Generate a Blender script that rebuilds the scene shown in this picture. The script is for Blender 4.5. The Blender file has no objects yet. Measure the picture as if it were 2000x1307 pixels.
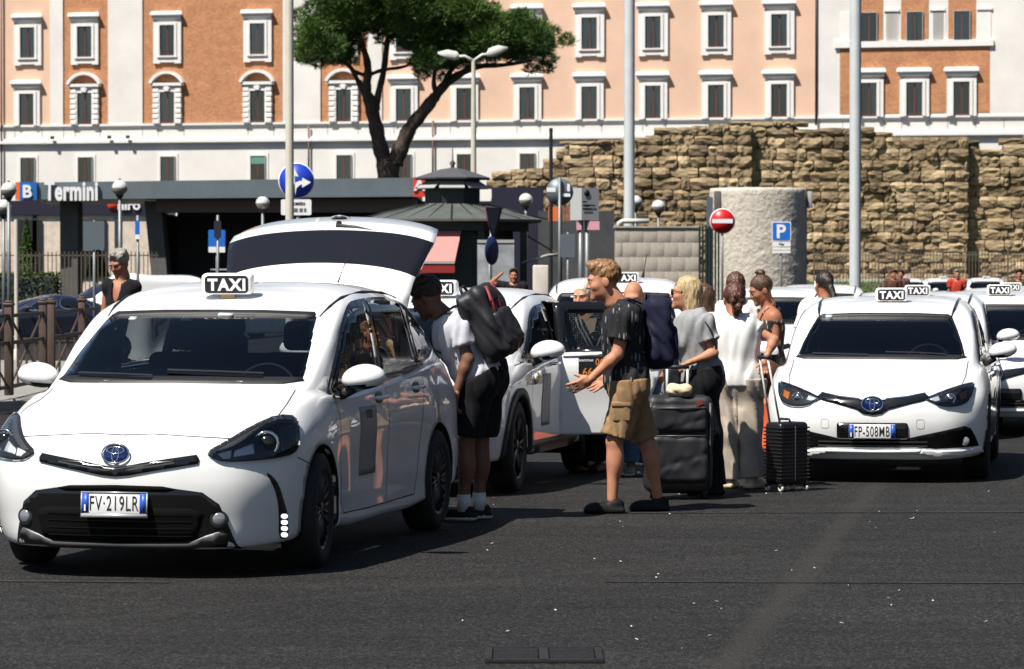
import bpy, math, random
import numpy as np
from mathutils import Vector, Matrix
from mathutils.bvhtree import BVHTree
from mathutils.geometry import delaunay_2d_cdt

random.seed(7); RNG = np.random.default_rng(7)
scene = bpy.context.scene
R = math.radians

# ------------------------------------------------------------------ camera
FPX, HOR, CAMZ = 6500.0, 533.0, 1.64          # focal length in photo pixels, horizon row, eye height
PITCH = math.atan((653.5 - HOR) / FPX)
cam_d = bpy.data.cameras.new('camera'); cam = bpy.data.objects.new('camera', cam_d)
scene.collection.objects.link(cam); scene.camera = cam
cam.location = (0, 0, CAMZ); cam.rotation_euler = (R(90) - PITCH, 0, 0)
cam_d.sensor_width = 36.0; cam_d.lens = FPX / 2000 * 36.0
cam_d.clip_start = 0.5; cam_d.clip_end = 3000
cam_d.dof.use_dof = True; cam_d.dof.focus_distance = 21.5; cam_d.dof.aperture_fstop = 9.0

# ------------------------------------------------------------------ sky, sun, exposure
SUN = Vector((-0.45, -0.47, 1.0)).normalized()  # direction towards the sun
world = bpy.data.worlds.new('World'); scene.world = world; world.use_nodes = True
wn = world.node_tree.nodes; wl = world.node_tree.links
sky = wn.new('ShaderNodeTexSky'); sky.sky_type = 'NISHITA'; sky.sun_disc = False
sky.sun_elevation = math.asin(SUN.z); sky.sun_rotation = math.atan2(SUN.x, SUN.y)
sky.air_density = 1.0; sky.dust_density = 0.6; sky.ozone_density = 1.2
bg = wn['Background']; bg.inputs['Strength'].default_value = 0.05
wl.new(sky.outputs[0], bg.inputs['Color'])
sun_d = bpy.data.lights.new('sun', 'SUN'); sun_d.energy = 5.0; sun_d.angle = R(0.53); sun_d.color = (1.0, 0.95, 0.87)
sun = bpy.data.objects.new('sun', sun_d); scene.collection.objects.link(sun)
sun.rotation_euler = SUN.to_track_quat('Z', 'Y').to_euler(); sun.location = (-20, -20, 40)
vs = scene.view_settings; vs.view_transform = 'Standard'; vs.look = 'None'; vs.gamma = 1.0
vs.use_curve_mapping = False; vs.exposure = 0.62
scene.cycles.use_denoising = True; scene.cycles.max_bounces = 8; scene.cycles.transparent_max_bounces = 16
scene.cycles.caustics_reflective = False; scene.cycles.caustics_refractive = False

# ------------------------------------------------------------------ helpers
COL = scene.collection
def ray_dir(u, v):
    x, y, z = (u - 1000) / FPX, 1.0, (653.5 - v) / FPX
    c, s = math.cos(PITCH), math.sin(PITCH)
    return Vector((x, y * c + z * s, -y * s + z * c))
def at(u, v, d):                                # the point at distance d (along +Y) seen at photo pixel u, v
    r = ray_dir(u, v); k = d / r.y
    return Vector((r.x * k, d, CAMZ + r.z * k))
def gx(u, d): return at(u, 533, d).x
def gz(v, d): return at(1000, v, d).z

def tag(o, label=None, cat=None, group=None, kind=None):
    for k, v in (('label', label), ('category', cat), ('group', group), ('kind', kind)):
        if v: o[k] = v
    return o
def empty(name, loc=(0, 0, 0), rz=0.0, parent=None):
    o = bpy.data.objects.new(name, None); COL.objects.link(o)
    o.empty_display_size = 0.1
    o.location = loc; o.rotation_euler = (0, 0, rz); o.parent = parent
    return o
def mesh_data(name, V, F, mats, smooth=True, fm=None):
    me = bpy.data.meshes.new(name)
    me.from_pydata([tuple(map(float, v)) for v in V], [], [tuple(map(int, f)) for f in F])
    for m in (mats if isinstance(mats, (list, tuple)) else [mats]): me.materials.append(m)
    if smooth: me.polygons.foreach_set('use_smooth', [True] * len(me.polygons))
    if fm is not None: me.polygons.foreach_set('material_index', list(map(int, fm)))
    me.update()
    return me
def obj(name, VF, mat, parent=None, loc=(0, 0, 0), rot=(0, 0, 0), smooth=True, fm=None):
    me = VF if isinstance(VF, bpy.types.Mesh) else mesh_data(name, VF[0], VF[1], mat, smooth, fm)
    o = bpy.data.objects.new(name, me); COL.objects.link(o)
    o.parent = parent; o.location = loc; o.rotation_euler = rot
    return o
def autosmooth(o, ang=35):
    me = o.data; n = len(me.polygons)
    if not n: return o
    me.polygons.foreach_set('use_smooth', [True] * n)
    me.set_sharp_from_angle(angle=R(ang))
    return o
def copy_tree(o, parent=None):
    c = o.copy(); COL.objects.link(c); c.parent = parent
    for ch in o.children: copy_tree(ch, c)
    return c

def join(parts):
    V = []; F = []; n = 0
    for v, f in parts:
        v = np.asarray(v, float).reshape(-1, 3)
        V.append(v); F += [tuple(i + n for i in q) for q in f]; n += len(v)
    return (np.vstack(V) if V else np.zeros((0, 3))), F
def xf(VF, loc=(0, 0, 0), rot=(0, 0, 0), sc=(1, 1, 1)):
    from mathutils import Euler
    m = np.array(Euler(rot).to_matrix()) * np.array(sc if hasattr(sc, '__len__') else (sc,) * 3)
    return np.asarray(VF[0]) @ m.T + np.array(loc), VF[1]
def mirror(VF):
    return np.asarray(VF[0]) * np.array([-1, 1, 1]), [tuple(reversed(f)) for f in VF[1]]
BOXF = [(0, 3, 2, 1), (4, 5, 6, 7), (0, 1, 5, 4), (1, 2, 6, 5), (2, 3, 7, 6), (3, 0, 4, 7)]
def box(c, s):
    x, y, z = c; a, b, h = s[0] / 2, s[1] / 2, s[2] / 2
    return np.array([(x-a, y-b, z-h), (x+a, y-b, z-h), (x+a, y+b, z-h), (x-a, y+b, z-h),
                     (x-a, y-b, z+h), (x+a, y-b, z+h), (x+a, y+b, z+h), (x-a, y+b, z+h)]), list(BOXF)
def box2(p0, p1):
    p0, p1 = np.minimum(p0, p1), np.maximum(p0, p1)
    return box((np.array(p0) + p1) / 2, np.array(p1) - p0)
def rbox(c, s, r, k=2):                         # box with rounded edges
    h = np.array(s, float) / 2; r = min(r, h.min() * 0.999)
    V = []; F = []; idx = {}
    def tv(a): return [-a + r * (1 - math.cos(i * math.pi / 2 / k)) if 0 else -a + r * i / k for i in range(k + 1)] + [a - r * i / k for i in range(k, -1, -1)]
    T = [tv(a) for a in h]
    def vid(q):
        key = tuple(round(t, 6) for t in q)
        if key not in idx:
            q = np.array(q); inn = np.clip(q, -(h - r), h - r); d = q - inn; L = np.linalg.norm(d)
            idx[key] = len(V); V.append(inn + (d / L * r if L > 1e-9 else 0) + np.array(c))
        return idx[key]
    for ax in range(3):
        b, cc = (ax + 1) % 3, (ax + 2) % 3
        for sg in (-1, 1):
            for i in range(len(T[b]) - 1):
                for j in range(len(T[cc]) - 1):
                    q = []
                    for (ii, jj) in ((i, j), (i + 1, j), (i + 1, j + 1), (i, j + 1)):
                        p = [0, 0, 0]; p[ax] = sg * h[ax]; p[b] = T[b][ii]; p[cc] = T[cc][jj]; q.append(vid(p))
                    if sg < 0: q.reverse()
                    q2 = []
                    for t in q:
                        if t not in q2: q2.append(t)
                    if len(q2) > 2: F.append(tuple(q2))
    return np.array(V), F
def frame_of(d):
    d = Vector(d).normalized(); a = Vector((0, 0, 1)) if abs(d.z) < 0.9 else Vector((1, 0, 0))
    u = d.cross(a).normalized(); return u, d.cross(u).normalized()
def tube(path, rad, n=8, caps=True):
    P = [Vector(p) for p in path]; rad = rad if hasattr(rad, '__len__') else [rad] * len(P)
    V = []; F = []; u = None
    for i, p in enumerate(P):
        d = (P[min(i + 1, len(P) - 1)] - P[max(i - 1, 0)]).normalized()
        if u is None: u, w = frame_of(d)
        else:
            u = (u - d * u.dot(d)).normalized(); w = d.cross(u)
        r = rad[i]; r1, r2 = r if hasattr(r, '__len__') else (r, r)
        for k in range(n):
            a = 2 * math.pi * k / n; V.append(p + u * (math.cos(a) * r1) + w * (math.sin(a) * r2))
    for i in range(len(P) - 1):
        for k in range(n):
            a, b = i * n + k, i * n + (k + 1) % n
            F.append((a, b, b + n, a + n))
    if caps:
        F.append(tuple(reversed(range(n)))); F.append(tuple(range((len(P) - 1) * n, len(P) * n)))
    return np.array(V), F
def cyl(p0, p1, r0, r1=None, n=16): return tube([p0, p1], [r0, r0 if r1 is None else r1], n)
def lathe(prof, n=24, axis='z', closed=False):
    V = []; F = []; m = len(prof)
    for k in range(n):
        a = 2 * math.pi * k / n; c, s = math.cos(a), math.sin(a)
        for r, z in prof: V.append((r * c, r * s, z))
    for k in range(n):
        for i in range(m - 1 if not closed else m):
            a, b = k * m + i, k * m + (i + 1) % m; c, d = ((k + 1) % n) * m + (i + 1) % m, ((k + 1) % n) * m + i
            F.append((a, d, c, b))
    V = np.array(V)
    if axis == 'x': V = V[:, [2, 0, 1]]
    if axis == 'y': V = V[:, [1, 2, 0]]
    return V, F
def sphere(c, r, n=12, m=8):
    r = np.array(r if hasattr(r, '__len__') else (r,) * 3)
    V, F = lathe([(math.sin(math.pi * i / m) + 1e-5, -math.cos(math.pi * i / m)) for i in range(m + 1)], n)
    return V * r + np.array(c), F
def prism(poly, h0, h1, axes='xz'):             # extrude a 2D polygon; axes names the polygon's plane
    n = len(poly); V = []
    for h in (h0, h1):
        for a, b in poly:
            V.append({'xy': (a, b, h), 'xz': (a, h, b), 'yz': (h, a, b)}[axes])
    F = [tuple(range(n)), tuple(reversed(range(n, 2 * n)))] + [(i, i + n, (i + 1) % n + n, (i + 1) % n) for i in range(n)]
    if axes == 'yz' or axes == 'xy': F = [tuple(reversed(f)) for f in F]
    return np.array(V, float), F
def chaikin(P, k=2, closed=True):
    P = [np.array(p, float) for p in P]
    for _ in range(k):
        Q = []; n = len(P)
        for i in range(n if closed else n - 1):
            a, b = P[i], P[(i + 1) % n]; Q += [a * .75 + b * .25, a * .25 + b * .75]
        P = Q if closed else [P[0]] + Q + [P[-1]]
    return P
def text_vf(s, size, depth=0.002, bold=0.0, sx=1.0, shear=0.0, space=1.0):
    cu = bpy.data.curves.new('text', 'FONT'); cu.body = s; cu.size = size; cu.extrude = depth; cu.offset = bold
    cu.align_x = 'CENTER'; cu.align_y = 'CENTER'; cu.resolution_u = 3; cu.space_character = space; cu.shear = shear
    o = bpy.data.objects.new('text', cu); COL.objects.link(o)
    dg = bpy.context.evaluated_depsgraph_get(); me = bpy.data.meshes.new_from_object(o.evaluated_get(dg))
    V = np.array([tuple(v.co) for v in me.vertices]).reshape(-1, 3); F = [tuple(p.vertices) for p in me.polygons]
    bpy.data.objects.remove(o); bpy.data.curves.remove(cu); bpy.data.meshes.remove(me)
    if len(V): V[:, 0] -= (V[:, 0].min() + V[:, 0].max()) / 2; V[:, 1] -= (V[:, 1].min() + V[:, 1].max()) / 2; V[:, 0] *= sx
    # text faces -y (towards the camera): x right, z up
    return np.stack([V[:, 0], -V[:, 2], V[:, 1]], 1), F

# ------------------------------------------------------------------ materials
def mat(name, col, rough=0.5, metal=0.0, coat=0.0, var=None, bump=None, emis=None, spec=0.5, col2=None, trans=None, stretch=None, sheen=0.0):
    m = bpy.data.materials.new(name); m.use_nodes = True
    nt = m.node_tree; b = nt.nodes['Principled BSDF']; L = nt.links
    b.inputs['Base Color'].default_value = (*col, 1); b.inputs['Roughness'].default_value = rough
    b.inputs['Metallic'].default_value = metal; b.inputs['Specular IOR Level'].default_value = spec
    if coat: b.inputs['Coat Weight'].default_value = coat; b.inputs['Coat Roughness'].default_value = 0.03
    if sheen: b.inputs['Sheen Weight'].default_value = sheen
    if emis: b.inputs['Emission Color'].default_value = (*emis[0], 1); b.inputs['Emission Strength'].default_value = emis[1]
    src = None
    if var or bump:
        tc = nt.nodes.new('ShaderNodeTexCoord'); src = tc.outputs['Object']
        if stretch:
            mp = nt.nodes.new('ShaderNodeMapping'); mp.inputs['Scale'].default_value = stretch
            L.new(src, mp.inputs['Vector']); src = mp.outputs[0]
    if var:                                     # (scale, amount)
        n = nt.nodes.new('ShaderNodeTexNoise'); n.inputs['Scale'].default_value = var[0]; n.inputs['Detail'].default_value = 6
        n.inputs['Roughness'].default_value = 0.65
        L.new(src, n.inputs['Vector'])
        r = nt.nodes.new('ShaderNodeValToRGB'); a = var[1]
        r.color_ramp.elements[0].position = 0.3; r.color_ramp.elements[1].position = 0.7
        c2 = col2 or tuple(min(1, c * (1 + a)) for c in col)
        r.color_ramp.elements[0].color = (*[c * (1 - a) for c in col], 1); r.color_ramp.elements[1].color = (*c2, 1)
        L.new(n.outputs['Fac'], r.inputs['Fac']); L.new(r.outputs['Color'], b.inputs['Base Color'])
    if bump:                                    # (scale, strength, distance)
        n = nt.nodes.new('ShaderNodeTexNoise'); n.inputs['Scale'].default_value = bump[0]; n.inputs['Detail'].default_value = 4
        L.new(src, n.inputs['Vector'])
        bp = nt.nodes.new('ShaderNodeBump'); bp.inputs['Strength'].default_value = bump[1]; bp.inputs['Distance'].default_value = bump[2]
        L.new(n.outputs['Fac'], bp.inputs['Height']); L.new(bp.outputs['Normal'], b.inputs['Normal'])
    return m
def glass_mat(name, tint, ior=1.5, rough=0.0, boost=0.0):
    m = bpy.data.materials.new(name); m.use_nodes = True; nt = m.node_tree; L = nt.links
    nt.nodes.remove(nt.nodes['Principled BSDF']); out = nt.nodes['Material Output']
    t = nt.nodes.new('ShaderNodeBsdfTransparent'); t.inputs['Color'].default_value = (*tint, 1)
    g = nt.nodes.new('ShaderNodeBsdfGlossy'); g.inputs['Roughness'].default_value = rough; g.inputs['Color'].default_value = (1, 1, 1, 1)
    fr = nt.nodes.new('ShaderNodeFresnel'); fr.inputs['IOR'].default_value = ior
    ge = nt.nodes.new('ShaderNodeNewGeometry')
    # the same reflectance from either side of the thin pane
    mx = nt.nodes.new('ShaderNodeMixShader'); L.new(fr.outputs[0], mx.inputs[0]); L.new(t.outputs[0], mx.inputs[1]); L.new(g.outputs[0], mx.inputs[2])
    L.new(mx.outputs[0], out.inputs['Surface'])
    return m
MT = {}
MT['white_paint'] = mat('white_car_paint', (0.80, 0.80, 0.79), 0.35, coat=1.0)
MT['navy_paint'] = mat('navy_car_paint', (0.012, 0.014, 0.03), 0.3, coat=1.0)
MT['silver_paint'] = mat('silver_paint', (0.5, 0.5, 0.5), 0.35, 0.3, coat=0.6)
MT['interior'] = mat('car_interior', (0.025, 0.026, 0.03), 0.8)
MT['seat'] = mat('seat_fabric', (0.05, 0.052, 0.06), 0.9, var=(30, .25))
MT['black_gloss'] = mat('black_gloss_plastic', (0.008, 0.008, 0.009), 0.15, coat=0.3)
MT['black_matte'] = mat('black_plastic', (0.012, 0.012, 0.013), 0.55, bump=(300, .2, .001))
MT['grey_plastic'] = mat('grey_plastic', (0.06, 0.06, 0.062), 0.4)
MT['gap'] = mat('panel_gap', (0.004, 0.004, 0.004), 0.9, spec=0.1)
MT['rubber'] = mat('tyre_rubber', (0.012, 0.012, 0.012), 0.8, bump=(120, .3, .003))
MT['alloy'] = mat('alloy_rim', (0.22, 0.22, 0.23), 0.35, 0.9)
MT['dark_alloy'] = mat('dark_alloy_rim', (0.05, 0.05, 0.055), 0.35, 0.8)
MT['chrome'] = mat('chrome', (0.75, 0.76, 0.78), 0.08, 1.0)
MT['lamp_dark'] = mat('lamp_housing', (0.055, 0.06, 0.066), 0.22, 0.6)
MT['lamp_amber'] = mat('lamp_amber', (0.45, 0.12, 0.02), 0.2)
MT['lamp_red'] = mat('lamp_red', (0.5, 0.01, 0.015), 0.15, coat=1.0)
MT['lamp_on'] = mat('daytime_light', (0.9, 0.9, 0.92), 0.2, emis=((1, 1, 1), .9))
MT['glass'] = glass_mat('windscreen_glass', (0.30, 0.345, 0.36), 1.52)
MT['dark_glass'] = glass_mat('tinted_glass', (0.16, 0.17, 0.17), 1.5)
MT['lens'] = glass_mat('lamp_lens', (0.88, 0.9, 0.92), 1.45)
MT['far_glass'] = mat('far_car_glass', (0.01, 0.013, 0.017), 0.04, spec=0.6)
MT['plate_white'] = mat('plate_white', (0.72, 0.72, 0.72), 0.4)
MT['plate_blue'] = mat('plate_blue', (0.02, 0.09, 0.45), 0.4)
MT['ink'] = mat('black_ink', (0.012, 0.012, 0.014), 0.5)
MT['white_print'] = mat('white_print', (0.8, 0.8, 0.8), 0.4)
MT['sign_white'] = mat('sign_plastic', (0.78, 0.78, 0.76), 0.35, coat=0.3)
MT['emblem_blue'] = mat('emblem_blue', (0.006, 0.022, 0.13), 0.12, 0.3, coat=1.0)
MT['wood_foot'] = mat('sign_foot', (0.35, 0.24, 0.13), 0.6)
# ------------------------------------------------------------------ ground
def ground_mat():
    m = bpy.data.materials.new('asphalt'); m.use_nodes = True; nt = m.node_tree; L = nt.links; N = nt.nodes
    b = N['Principled BSDF']; b.inputs['Roughness'].default_value = 0.85; b.inputs['Specular IOR Level'].default_value = 0.15
    ge = N.new('ShaderNodeNewGeometry'); P = ge.outputs['Position']
    def noise(sc, det=5, stretch=None, rough=0.6):
        n = N.new('ShaderNodeTexNoise'); n.inputs['Scale'].default_value = sc; n.inputs['Detail'].default_value = det; n.inputs['Roughness'].default_value = rough
        if stretch:
            mp = N.new('ShaderNodeMapping'); mp.inputs['Scale'].default_value = stretch; L.new(P, mp.inputs['Vector']); L.new(mp.outputs[0], n.inputs['Vector'])
        else: L.new(P, n.inputs['Vector'])
        return n.outputs['Fac']
    def ramp(f, stops):
        r = N.new('ShaderNodeValToRGB'); r.color_ramp.elements[0].position = stops[0][0]; r.color_ramp.elements[1].position = stops[-1][0]
        r.color_ramp.elements[0].color = (*stops[0][1], 1); r.color_ramp.elements[1].color = (*stops[-1][1], 1)
        for p, c in stops[1:-1]: e = r.color_ramp.elements.new(p); e.color = (*c, 1)
        L.new(f, r.inputs['Fac']); return r.outputs['Color']
    def mix(a, b_, f, mode='MIX'):
        x = N.new('ShaderNodeMix'); x.data_type = 'RGBA'; x.blend_type = mode
        if isinstance(f, float): x.inputs[0].default_value = f
        else: L.new(f, x.inputs[0])
        for s, i in ((a, 6), (b_, 7)):
            if isinstance(s, tuple): x.inputs[i].default_value = (*s, 1)
            else: L.new(s, x.inputs[i])
        return x.outputs[2]
    v = N.new('ShaderNodeTexVoronoi'); v.inputs['Scale'].default_value = 95; L.new(P, v.inputs['Vector'])
    cv = N.new('ShaderNodeSeparateColor'); L.new(v.outputs['Color'], cv.inputs[0])
    grain = ramp(cv.outputs[0], [(0, (.008, .008, .0085)), (.55, (.0195, .0195, .020)), (.86, (.037, .036, .035)), (1, (.068, .066, .063))])
    big = ramp(noise(.35, 4), [(.3, (.72, .72, .72)), (.7, (1.15, 1.14, 1.12))])
    c = mix(grain, big, 1.0, 'MULTIPLY')
    streak = ramp(noise(1.1, 4, (.35, 2.2, 1)), [(.35, (.82, .82, .83)), (.65, (1.12, 1.1, 1.08))])
    c = mix(c, streak, 1.0, 'MULTIPLY')
    # worn brown dust
    f = ramp(noise(.9, 6), [(.60, (0, 0, 0)), (.78, (.5, .5, .5))])
    c = mix(c, (.034, .028, .021), f)
    # a tyre-polished strip across the square and a brown repair band
    for (ax_, ay_), (bx_, by_), w, col, amt in (((2.69, 24.96), (1.13, 15.29), .13, (.042, .039, .035), .42), ((-1.2, 18.2), (.5, 18.1), .10, (.040, .028, .019), .0), ((-3.0, 14.6), (-.2, 17.6), .10, (.034, .029, .023), .35)):
        if not amt: continue
        dx, dy = bx_ - ax_, by_ - ay_; ln = math.hypot(dx, dy); nrm = (-dy / ln, dx / ln, 0)
        sb = N.new('ShaderNodeVectorMath'); sb.operation = 'SUBTRACT'; sb.inputs[1].default_value = (ax_, ay_, 0); L.new(P, sb.inputs[0])
        dt = N.new('ShaderNodeVectorMath'); dt.operation = 'DOT_PRODUCT'; dt.inputs[1].default_value = nrm; L.new(sb.outputs[0], dt.inputs[0])
        ab = N.new('ShaderNodeMath'); ab.operation = 'ABSOLUTE'; L.new(dt.outputs['Value'], ab.inputs[0])
        ml = N.new('ShaderNodeMath'); ml.operation = 'MULTIPLY_ADD'; ml.inputs[1].default_value = 1 / w; ml.inputs[2].default_value = -.55; L.new(ab.outputs[0], ml.inputs[0])
        ad = N.new('ShaderNodeMath'); ad.operation = 'ADD'; L.new(ml.outputs[0], ad.inputs[0]); L.new(noise(1.6, 6), ad.inputs[1])
        c = mix(c, col, ramp(ad.outputs[0], [(.15, (amt,) * 3), (.85, (0, 0, 0))]))
    L.new(c, b.inputs['Base Color'])
    bp = N.new('ShaderNodeBump'); bp.inputs['Strength'].default_value = .55; bp.inputs['Distance'].default_value = .006
    L.new(v.outputs['Distance'], bp.inputs['Height']); L.new(bp.outputs['Normal'], b.inputs['Normal'])
    return m
MT['asphalt'] = ground_mat()
def ground_z(x, y):                             # the street to the far left lies a little lower
    t = min(max((y - 45) / 35, 0), 1) * min(max((-x - 3) / 6, 0), 1)
    return -0.42 * t * t * (3 - 2 * t)
xs = np.unique(np.concatenate([np.linspace(-1500, -40, 5), np.linspace(-40, 40, 41), np.linspace(40, 1500, 5)]))
ys = np.unique(np.concatenate([np.linspace(-300, 0, 3), np.linspace(0, 130, 40), np.linspace(130, 2500, 8)]))
GV = [(x, y, ground_z(x, y)) for y in ys for x in xs]; nx = len(xs)
GF = [(j * nx + i, j * nx + i + 1, (j + 1) * nx + i + 1, (j + 1) * nx + i) for j in range(len(ys) - 1) for i in range(nx - 1)]
tag(obj('ground', (np.array(GV), GF), MT['asphalt']), 'dark grey worn asphalt of the taxi rank square', kind='structure')
# ------------------------------------------------------------------ cars: a lofted shell, cut and patched
# rings from the sill up to the roof; columns run from front centre round the right-hand side to rear centre
BASE = np.array([
 [(0,0.25,0.2),(0.35,0.26,0.2),(0.6,0.3,0.2),(0.72,0.5,0.2),(0.75,0.95,0.22),(0.76,1.6,0.2),(0.76,2.4,0.2),(0.76,3.1,0.2),(0.75,3.73,0.25),(0.7,4.3,0.3),(0.35,4.5,0.3),(0,4.5,0.3)],
 [(0,0.1,0.16),(0.35,0.11,0.16),(0.62,0.21,0.165),(0.79,0.46,0.18),(0.862,0.95,0.21),(0.855,1.6,0.19),(0.855,2.4,0.19),(0.855,3.1,0.19),(0.862,3.73,0.24),(0.8,4.35,0.28),(0.4,4.58,0.28),(0,4.6,0.28)],
 [(0,0.035,0.33),(0.36,0.055,0.33),(0.66,0.18,0.33),(0.83,0.43,0.34),(0.884,0.95,0.36),(0.872,1.6,0.33),(0.872,2.4,0.33),(0.872,3.1,0.33),(0.884,3.73,0.38),(0.83,4.4,0.4),(0.42,4.63,0.4),(0,4.645,0.4)],
 [(0,0,0.53),(0.36,0.03,0.53),(0.67,0.16,0.54),(0.838,0.41,0.56),(0.888,0.95,0.6),(0.876,1.6,0.55),(0.876,2.4,0.55),(0.876,3.1,0.56),(0.888,3.73,0.6),(0.835,4.38,0.62),(0.42,4.62,0.62),(0,4.645,0.62)],
 [(0,0.03,0.68),(0.36,0.065,0.69),(0.66,0.21,0.7),(0.825,0.47,0.73),(0.88,0.95,0.79),(0.884,1.6,0.77),(0.886,2.4,0.78),(0.886,3.1,0.8),(0.885,3.73,0.84),(0.825,4.35,0.86),(0.42,4.6,0.86),(0,4.63,0.86)],
 [(0,0.13,0.775),(0.36,0.18,0.785),(0.62,0.34,0.815),(0.765,0.6,0.86),(0.835,1,0.925),(0.862,1.6,0.91),(0.866,2.4,0.935),(0.866,3.1,0.97),(0.85,3.73,1.01),(0.77,4.3,1.02),(0.4,4.53,1.02),(0,4.56,1.02)],
 [(0,0.5,0.915),(0.33,0.52,0.912),(0.56,0.62,0.905),(0.7,0.8,0.925),(0.785,1.08,0.965),(0.838,1.6,0.925),(0.85,2.4,0.965),(0.848,3.1,1.01),(0.825,3.73,1.055),(0.745,4.27,1.07),(0.4,4.49,1.07),(0,4.52,1.07)],
 [(0,0.93,1.02),(0.3296,0.95,1.017),(0.572,1.02,1.012),(0.714,1.1,1.018),(0.7852,1.22,1.01),(0.8282,1.65,0.965),(0.8363,2.4,1.005),(0.8322,3.1,1.055),(0.7979,3.72,1.11),(0.71,4.2,1.14),(0.38,4.41,1.15),(0,4.44,1.15)],
 [(0,1.33,1.225),(0.318,1.35,1.222),(0.5559,1.4,1.22),(0.6922,1.46,1.22),(0.7595,1.55,1.245),(0.7828,1.85,1.265),(0.7921,2.45,1.275),(0.78,3.1,1.29),(0.7313,3.7,1.305),(0.6426,4.08,1.3),(0.35,4.27,1.31),(0,4.3,1.31)],
 [(0,1.76,1.42),(0.308,1.77,1.417),(0.5347,1.8,1.41),(0.6584,1.85,1.417),(0.7015,1.93,1.438),(0.711,2.15,1.47),(0.7095,2.5,1.495),(0.6985,3.1,1.49),(0.66,3.6,1.46),(0.5724,3.9,1.43),(0.3,4.1,1.45),(0,4.13,1.455)],
 [(0,2,1.485),(0.28,2.01,1.482),(0.468,2.05,1.48),(0.5612,2.1,1.486),(0.5978,2.18,1.501),(0.5959,2.3,1.53),(0.5865,2.6,1.559),(0.575,3.1,1.554),(0.5311,3.5,1.532),(0.462,3.75,1.517),(0.25,3.92,1.517),(0,3.95,1.522)],
 [(0,2.2,1.539),(0,2.21,1.539),(0,2.24,1.541),(0,2.28,1.545),(0,2.34,1.553),(0,2.45,1.563),(0,2.7,1.584),(0,3.1,1.583),(0,3.4,1.568),(0,3.58,1.558),(0,3.66,1.553),(0,3.68,1.553)]])

def hermite(t, P, tq):                          # non-uniform Catmull-Rom along axis 0
    d = np.diff(P, axis=0) / np.diff(t).reshape((-1,) + (1,) * (P.ndim - 1))
    h = np.diff(t); m = np.zeros_like(P)
    w = (h[:-1] / (h[:-1] + h[1:])).reshape((-1,) + (1,) * (P.ndim - 1))
    m[1:-1] = d[:-1] * (1 - w) + d[1:] * w; m[0] = d[0]; m[-1] = d[-1]
    k = np.clip(np.searchsorted(t, tq, side='right') - 1, 0, len(t) - 2)
    s = ((tq - t[k]) / h[k]).reshape((-1,) + (1,) * (P.ndim - 1)); H = h[k].reshape(s.shape)
    return ((2*s**3 - 3*s**2 + 1) * P[k] + (s**3 - 2*s**2 + s) * H * m[k] + (-2*s**3 + 3*s**2) * P[k+1] + (s**3 - s**2) * H * m[k+1])
def inside(poly, P):
    poly = np.asarray(poly, float); x, y = P[:, 0], P[:, 1]; r = np.zeros(len(P), bool); j = len(poly) - 1
    for i in range(len(poly)):
        xi, yi = poly[i]; xj, yj = poly[j]
        if yi != yj:
            c = ((yi > y) != (yj > y)) & (x < (xj - xi) * (y - yi) / (yj - yi) + xi); r ^= c
        j = i
    return r
def nearest_on(poly, P):
    poly = np.asarray(poly, float); A = poly; B = np.roll(poly, -1, 0); d = B - A; L = (d * d).sum(1) + 1e-12
    t = np.clip(((P[:, None] - A) * d).sum(2) / L, 0, 1); Q = A + t[..., None] * d
    k = ((Q - P[:, None]) ** 2).sum(2).argmin(1); return Q[np.arange(len(P)), k]

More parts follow.
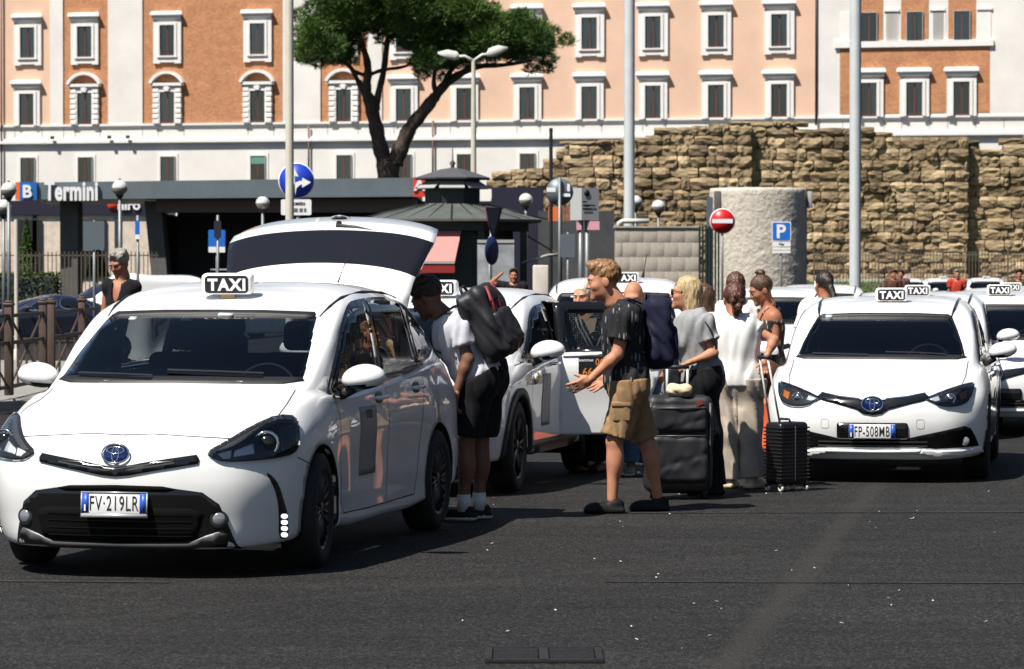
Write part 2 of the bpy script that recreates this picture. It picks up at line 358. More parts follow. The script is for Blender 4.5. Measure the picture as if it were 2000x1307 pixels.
class Shell:
    def __init__(s, cage, h=0.025, loc=(0, 0, 0), rz=0.0):
        s.M = Matrix.Translation(loc) @ Matrix.Rotation(rz, 4, 'Z'); s.Mi = s.M.inverted()
        mir = np.array([-1, 1, 1.0])
        ring = np.concatenate([cage, cage[:, -2:0:-1] * mir], 1)               # full loop of columns
        nc = ring.shape[1]
        seg = np.linalg.norm(np.roll(ring, -1, 1) - ring, axis=2).mean(0)
        t = np.concatenate([[-seg[-2] - seg[-1], -seg[-1], 0], np.cumsum(seg), [seg.sum() + seg[0]]])
        P = np.concatenate([ring[:, -2:], ring, ring[:, :2]], 1)
        tq = np.concatenate([np.linspace(t[2 + i], t[3 + i], max(2, round(seg[i] / h)), endpoint=False) for i in range(nc)])
        G = hermite(t, P.transpose(1, 0, 2), tq).transpose(1, 0, 2)            # rings x fine columns
        segr = np.maximum(np.linalg.norm(np.diff(cage, axis=0), axis=2)[:, :7].mean(1), .03)
        tr = np.concatenate([[0], np.cumsum(segr), [segr.sum() + segr[-1]]])
        n = len(tq); ix = (-np.arange(n)) % n
        Gp = np.concatenate([G, (G[-2][ix] * mir)[None] if False else (2 * G[-1] - G[-2])[None] * np.array([1, 1, 1.0])], 0)
        Gp[-1, :, 2] = G[-2, :, 2]; Gp[-1, :, 0] = -G[-2, :, 0]; Gp[-1, :, 1] = G[-2, :, 1]
        tq2 = np.concatenate([np.linspace(tr[i], tr[i + 1], max(2, round(segr[i] / h)), endpoint=False) for i in range(len(segr))] + [[tr[len(segr)]]])
        S = hermite(tr, Gp, tq2); S[-1, :, 0] = 0
        s.nr, s.nc = S.shape[:2]; s.V = S.reshape(-1, 3)
        a = np.arange(s.nr - 1)[:, None] * s.nc; c = np.arange(s.nc)[None]; c2 = (c + 1) % s.nc
        s.F = np.stack([a + c, a + c2, a + s.nc + c2, a + s.nc + c], -1).reshape(-1, 4)
        s.alive = np.ones(len(s.F), bool)
        s.bvh = BVHTree.FromPolygons([Vector(v) for v in s.V], s.F.tolist())
        v = s.V[s.F]; nn = np.cross(v[:, 1] - v[:, 0], v[:, 3] - v[:, 0]) + np.cross(v[:, 3] - v[:, 2], v[:, 1] - v[:, 2])
        s.FN = nn / (np.linalg.norm(nn, axis=1, keepdims=True) + 1e-12); s.FC = v.mean(1)
    def px(s, V):                               # photo pixel of local points
        W = np.asarray(V) @ np.array(s.M.to_3x3()).T + np.array(s.M.translation) - np.array((0, 0, CAMZ))
        c, q = math.cos(PITCH), math.sin(PITCH); dy = W[:, 1] * c - W[:, 2] * q; dz = W[:, 1] * q + W[:, 2] * c
        return np.stack([1000 + FPX * W[:, 0] / dy, 653.5 - FPX * dz / dy], 1)
    def proj(s, V, view):
        if view == 'cam': return s.px(V)
        return V[:, {'front': [0, 2], 'rear': [0, 2], 'side': [1, 2], 'top': [0, 1]}[view]]
    def cast(s, a, b, view):
        if view == 'cam':
            o = s.Mi @ Vector((0, 0, CAMZ)); d = (s.Mi.to_3x3() @ ray_dir(a, b)).normalized()
        else:
            o, d = {'front': ((a, -3, b), (0, 1, 0)), 'rear': ((a, 9, b), (0, -1, 0)), 'side': ((3, a, b), (-1, 0, 0)), 'top': ((a, b, 5), (0, 0, -1))}[view]
        p, n, i, dist = s.bvh.ray_cast(Vector(o), Vector(d))
        if p is None:
            p, n, i, dist = s.bvh.find_nearest(Vector(o) + Vector(d) * (3.0 if view != 'cam' else 18))
        if n.dot(Vector(d)) > 0: n = -n
        return p, n
    def facing(s, view):
        if view == 'cam': return s.FN @ np.array((0, -1, .2)) > -0.4
        if view == 'front': return s.FC[:, 1] < 2.1
        if view == 'rear': return s.FC[:, 1] > 3.2
        if view == 'side': return s.FC[:, 0] > 0.35
        return s.FN[:, 2] > 0.3
    def cut(s, poly, view, both=False, where=None):
        poly = np.asarray(poly, float)
        for mirr in ((False, True) if both else (False,)):
            V = s.V * np.array([-1, 1, 1]) if mirr else s.V
            FC = s.FC * np.array([-1, 1, 1]) if mirr else s.FC
            ok = s.facing(view)
            if mirr: ok = FC[:, 0] > 0.35 if view == 'side' else (FC[:, 1] < 2.1)
            if where is not None: ok = ok & where(FC)
            dead = ok & inside(poly, s.proj(FC, view)) & s.alive
            s.alive &= ~dead
            A = np.zeros(len(V), bool); A[s.F[dead].ravel()] = True
            B = np.zeros(len(V), bool); B[s.F[s.alive].ravel()] = True
            ids = np.where(A & B)[0]
            if not len(ids): continue
            P = s.proj(V[ids], view); Q = nearest_on(poly, P)
            if view == 'cam':
                for k, i in enumerate(ids):
                    p, n = s.cast(Q[k][0], Q[k][1], 'cam')
                    if (p - Vector(V[i])).length < .12: s.V[i] = np.array(p)
            else:
                cols = {'front': [0, 2], 'rear': [0, 2], 'side': [1, 2], 'top': [0, 1]}[view]
                nv = V[ids].copy(); nv[:, cols] = Q
                s.V[ids] = nv * np.array([-1, 1, 1]) if mirr else nv
    def patch(s, poly, view, off=0.003, res=0.05, skirt=0.012):
        poly = np.asarray(poly, float); n = len(poly)
        # densify the outline
        B = []
        for i in range(n):
            a, b = poly[i], poly[(i + 1) % n]; k = max(1, int(np.ceil(np.linalg.norm(b - a) / res)))
            B += [a + (b - a) * j / k for j in range(k)]
        B = np.array(B); lo, hi = B.min(0), B.max(0)
        gx_, gy_ = np.meshgrid(np.arange(lo[0] + res / 2, hi[0], res), np.arange(lo[1] + res / 2, hi[1], res))
        g = np.stack([gx_.ravel(), gy_.ravel()], 1); g = g[inside(poly, g)] if len(g) else g.reshape(0, 2)
        if len(g): g = g[np.linalg.norm(nearest_on(B, g) - g, axis=1) > res * .45]
        pts = [Vector(p) for p in B] + [Vector(p) for p in g]; nb = len(B)
        vo, eo, fo, *_ = delaunay_2d_cdt(pts, [(i, (i + 1) % nb) for i in range(nb)], [], 1, 1e-6)
        V = []; NN = []
        for q in vo:
            p, nrm = s.cast(q.x, q.y, view); V.append(p + nrm * off); NN.append(nrm)
        F = [tuple(f) for f in fo]; 
        # orient outward
        F2 = []
        for f in F:
            a, b, c = (V[i] for i in f[:3])
            F2.append(f if (b - a).cross(c - a).dot(NN[f[0]]) > 0 else tuple(reversed(f)))
        if skirt:
            from collections import Counter
            cnt = Counter(); dirn = {}
            for f in F2:
                for i in range(len(f)):
                    e = (f[i], f[(i + 1) % len(f)]); cnt[tuple(sorted(e))] += 1; dirn[tuple(sorted(e))] = e
            low = {}
            for e, c in cnt.items():
                if c == 1:
                    a, b = dirn[e]
                    for k in (a, b):
                        if k not in low: low[k] = len(V); V.append(V[k] - NN[k] * (off + skirt)); NN.append(NN[k])
                    F2.append((b, a, low[a], low[b]))
        return np.array([tuple(v) for v in V]), F2
    def ribbon(s, line, view, width=0.006, off=0.0015, step=0.04):
        line = [np.array(p, float) for p in line]; P = [line[0]]
        for a, b in zip(line[:-1], line[1:]):
            k = max(1, int(np.ceil(np.linalg.norm(b - a) / step))); P += [a + (b - a) * j / k for j in range(1, k + 1)]
        C = [s.cast(p[0], p[1], view) for p in P]; V = []; F = []
        for i, (p, n) in enumerate(C):
            d = (C[min(i + 1, len(C) - 1)][0] - C[max(i - 1, 0)][0]).normalized(); w = d.cross(n).normalized() * (width / 2)
            q = p + n * off; V += [q - w, q + w]
        for i in range(len(C) - 1): F.append((2*i, 2*i + 1, 2*i + 3, 2*i + 2))
        return np.array([tuple(v) for v in V]), F
    def mesh(s): 
        F = s.F[s.alive]; used = np.unique(F); re = -np.ones(len(s.V), int); re[used] = np.arange(len(used))
        return s.V[used], re[F].tolist()

def warp(cage, ymap=None, zmap=None, wx=1.0):
    c = cage.copy()
    if ymap: c[..., 1] = np.interp(c[..., 1], *zip(*ymap))
    if zmap: c[..., 2] = np.interp(c[..., 2], *zip(*zmap))
    c[..., 0] *= wx
    return c
def wpoly(poly, ymap=None, zmap=None):          # the same warp for (y, z) outlines
    P = np.array(poly, float)
    if ymap: P[:, 0] = np.interp(P[:, 0], *zip(*ymap))
    if zmap: P[:, 1] = np.interp(P[:, 1], *zip(*zmap))
    return P

WHEELS = {}
def wheel_meshes(r=0.325, w=0.205, rim=0.215, spokes=10, key='a', rm='alloy'):
    if key in WHEELS: return WHEELS[key]
    prof = [(rim, -w*.42), (rim+.02, -w*.5), (r-.035, -w*.5), (r-.008, -w*.42), (r, -w*.25), (r, w*.25), (r-.008, w*.42), (r-.035, w*.5), (rim+.02, w*.5), (rim, w*.42)]
    tyre = mesh_data('wheel', *lathe(prof, 40, 'x'), MT['rubber'])
    parts = [lathe([(rim+.004, w*.45), (rim-.012, w*.42), (rim-.02, w*.3), (rim-.02, -w*.4)], 40, 'x')]
    for k in range(spokes):
        a = 2 * math.pi * k / spokes
        for da in (-.10, .10):
            c0, c1 = a + da * .5, a + da * 1.6
            p0 = (w*.36, .04*math.cos(c0), .04*math.sin(c0)); p1 = (w*.40, (rim-.012)*math.cos(c1), (rim-.012)*math.sin(c1))
            parts.append(tube([p0, p1], [.013, .010], 6))
    parts.append(lathe([(.001, w*.42), (.045, w*.42), (.055, w*.34), (.055, 0)], 20, 'x'))
    rimm = mesh_data('rim', *join(parts), MT[rm])
    disc = mesh_data('brake_disc', *lathe([(.001, 0.005), (.15, .005), (.15, -.02), (.001, -.02)], 28, 'x'), MT['lamp_dark'])
    WHEELS[key] = (tyre, rimm, disc); return WHEELS[key]
def add_wheel(root, x, y, r, key='a', steer=0.0, **kw):
    t, rm, dc = wheel_meshes(r, key=key, **kw); sg = 1 if x > 0 else -1
    o = obj('wheel', t, None, root, (x, y, r), (0, 0, steer + (0 if sg > 0 else math.pi)))
    obj('rim', rm, None, o); obj('brake_disc', dc, None, o)
    return o
def sign_meshes():
    if 'sign' not in MESH:
        MESH['sign'] = mesh_data('roof_sign', *rbox((0, 0, .105), (.31, .105, .125), .03, 3), MT['sign_white'])
        b, f = prism(rrect(-.130, .130, .052, .156, .022), -.0535, -.050)
        MESH['sign_board'] = mesh_data('sign_panel', b, f, MT['ink'], False)
        t = text_vf('TAXI', .094, .0012, .0042, .98, space=1.16)
        MESH['sign_text'] = mesh_data('lettering', t[0] + np.array((0, -.0548, .103)), t[1], MT['white_print'], False)
        MESH['sign_foot'] = mesh_data('sign_foot', *rbox((0, 0, .02), (.085, .06, .06), .008), MT['wood_foot'])
    return MESH['sign'], MESH['sign_board'], MESH['sign_text'], MESH['sign_foot']
MESH = {}
def rrect(x0, x1, y0, y1, r, k=4):
    P = []
    for cx, cy, a0 in ((x1 - r, y1 - r, 0), (x0 + r, y1 - r, 90), (x0 + r, y0 + r, 180), (x1 - r, y0 + r, 270)):
        P += [(cx + r * math.cos(R(a0 + 90 * i / k)), cy + r * math.sin(R(a0 + 90 * i / k))) for i in range(k + 1)]
    return P
def add_sign(root, loc, rz=0.0, rx=0.0):
    a, b, c, d = sign_meshes()
    o = obj('roof_sign', a, None, root, loc, (rx, 0, rz)); obj('sign_panel', b, None, o); obj('lettering', c, None, o); obj('sign_foot', d, None, o)
    return o
def add_plate(root, loc, text, rx=0.0, rz=0.0, frame=False):
    o = obj('licence_plate', rbox((0, 0, 0), (.36, .010, .11), .004, 1), MT['plate_white'], root, loc, (rx, 0, rz))
    obj('plate_band', box((-.161, -.006, 0), (.036, .004, .106)), MT['plate_blue'], o)
    obj('plate_band', box((.161, -.006, 0), (.036, .004, .106)), MT['plate_blue'], o)
    t = text_vf(text, .098, .001, .0002, .70, space=1.12); k = .272 / (t[0][:, 0].max() - t[0][:, 0].min())
    obj('lettering', (t[0] * np.array((k, 1, .08 / (t[0][:, 2].max() - t[0][:, 2].min()))) + np.array((0, -.0062, 0)), t[1]), MT['ink'], o, smooth=False)
    s = text_vf('I', .045, .001, .002); obj('country_mark', (s[0] + np.array((-.163, -.0092, -.025)), s[1]), MT['white_print'], o, smooth=False)
    if frame:
        obj('plate_frame', join([box((0, -.001, -.066), (.372, .016, .022)), box((0, -.001, .058), (.372, .016, .006)), box((-.183, -.001, -.003), (.006, .016, .12)), box((.183, -.001, -.003), (.006, .016, .12))]), MT['silver_paint'], o)
    return o
def torus(a, b, r, n=28, m=6):
    return tube([(a*math.cos(2*math.pi*k/n), 0, b*math.sin(2*math.pi*k/n)) for k in range(n)] + [(a, 0, 0)], r, m, False)
def add_emblem(root, loc, s=1.0, rx=0.0, rz=0.0, rings_parent=None):
    o = obj('emblem', xf(lathe([(.001, .012), (.05, .010), (.066, .002), (.07, -.012)], 28, 'y'), sc=(s, -s, s * .70)), MT['emblem_blue'], root, loc, (rx, 0, rz))
    parts = [torus(.068, .047, .0045), xf(torus(.042, .0165, .004), (0, 0, .016)), xf(torus(.0165, .036, .004), (0, 0, -.004))]
    if rings_parent is None: obj('emblem_rings', xf(join(parts), (0, -.012 * s, 0), sc=(s, s, s)), MT['chrome'], o)
    else: obj('emblem_rings', xf(join(parts), (0, -.012 * s, 0), sc=(s, s, s)), MT['chrome'], rings_parent, loc, (rx, 0, rz))
    return o
def add_mirror(root, side, loc, m, s=1.0):
    prof = []
    V, F = sphere((0, 0, 0), (.125, .085, .082), 20, 12)
    V = V.copy(); V[:, 1] = np.where(V[:, 1] > 0, V[:, 1] * .35, V[:, 1]); V[:, 2] = np.where(V[:, 2] < 0, V[:, 2] * .72, V[:, 2] * .95)
    V[:, 0] = np.where(V[:, 0] * side < 0, V[:, 0] * .95, V[:, 0])
    V[:, 2] += V[:, 0] * side * .08
    fm = [0 if V[list(f)].mean(0)[2] > -.033 else 1 for f in F]
    o = obj('door_mirror', (V * s, F), [m, MT['black_gloss']], root, loc, fm=fm)
    obj('mirror_arm', tube([(-side * .06, .01, -.05), (-side * .115, .02, -.085), (-side * .15, .03, -.10)], [(.022, .035), (.018, .03), (.02, .035)], 8), MT['black_matte'], o)
    obj('mirror_glass', xf(sphere((0, 0, 0), (.105, .004, .062), 16, 8), (0, .028, .004)), MT['chrome'], o)
    return o
def interior(root, cowl, roofy, wheel_side=1, ymap=None, zoff=0.0):
    """dashboard, seats and steering wheel; wheel_side +1 puts the wheel on the +x side"""
    D = cowl
    prof = [(D + .0, .78), (D + .02, .96), (D + .30, .985), (D + .46, .93), (D + .50, .80), (D + .50, .62)]
    V = []; F = []
    for x in np.linspace(-.66, .66, 9):
        for y, z in prof: V.append((x, y + .10 * (abs(x) / .66) ** 2, z + zoff + .018 * math.exp(-((x - wheel_side * .36) / .2) ** 2)))
    n = len(prof)
    for i in range(8):
        for j in range(n - 1): F.append((i*n+j, (i+1)*n+j, (i+1)*n+j+1, i*n+j+1))
    obj('dashboard', (np.array(V), F), MT['interior'], root)
    sw = obj('steering_wheel', join([torus(.185, .185, .014, 32, 8), tube([(-.17, 0, 0), (.17, 0, 0)], [.02, .02], 6), tube([(0, 0, 0), (0, 0, -.17)], [.022, .016], 6), sphere((0, 0, 0), (.06, .03, .06))]), MT['black_matte'], root, (wheel_side * .36, D + .58, .94 + zoff), (R(-25), 0, 0))
    for sx in (-1, 1):
        s = obj('front_seat', join([rbox((0, .12, .42), (.50, .52, .16), .06), xf(rbox((0, 0, .33), (.50, .13, .66), .06), (0, .40, .42), (R(-14), 0, 0))]), MT['seat'], root, (sx * .36, D + .85, .10 + zoff))
        obj('headrest', xf(rbox((0, 0, 0), (.27, .10, .18), .045), (0, .60, 1.16), (R(-10), 0, 0)), MT['seat'], s)
    s = obj('rear_seat', join([rbox((0, .1, .42), (1.25, .5, .18), .06), xf(rbox((0, 0, .3), (1.25, .14, .62), .06), (0, .38, .45), (R(-18), 0, 0))]), MT['seat'], root, (0, D + 1.75, .10 + zoff))
    for sx in (-.38, .38): obj('headrest', rbox((sx, .55, 1.08), (.24, .09, .14), .04), MT['seat'], s)

def body_obj(sh, root, paint, thick=0.016):
    V, F = sh.mesh()
    o = obj('body', (V, F), [paint, MT['interior']], root)
    md = o.modifiers.new('thickness', 'SOLIDIFY'); md.thickness = thick; md.offset = -1 if True else 1; md.material_offset = 1; md.material_offset_rim = 1
    return o
def arches(sh, root, ys, r, x_in=.60):
    for y in ys:
        c = [(y + r * math.cos(a), .325 + .01 + r * math.sin(a)) for a in np.linspace(0, 2 * math.pi, 48, endpoint=False)]
        sh.cut(c, 'side', both=True, where=lambda C: C[:, 2] < .9)
def liners(root, ys, r, x0=.48, x1=.85):
    for y in ys:
        for sg in (-1, 1):
            prof = [(y + r * math.cos(a), .335 + r * math.sin(a)) for a in np.linspace(-.45, math.pi + .45, 24)]
            V = [(sg * x, a, b) for x in (x0, x1) for a, b in prof]; n = len(prof)
            F = [(i, i + 1, n + i + 1, n + i) for i in range(n - 1)] + [tuple(range(n))]
            obj('wheel_housing', (np.array(V), F), MT['gap'], root)
# ------------------------------------------------------------------ the near taxi with its tailgate up
def mir2(P): return [(-x, z) for x, z in reversed(P)]
def side_glass(sh, root, polys, gm, frames=True, names=None):
    for k, P in enumerate(polys):
        P = chaikin(P, 2)
        sh_p = sh.patch(P, 'side', off=0.006, res=.06, skirt=.008)
        for sg, VF in ((1, sh_p), (-1, mirror(sh_p))):
            w = obj('window', VF, gm, root)
        sh.cut(P, 'side', both=True)
def side_ribbons(sh, root, lines, width, m, name, off=.0015):
    for P in lines:
        rb = sh.ribbon(P, 'side', width, off)
        for VF in (rb, mirror(rb)): obj(name, VF, m, root)
def keep_outside(V, F, polys):
    C = np.array([np.mean(np.asarray(V)[list(f)], 0)[[1, 2]] for f in F]); k = np.ones(len(F), bool)
    for q in polys: k &= ~inside(np.array(chaikin(q, 2)), C)
    return k
def closed(P): return list(P) + [P[0]]

A_LOC = Vector((-2.12, 17.75, 0)); A_TH = R(12.2)
def build_taxi_a():
    root = empty('taxi', A_LOC, -A_TH)
    tag(root, 'large white taxi in front with its tailgate raised, plate FV-219LR', 'taxi', 'white taxis')
    sh = Shell(BASE, .026, A_LOC, -A_TH)
    W = MT['white_paint']
    # windscreen
    ws = [(0, 1.035), (.34, 1.034), (.62, 1.032), (.712, 1.04), (.693, 1.16), (.66, 1.28), (.628, 1.385), (.602, 1.41), (.30, 1.42), (0, 1.422)]
    ws = ws + mir2(ws[1:-1])
    wp = [np.array(p) for p in ws]
    obj('windscreen', sh.patch(wp, 'front', .002, .06, .004), MT['glass'], root)
    # black cowl strip below the glass
    cw = [(0, 1.022), (.36, 1.018), (.63, 1.016), (.728, 1.03), (.708, 1.050), (.62, 1.052), (.34, 1.054), (0, 1.056)]
    obj('cowl', sh.patch(cw + mir2(cw[1:-1]), 'front', .004, .06), MT['black_matte'], root)
    tb = [(0, 1.398), (.30, 1.396), (.602, 1.382), (.625, 1.388), (.602, 1.41), (.30, 1.42), (0, 1.422)]
    obj('windscreen_band', sh.patch(tb + mir2(tb[1:-1]), 'front', .0045, .04), MT['black_matte'], root)
    sh.cut(wp, 'front')
    # side windows
    fw = [(1.32, .945), (1.36, .965), (1.60, 1.16), (1.85, 1.34), (2.05, 1.42), (2.25, 1.455), (2.40, 1.465), (2.40, 1.465), (2.40, 1.02), (2.40, 1.02)]
    rw = [(2.47, 1.025), (2.47, 1.025), (2.47, 1.468), (2.47, 1.468), (2.85, 1.472), (3.22, 1.455), (3.36, 1.435), (3.36, 1.075), (3.36, 1.07)]
    qw = [(3.42, 1.085), (3.42, 1.085), (3.42, 1.425), (3.55, 1.395), (3.78, 1.325), (3.98, 1.215), (3.99, 1.17), (3.80, 1.12)]
    surround = chaikin([(1.26, .905), (1.33, .985), (1.58, 1.185), (1.83, 1.365), (2.04, 1.445), (2.25, 1.48), (2.85, 1.493), (3.25, 1.475), (3.58, 1.415), (3.83, 1.335), (4.05, 1.215), (4.06, 1.165), (3.80, 1.095), (3.1, 1.033), (2.2, .985)], 2)
    for VF in (lambda p: (p, mirror(p)))(sh.patch(surround, 'side', .005, .035, .008)):
        V, F = VF                                # the black surround keeps only its rim and pillars
        keep = keep_outside(V, F, (fw, rw, qw))
        obj('window_surround', (V, [f for f, k in zip(F, keep) if k]), MT['black_gloss'], root)
    side_glass(sh, root, [fw, rw, qw], MT['dark_glass'])
    # bright window line
    side_ribbons(sh, root, [[(1.27, .905), (2.2, .979), (3.1, 1.027), (3.8, 1.089), (4.05, 1.155)]], .014, MT['chrome'], 'window_trim', .008)
    # wheels
    arches(sh, root, (.95, 3.73), .352)
    liners(root, (.95, 3.73), .36)
    for x, y, st in ((.795, .95, .09), (-.795, .95, .09), (.795, 3.73, 0), (-.795, 3.73, 0)):
        add_wheel(root, x, y, .322, 'a', st, rm='dark_alloy')
    # ---- front: outlines traced once on the right-hand half, then mirrored
    def both(name, P, m, off=.004, res=3.5, skirt=.012, smooth=0, parent=None, cut=False):
        P = chaikin(P, smooth) if smooth else P
        VF = sh.patch(P, 'cam', off, res, skirt); a = obj(name, VF, m, parent or root); b = obj(name, mirror(VF), m, parent or root)
        return a, b
    HL = [(401, 886), (440, 866), (490, 836), (540, 814), (577, 816), (581, 850), (579, 880), (556, 893), (500, 900), (438, 903), (418, 897)]
    for o in both('headlight', HL, MT['lamp_dark'], .006, res=2.2, smooth=1): pass
    hl = [c for c in root.children if c.name.split('.')[0] == 'headlight']
    for o, sg in zip(hl, (1, -1)):
        sub = []
        p, n = sh.cast(519, 868, 'cam')
        ring = []
        for (r, dz, m, nm) in ((.062, .006, MT['chrome'], 'lamp_ring'), (.043, .010, MT['lens'], 'projector')):
            q = p + n * dz
            if nm == 'lamp_ring': VF = xf(tube([(r*math.cos(a), 0, r*math.sin(a)) for a in np.linspace(0, 2*math.pi, 29)], .010, 8, False), q, (0, 0, R(14)))
            else: VF = xf(sphere((0, 0, 0), (r, .022, r), 20, 10), q, (0, 0, R(14)))
            if sg < 0: VF = mirror(VF)
            obj(nm, VF, MT['chrome'] if nm == 'lamp_ring' else MT['black_gloss'], o)
        for nm, P, m in (('lamp_reflector', [(458, 882), (494, 868), (496, 888), (455, 894)], MT['lamp_white']), ('lamp_reflector', [(545, 838), (572, 832), (574, 874), (548, 884)], MT['lamp_grey']), ('indicator', [(425, 888), (452, 881), (450, 896), (436, 898)], MT['plate_white']),
                         ('lamp_trim', [(420, 884), (500, 838), (540, 819), (573, 820), (574, 828), (542, 828), (505, 848), (436, 885)], MT['grey_plastic'])):
            VF = sh.patch(P, 'cam', .010, 2.5, .006); obj(nm, VF if sg > 0 else mirror(VF), m, o)
        VF = sh.patch(chaikin(HL, 1), 'cam', .020, 3.5, .016); obj('lens', VF if sg > 0 else mirror(VF), MT['lens'], o)
    # upper grille
    ug = [(228, 913), (260, 908), (300, 901), (384, 889), (389, 897), (387, 906), (300, 920), (250, 929), (228, 931)]
    R3 = [sh.cast(u, v, 'cam')[0] for u, v in ug]
    P = [(max(p.x, 0), p.z) for p in R3]; P[0] = (0, P[0][1]); P[-1] = (0, P[-1][1])
    gp = P + mir2(P[1:-1])
    g = obj('upper_grille', sh.patch(gp, 'front', .009, .02), MT['black_gloss'], root)
    mid = [((a[0] + b[0]) / 2, (a[1] + b[1]) / 2) for a, b in zip(P[:5], reversed(P[5:] + P[4:5]))]
    ln = [(-x, z) for x, z in reversed(mid[1:-1])] + mid[:-1]
    obj('grille_bar', sh.ribbon(ln, 'front', .007, .012), MT['grey_plastic'], g)
    # lower intake (dark, with grey lower lip)
    LI = [(228, 953), (330, 953), (395, 962), (428, 985), (448, 1030), (462, 1062), (472, 1083), (440, 1087), (228, 1080)]
    P = [sh.cast(u, v, 'cam')[0] for u, v in LI]; P = [(max(p.x, 0), p.z) for p in P]; P[0] = (0, P[0][1]); P[-1] = (0, P[-1][1])
    P2 = P + mir2(P[1:-1])
    lo = obj('lower_bumper', sh.patch(P2, 'front', .003, .03), MT['black_gloss'], root)
    def fr(P): return P + mir2(P[1:-1]) if P[0][0] == 0 else P
    obj('intake', sh.patch(fr([(0, .39), (.40, .385), (.47, .36), (.43, .22), (.36, .205), (0, .20)]), 'front', .006, .04), MT['gap'], lo)
    obj('lip', sh.patch(fr([(0, .190), (.38, .195), (.47, .235), (.56, .265), (.585, .235), (.52, .188), (.38, .168), (0, .165)]), 'front', .010, .03, .02), MT['grey_plastic'], lo)
    for k, z in enumerate((.235, .275, .315, .355)):
        obj('intake_slat', sh.ribbon([(-.40, z), (.40, z)], 'front', .006, .009), MT['black_gloss'], lo)
    tp = sh.patch(fr([(0, .508), (.26, .503), (.33, .49), (.28, .475), (0, .478)]), 'front', .006, .03); obj('top_slot', tp, MT['gap'], lo)
    for sg in (-1, 1):
        p, n = sh.cast(sg * .545, .325, 'front')
        f = obj('fog_lamp', xf(lathe([(.001, .012), (.03, .012), (.040, .006), (.046, .010), (.052, -.005)], 24, 'y'), sc=(1, -1, 1)), MT['lamp_dark'], root, p, (0, 0, sg * R(20)))
        obj('fog_lens', sphere((0, -.008, 0), (.036, .012, .036), 16, 8), MT['lamp_white2'], f)
    # daytime running lights
    both('drl_trim', [(518, 921), (532, 930), (545, 948), (556, 985), (561, 1003), (563, 1046), (556, 1053), (544, 1050), (545, 1000), (540, 965), (530, 942)], MT['black_gloss'], .004, smooth=1)
    for k in range(4):
        v = 1008 + k * 12
        both('drl_lamp', chaikin([(548, v - 4.4), (560, v - 4.4), (560, v + 4.4), (548, v + 4.4)], 1), MT['lamp_on'], .007, 2.0, .004)
    # body creases beside the bumper and the panel gaps
    for VF in (lambda p: (p, mirror(p)))(sh.ribbon([(228, 850), (300, 848), (380, 853), (450, 857), (470, 856)], 'cam', .007, .0012, 8)): obj('bonnet_gap', VF, MT['gap'], root)
    for VF in (lambda p: (p, mirror(p)))(sh.ribbon([(543, 813), (560, 790), (577, 762)], 'cam', .006, .0012, 8)): obj('bonnet_gap', VF, MT['gap'], root)
    for VF in (lambda p: (p, mirror(p)))(sh.ribbon([(580, 893), (610, 908)], 'cam', .005, .0012, 8)): obj('bumper_gap', VF, MT['gap'], root)
    side_ribbons(sh, root, [[(1.36, 1.04), (1.33, .9), (1.335, .6), (1.36, .34), (1.42, .27)], [(2.44, 1.06), (2.45, .8), (2.44, .5), (2.42, .27)],
                            [(3.36, 1.10), (3.37, .95), (3.30, .80), (3.24, .6), (3.18, .40), (3.12, .27)], [(1.42, .27), (2.0, .262), (3.12, .27)]], .006, MT['gap'], 'door_gap')
    side_ribbons(sh, root, [[(1.5, .36), (2.3, .375), (3.1, .40)]], .02, MT['white_paint'], 'sill_crease')
    # door handles
    for y, z in ((2.27, .90), (3.18, .93)):
        p, n = sh.cast(y, z, 'side')
        for sg in (-1, 1):
            c = obj('handle_recess', sh.patch(chaikin([(y-.10, z-.035), (y+.08, z-.035), (y+.08, z+.035), (y-.10, z+.035)], 2), 'side', .0015, .03) if sg > 0 else mirror(sh.patch(chaikin([(y-.10, z-.035), (y+.08, z-.035), (y+.08, z+.035), (y-.10, z+.035)], 2), 'side', .0015, .03)), MT['grey_plastic'], root)
            obj('door_handle', tube([(sg*(p.x+.004), y-.11, z), (sg*(p.x+.034), y-.08, z), (sg*(p.x+.036), y+.05, z+.004), (sg*(p.x+.006), y+.09, z+.004)], [.010, .014, .014, .010], 8), MT['white_paint'], root)
    # notice on the front door
    nt = sh.patch([(1.78, .46), (2.16, .46), (2.16, .86), (1.78, .86)], 'side', .0015, .08, .001); obj('door_notice', nt, MT['notice'], root)
    t = text_vf('7732', .07, .0005, .001); obj('fleet_number', xf(t, (.889, 1.98, .815), (0, 0, R(90))), MT['ink'], root, smooth=False)
    # bonnet crease, emblem, plate
    p, n = sh.cast(0, .672, 'front')
    add_emblem(root, p + Vector((0, -.006, 0)), 1.12, R(-14))
    p, n = sh.cast(0, .41, 'front'); add_plate(root, p + Vector((0, -.022, 0)), 'FV·219LR', R(-3), frame=True)
    # mirrors, sign, antenna, wipers
    for sg in (-1, 1): add_mirror(root, sg, (sg * .975, 1.50, 1.035), W, 1.08)
    sp, _ = sh.cast(.01, 2.03, 'top'); add_sign(root, sp + Vector((0, 0, -.022)), R(6), R(4))
    obj('antenna', tube([(.26, 3.52, 1.53), (.275, 3.60, 1.63), (.31, 3.74, 1.81)], [.009, .004, .0025], 6), MT['black_matte'], root)
    for line in ([(-.60, 1.055), (-.30, 1.05), (-.12, 1.045)], [(-.05, 1.075), (.22, 1.068), (.50, 1.058)]):
        rb = sh.ribbon(line, 'front', .018, .022); obj('wiper', rb, MT['black_matte'], root)
        rb = sh.ribbon([(line[0][0], line[0][1] - .004), (line[-1][0], line[-1][1] - .008)], 'front', .028, .012); obj('wiper_arm', rb, MT['black_gloss'], root)
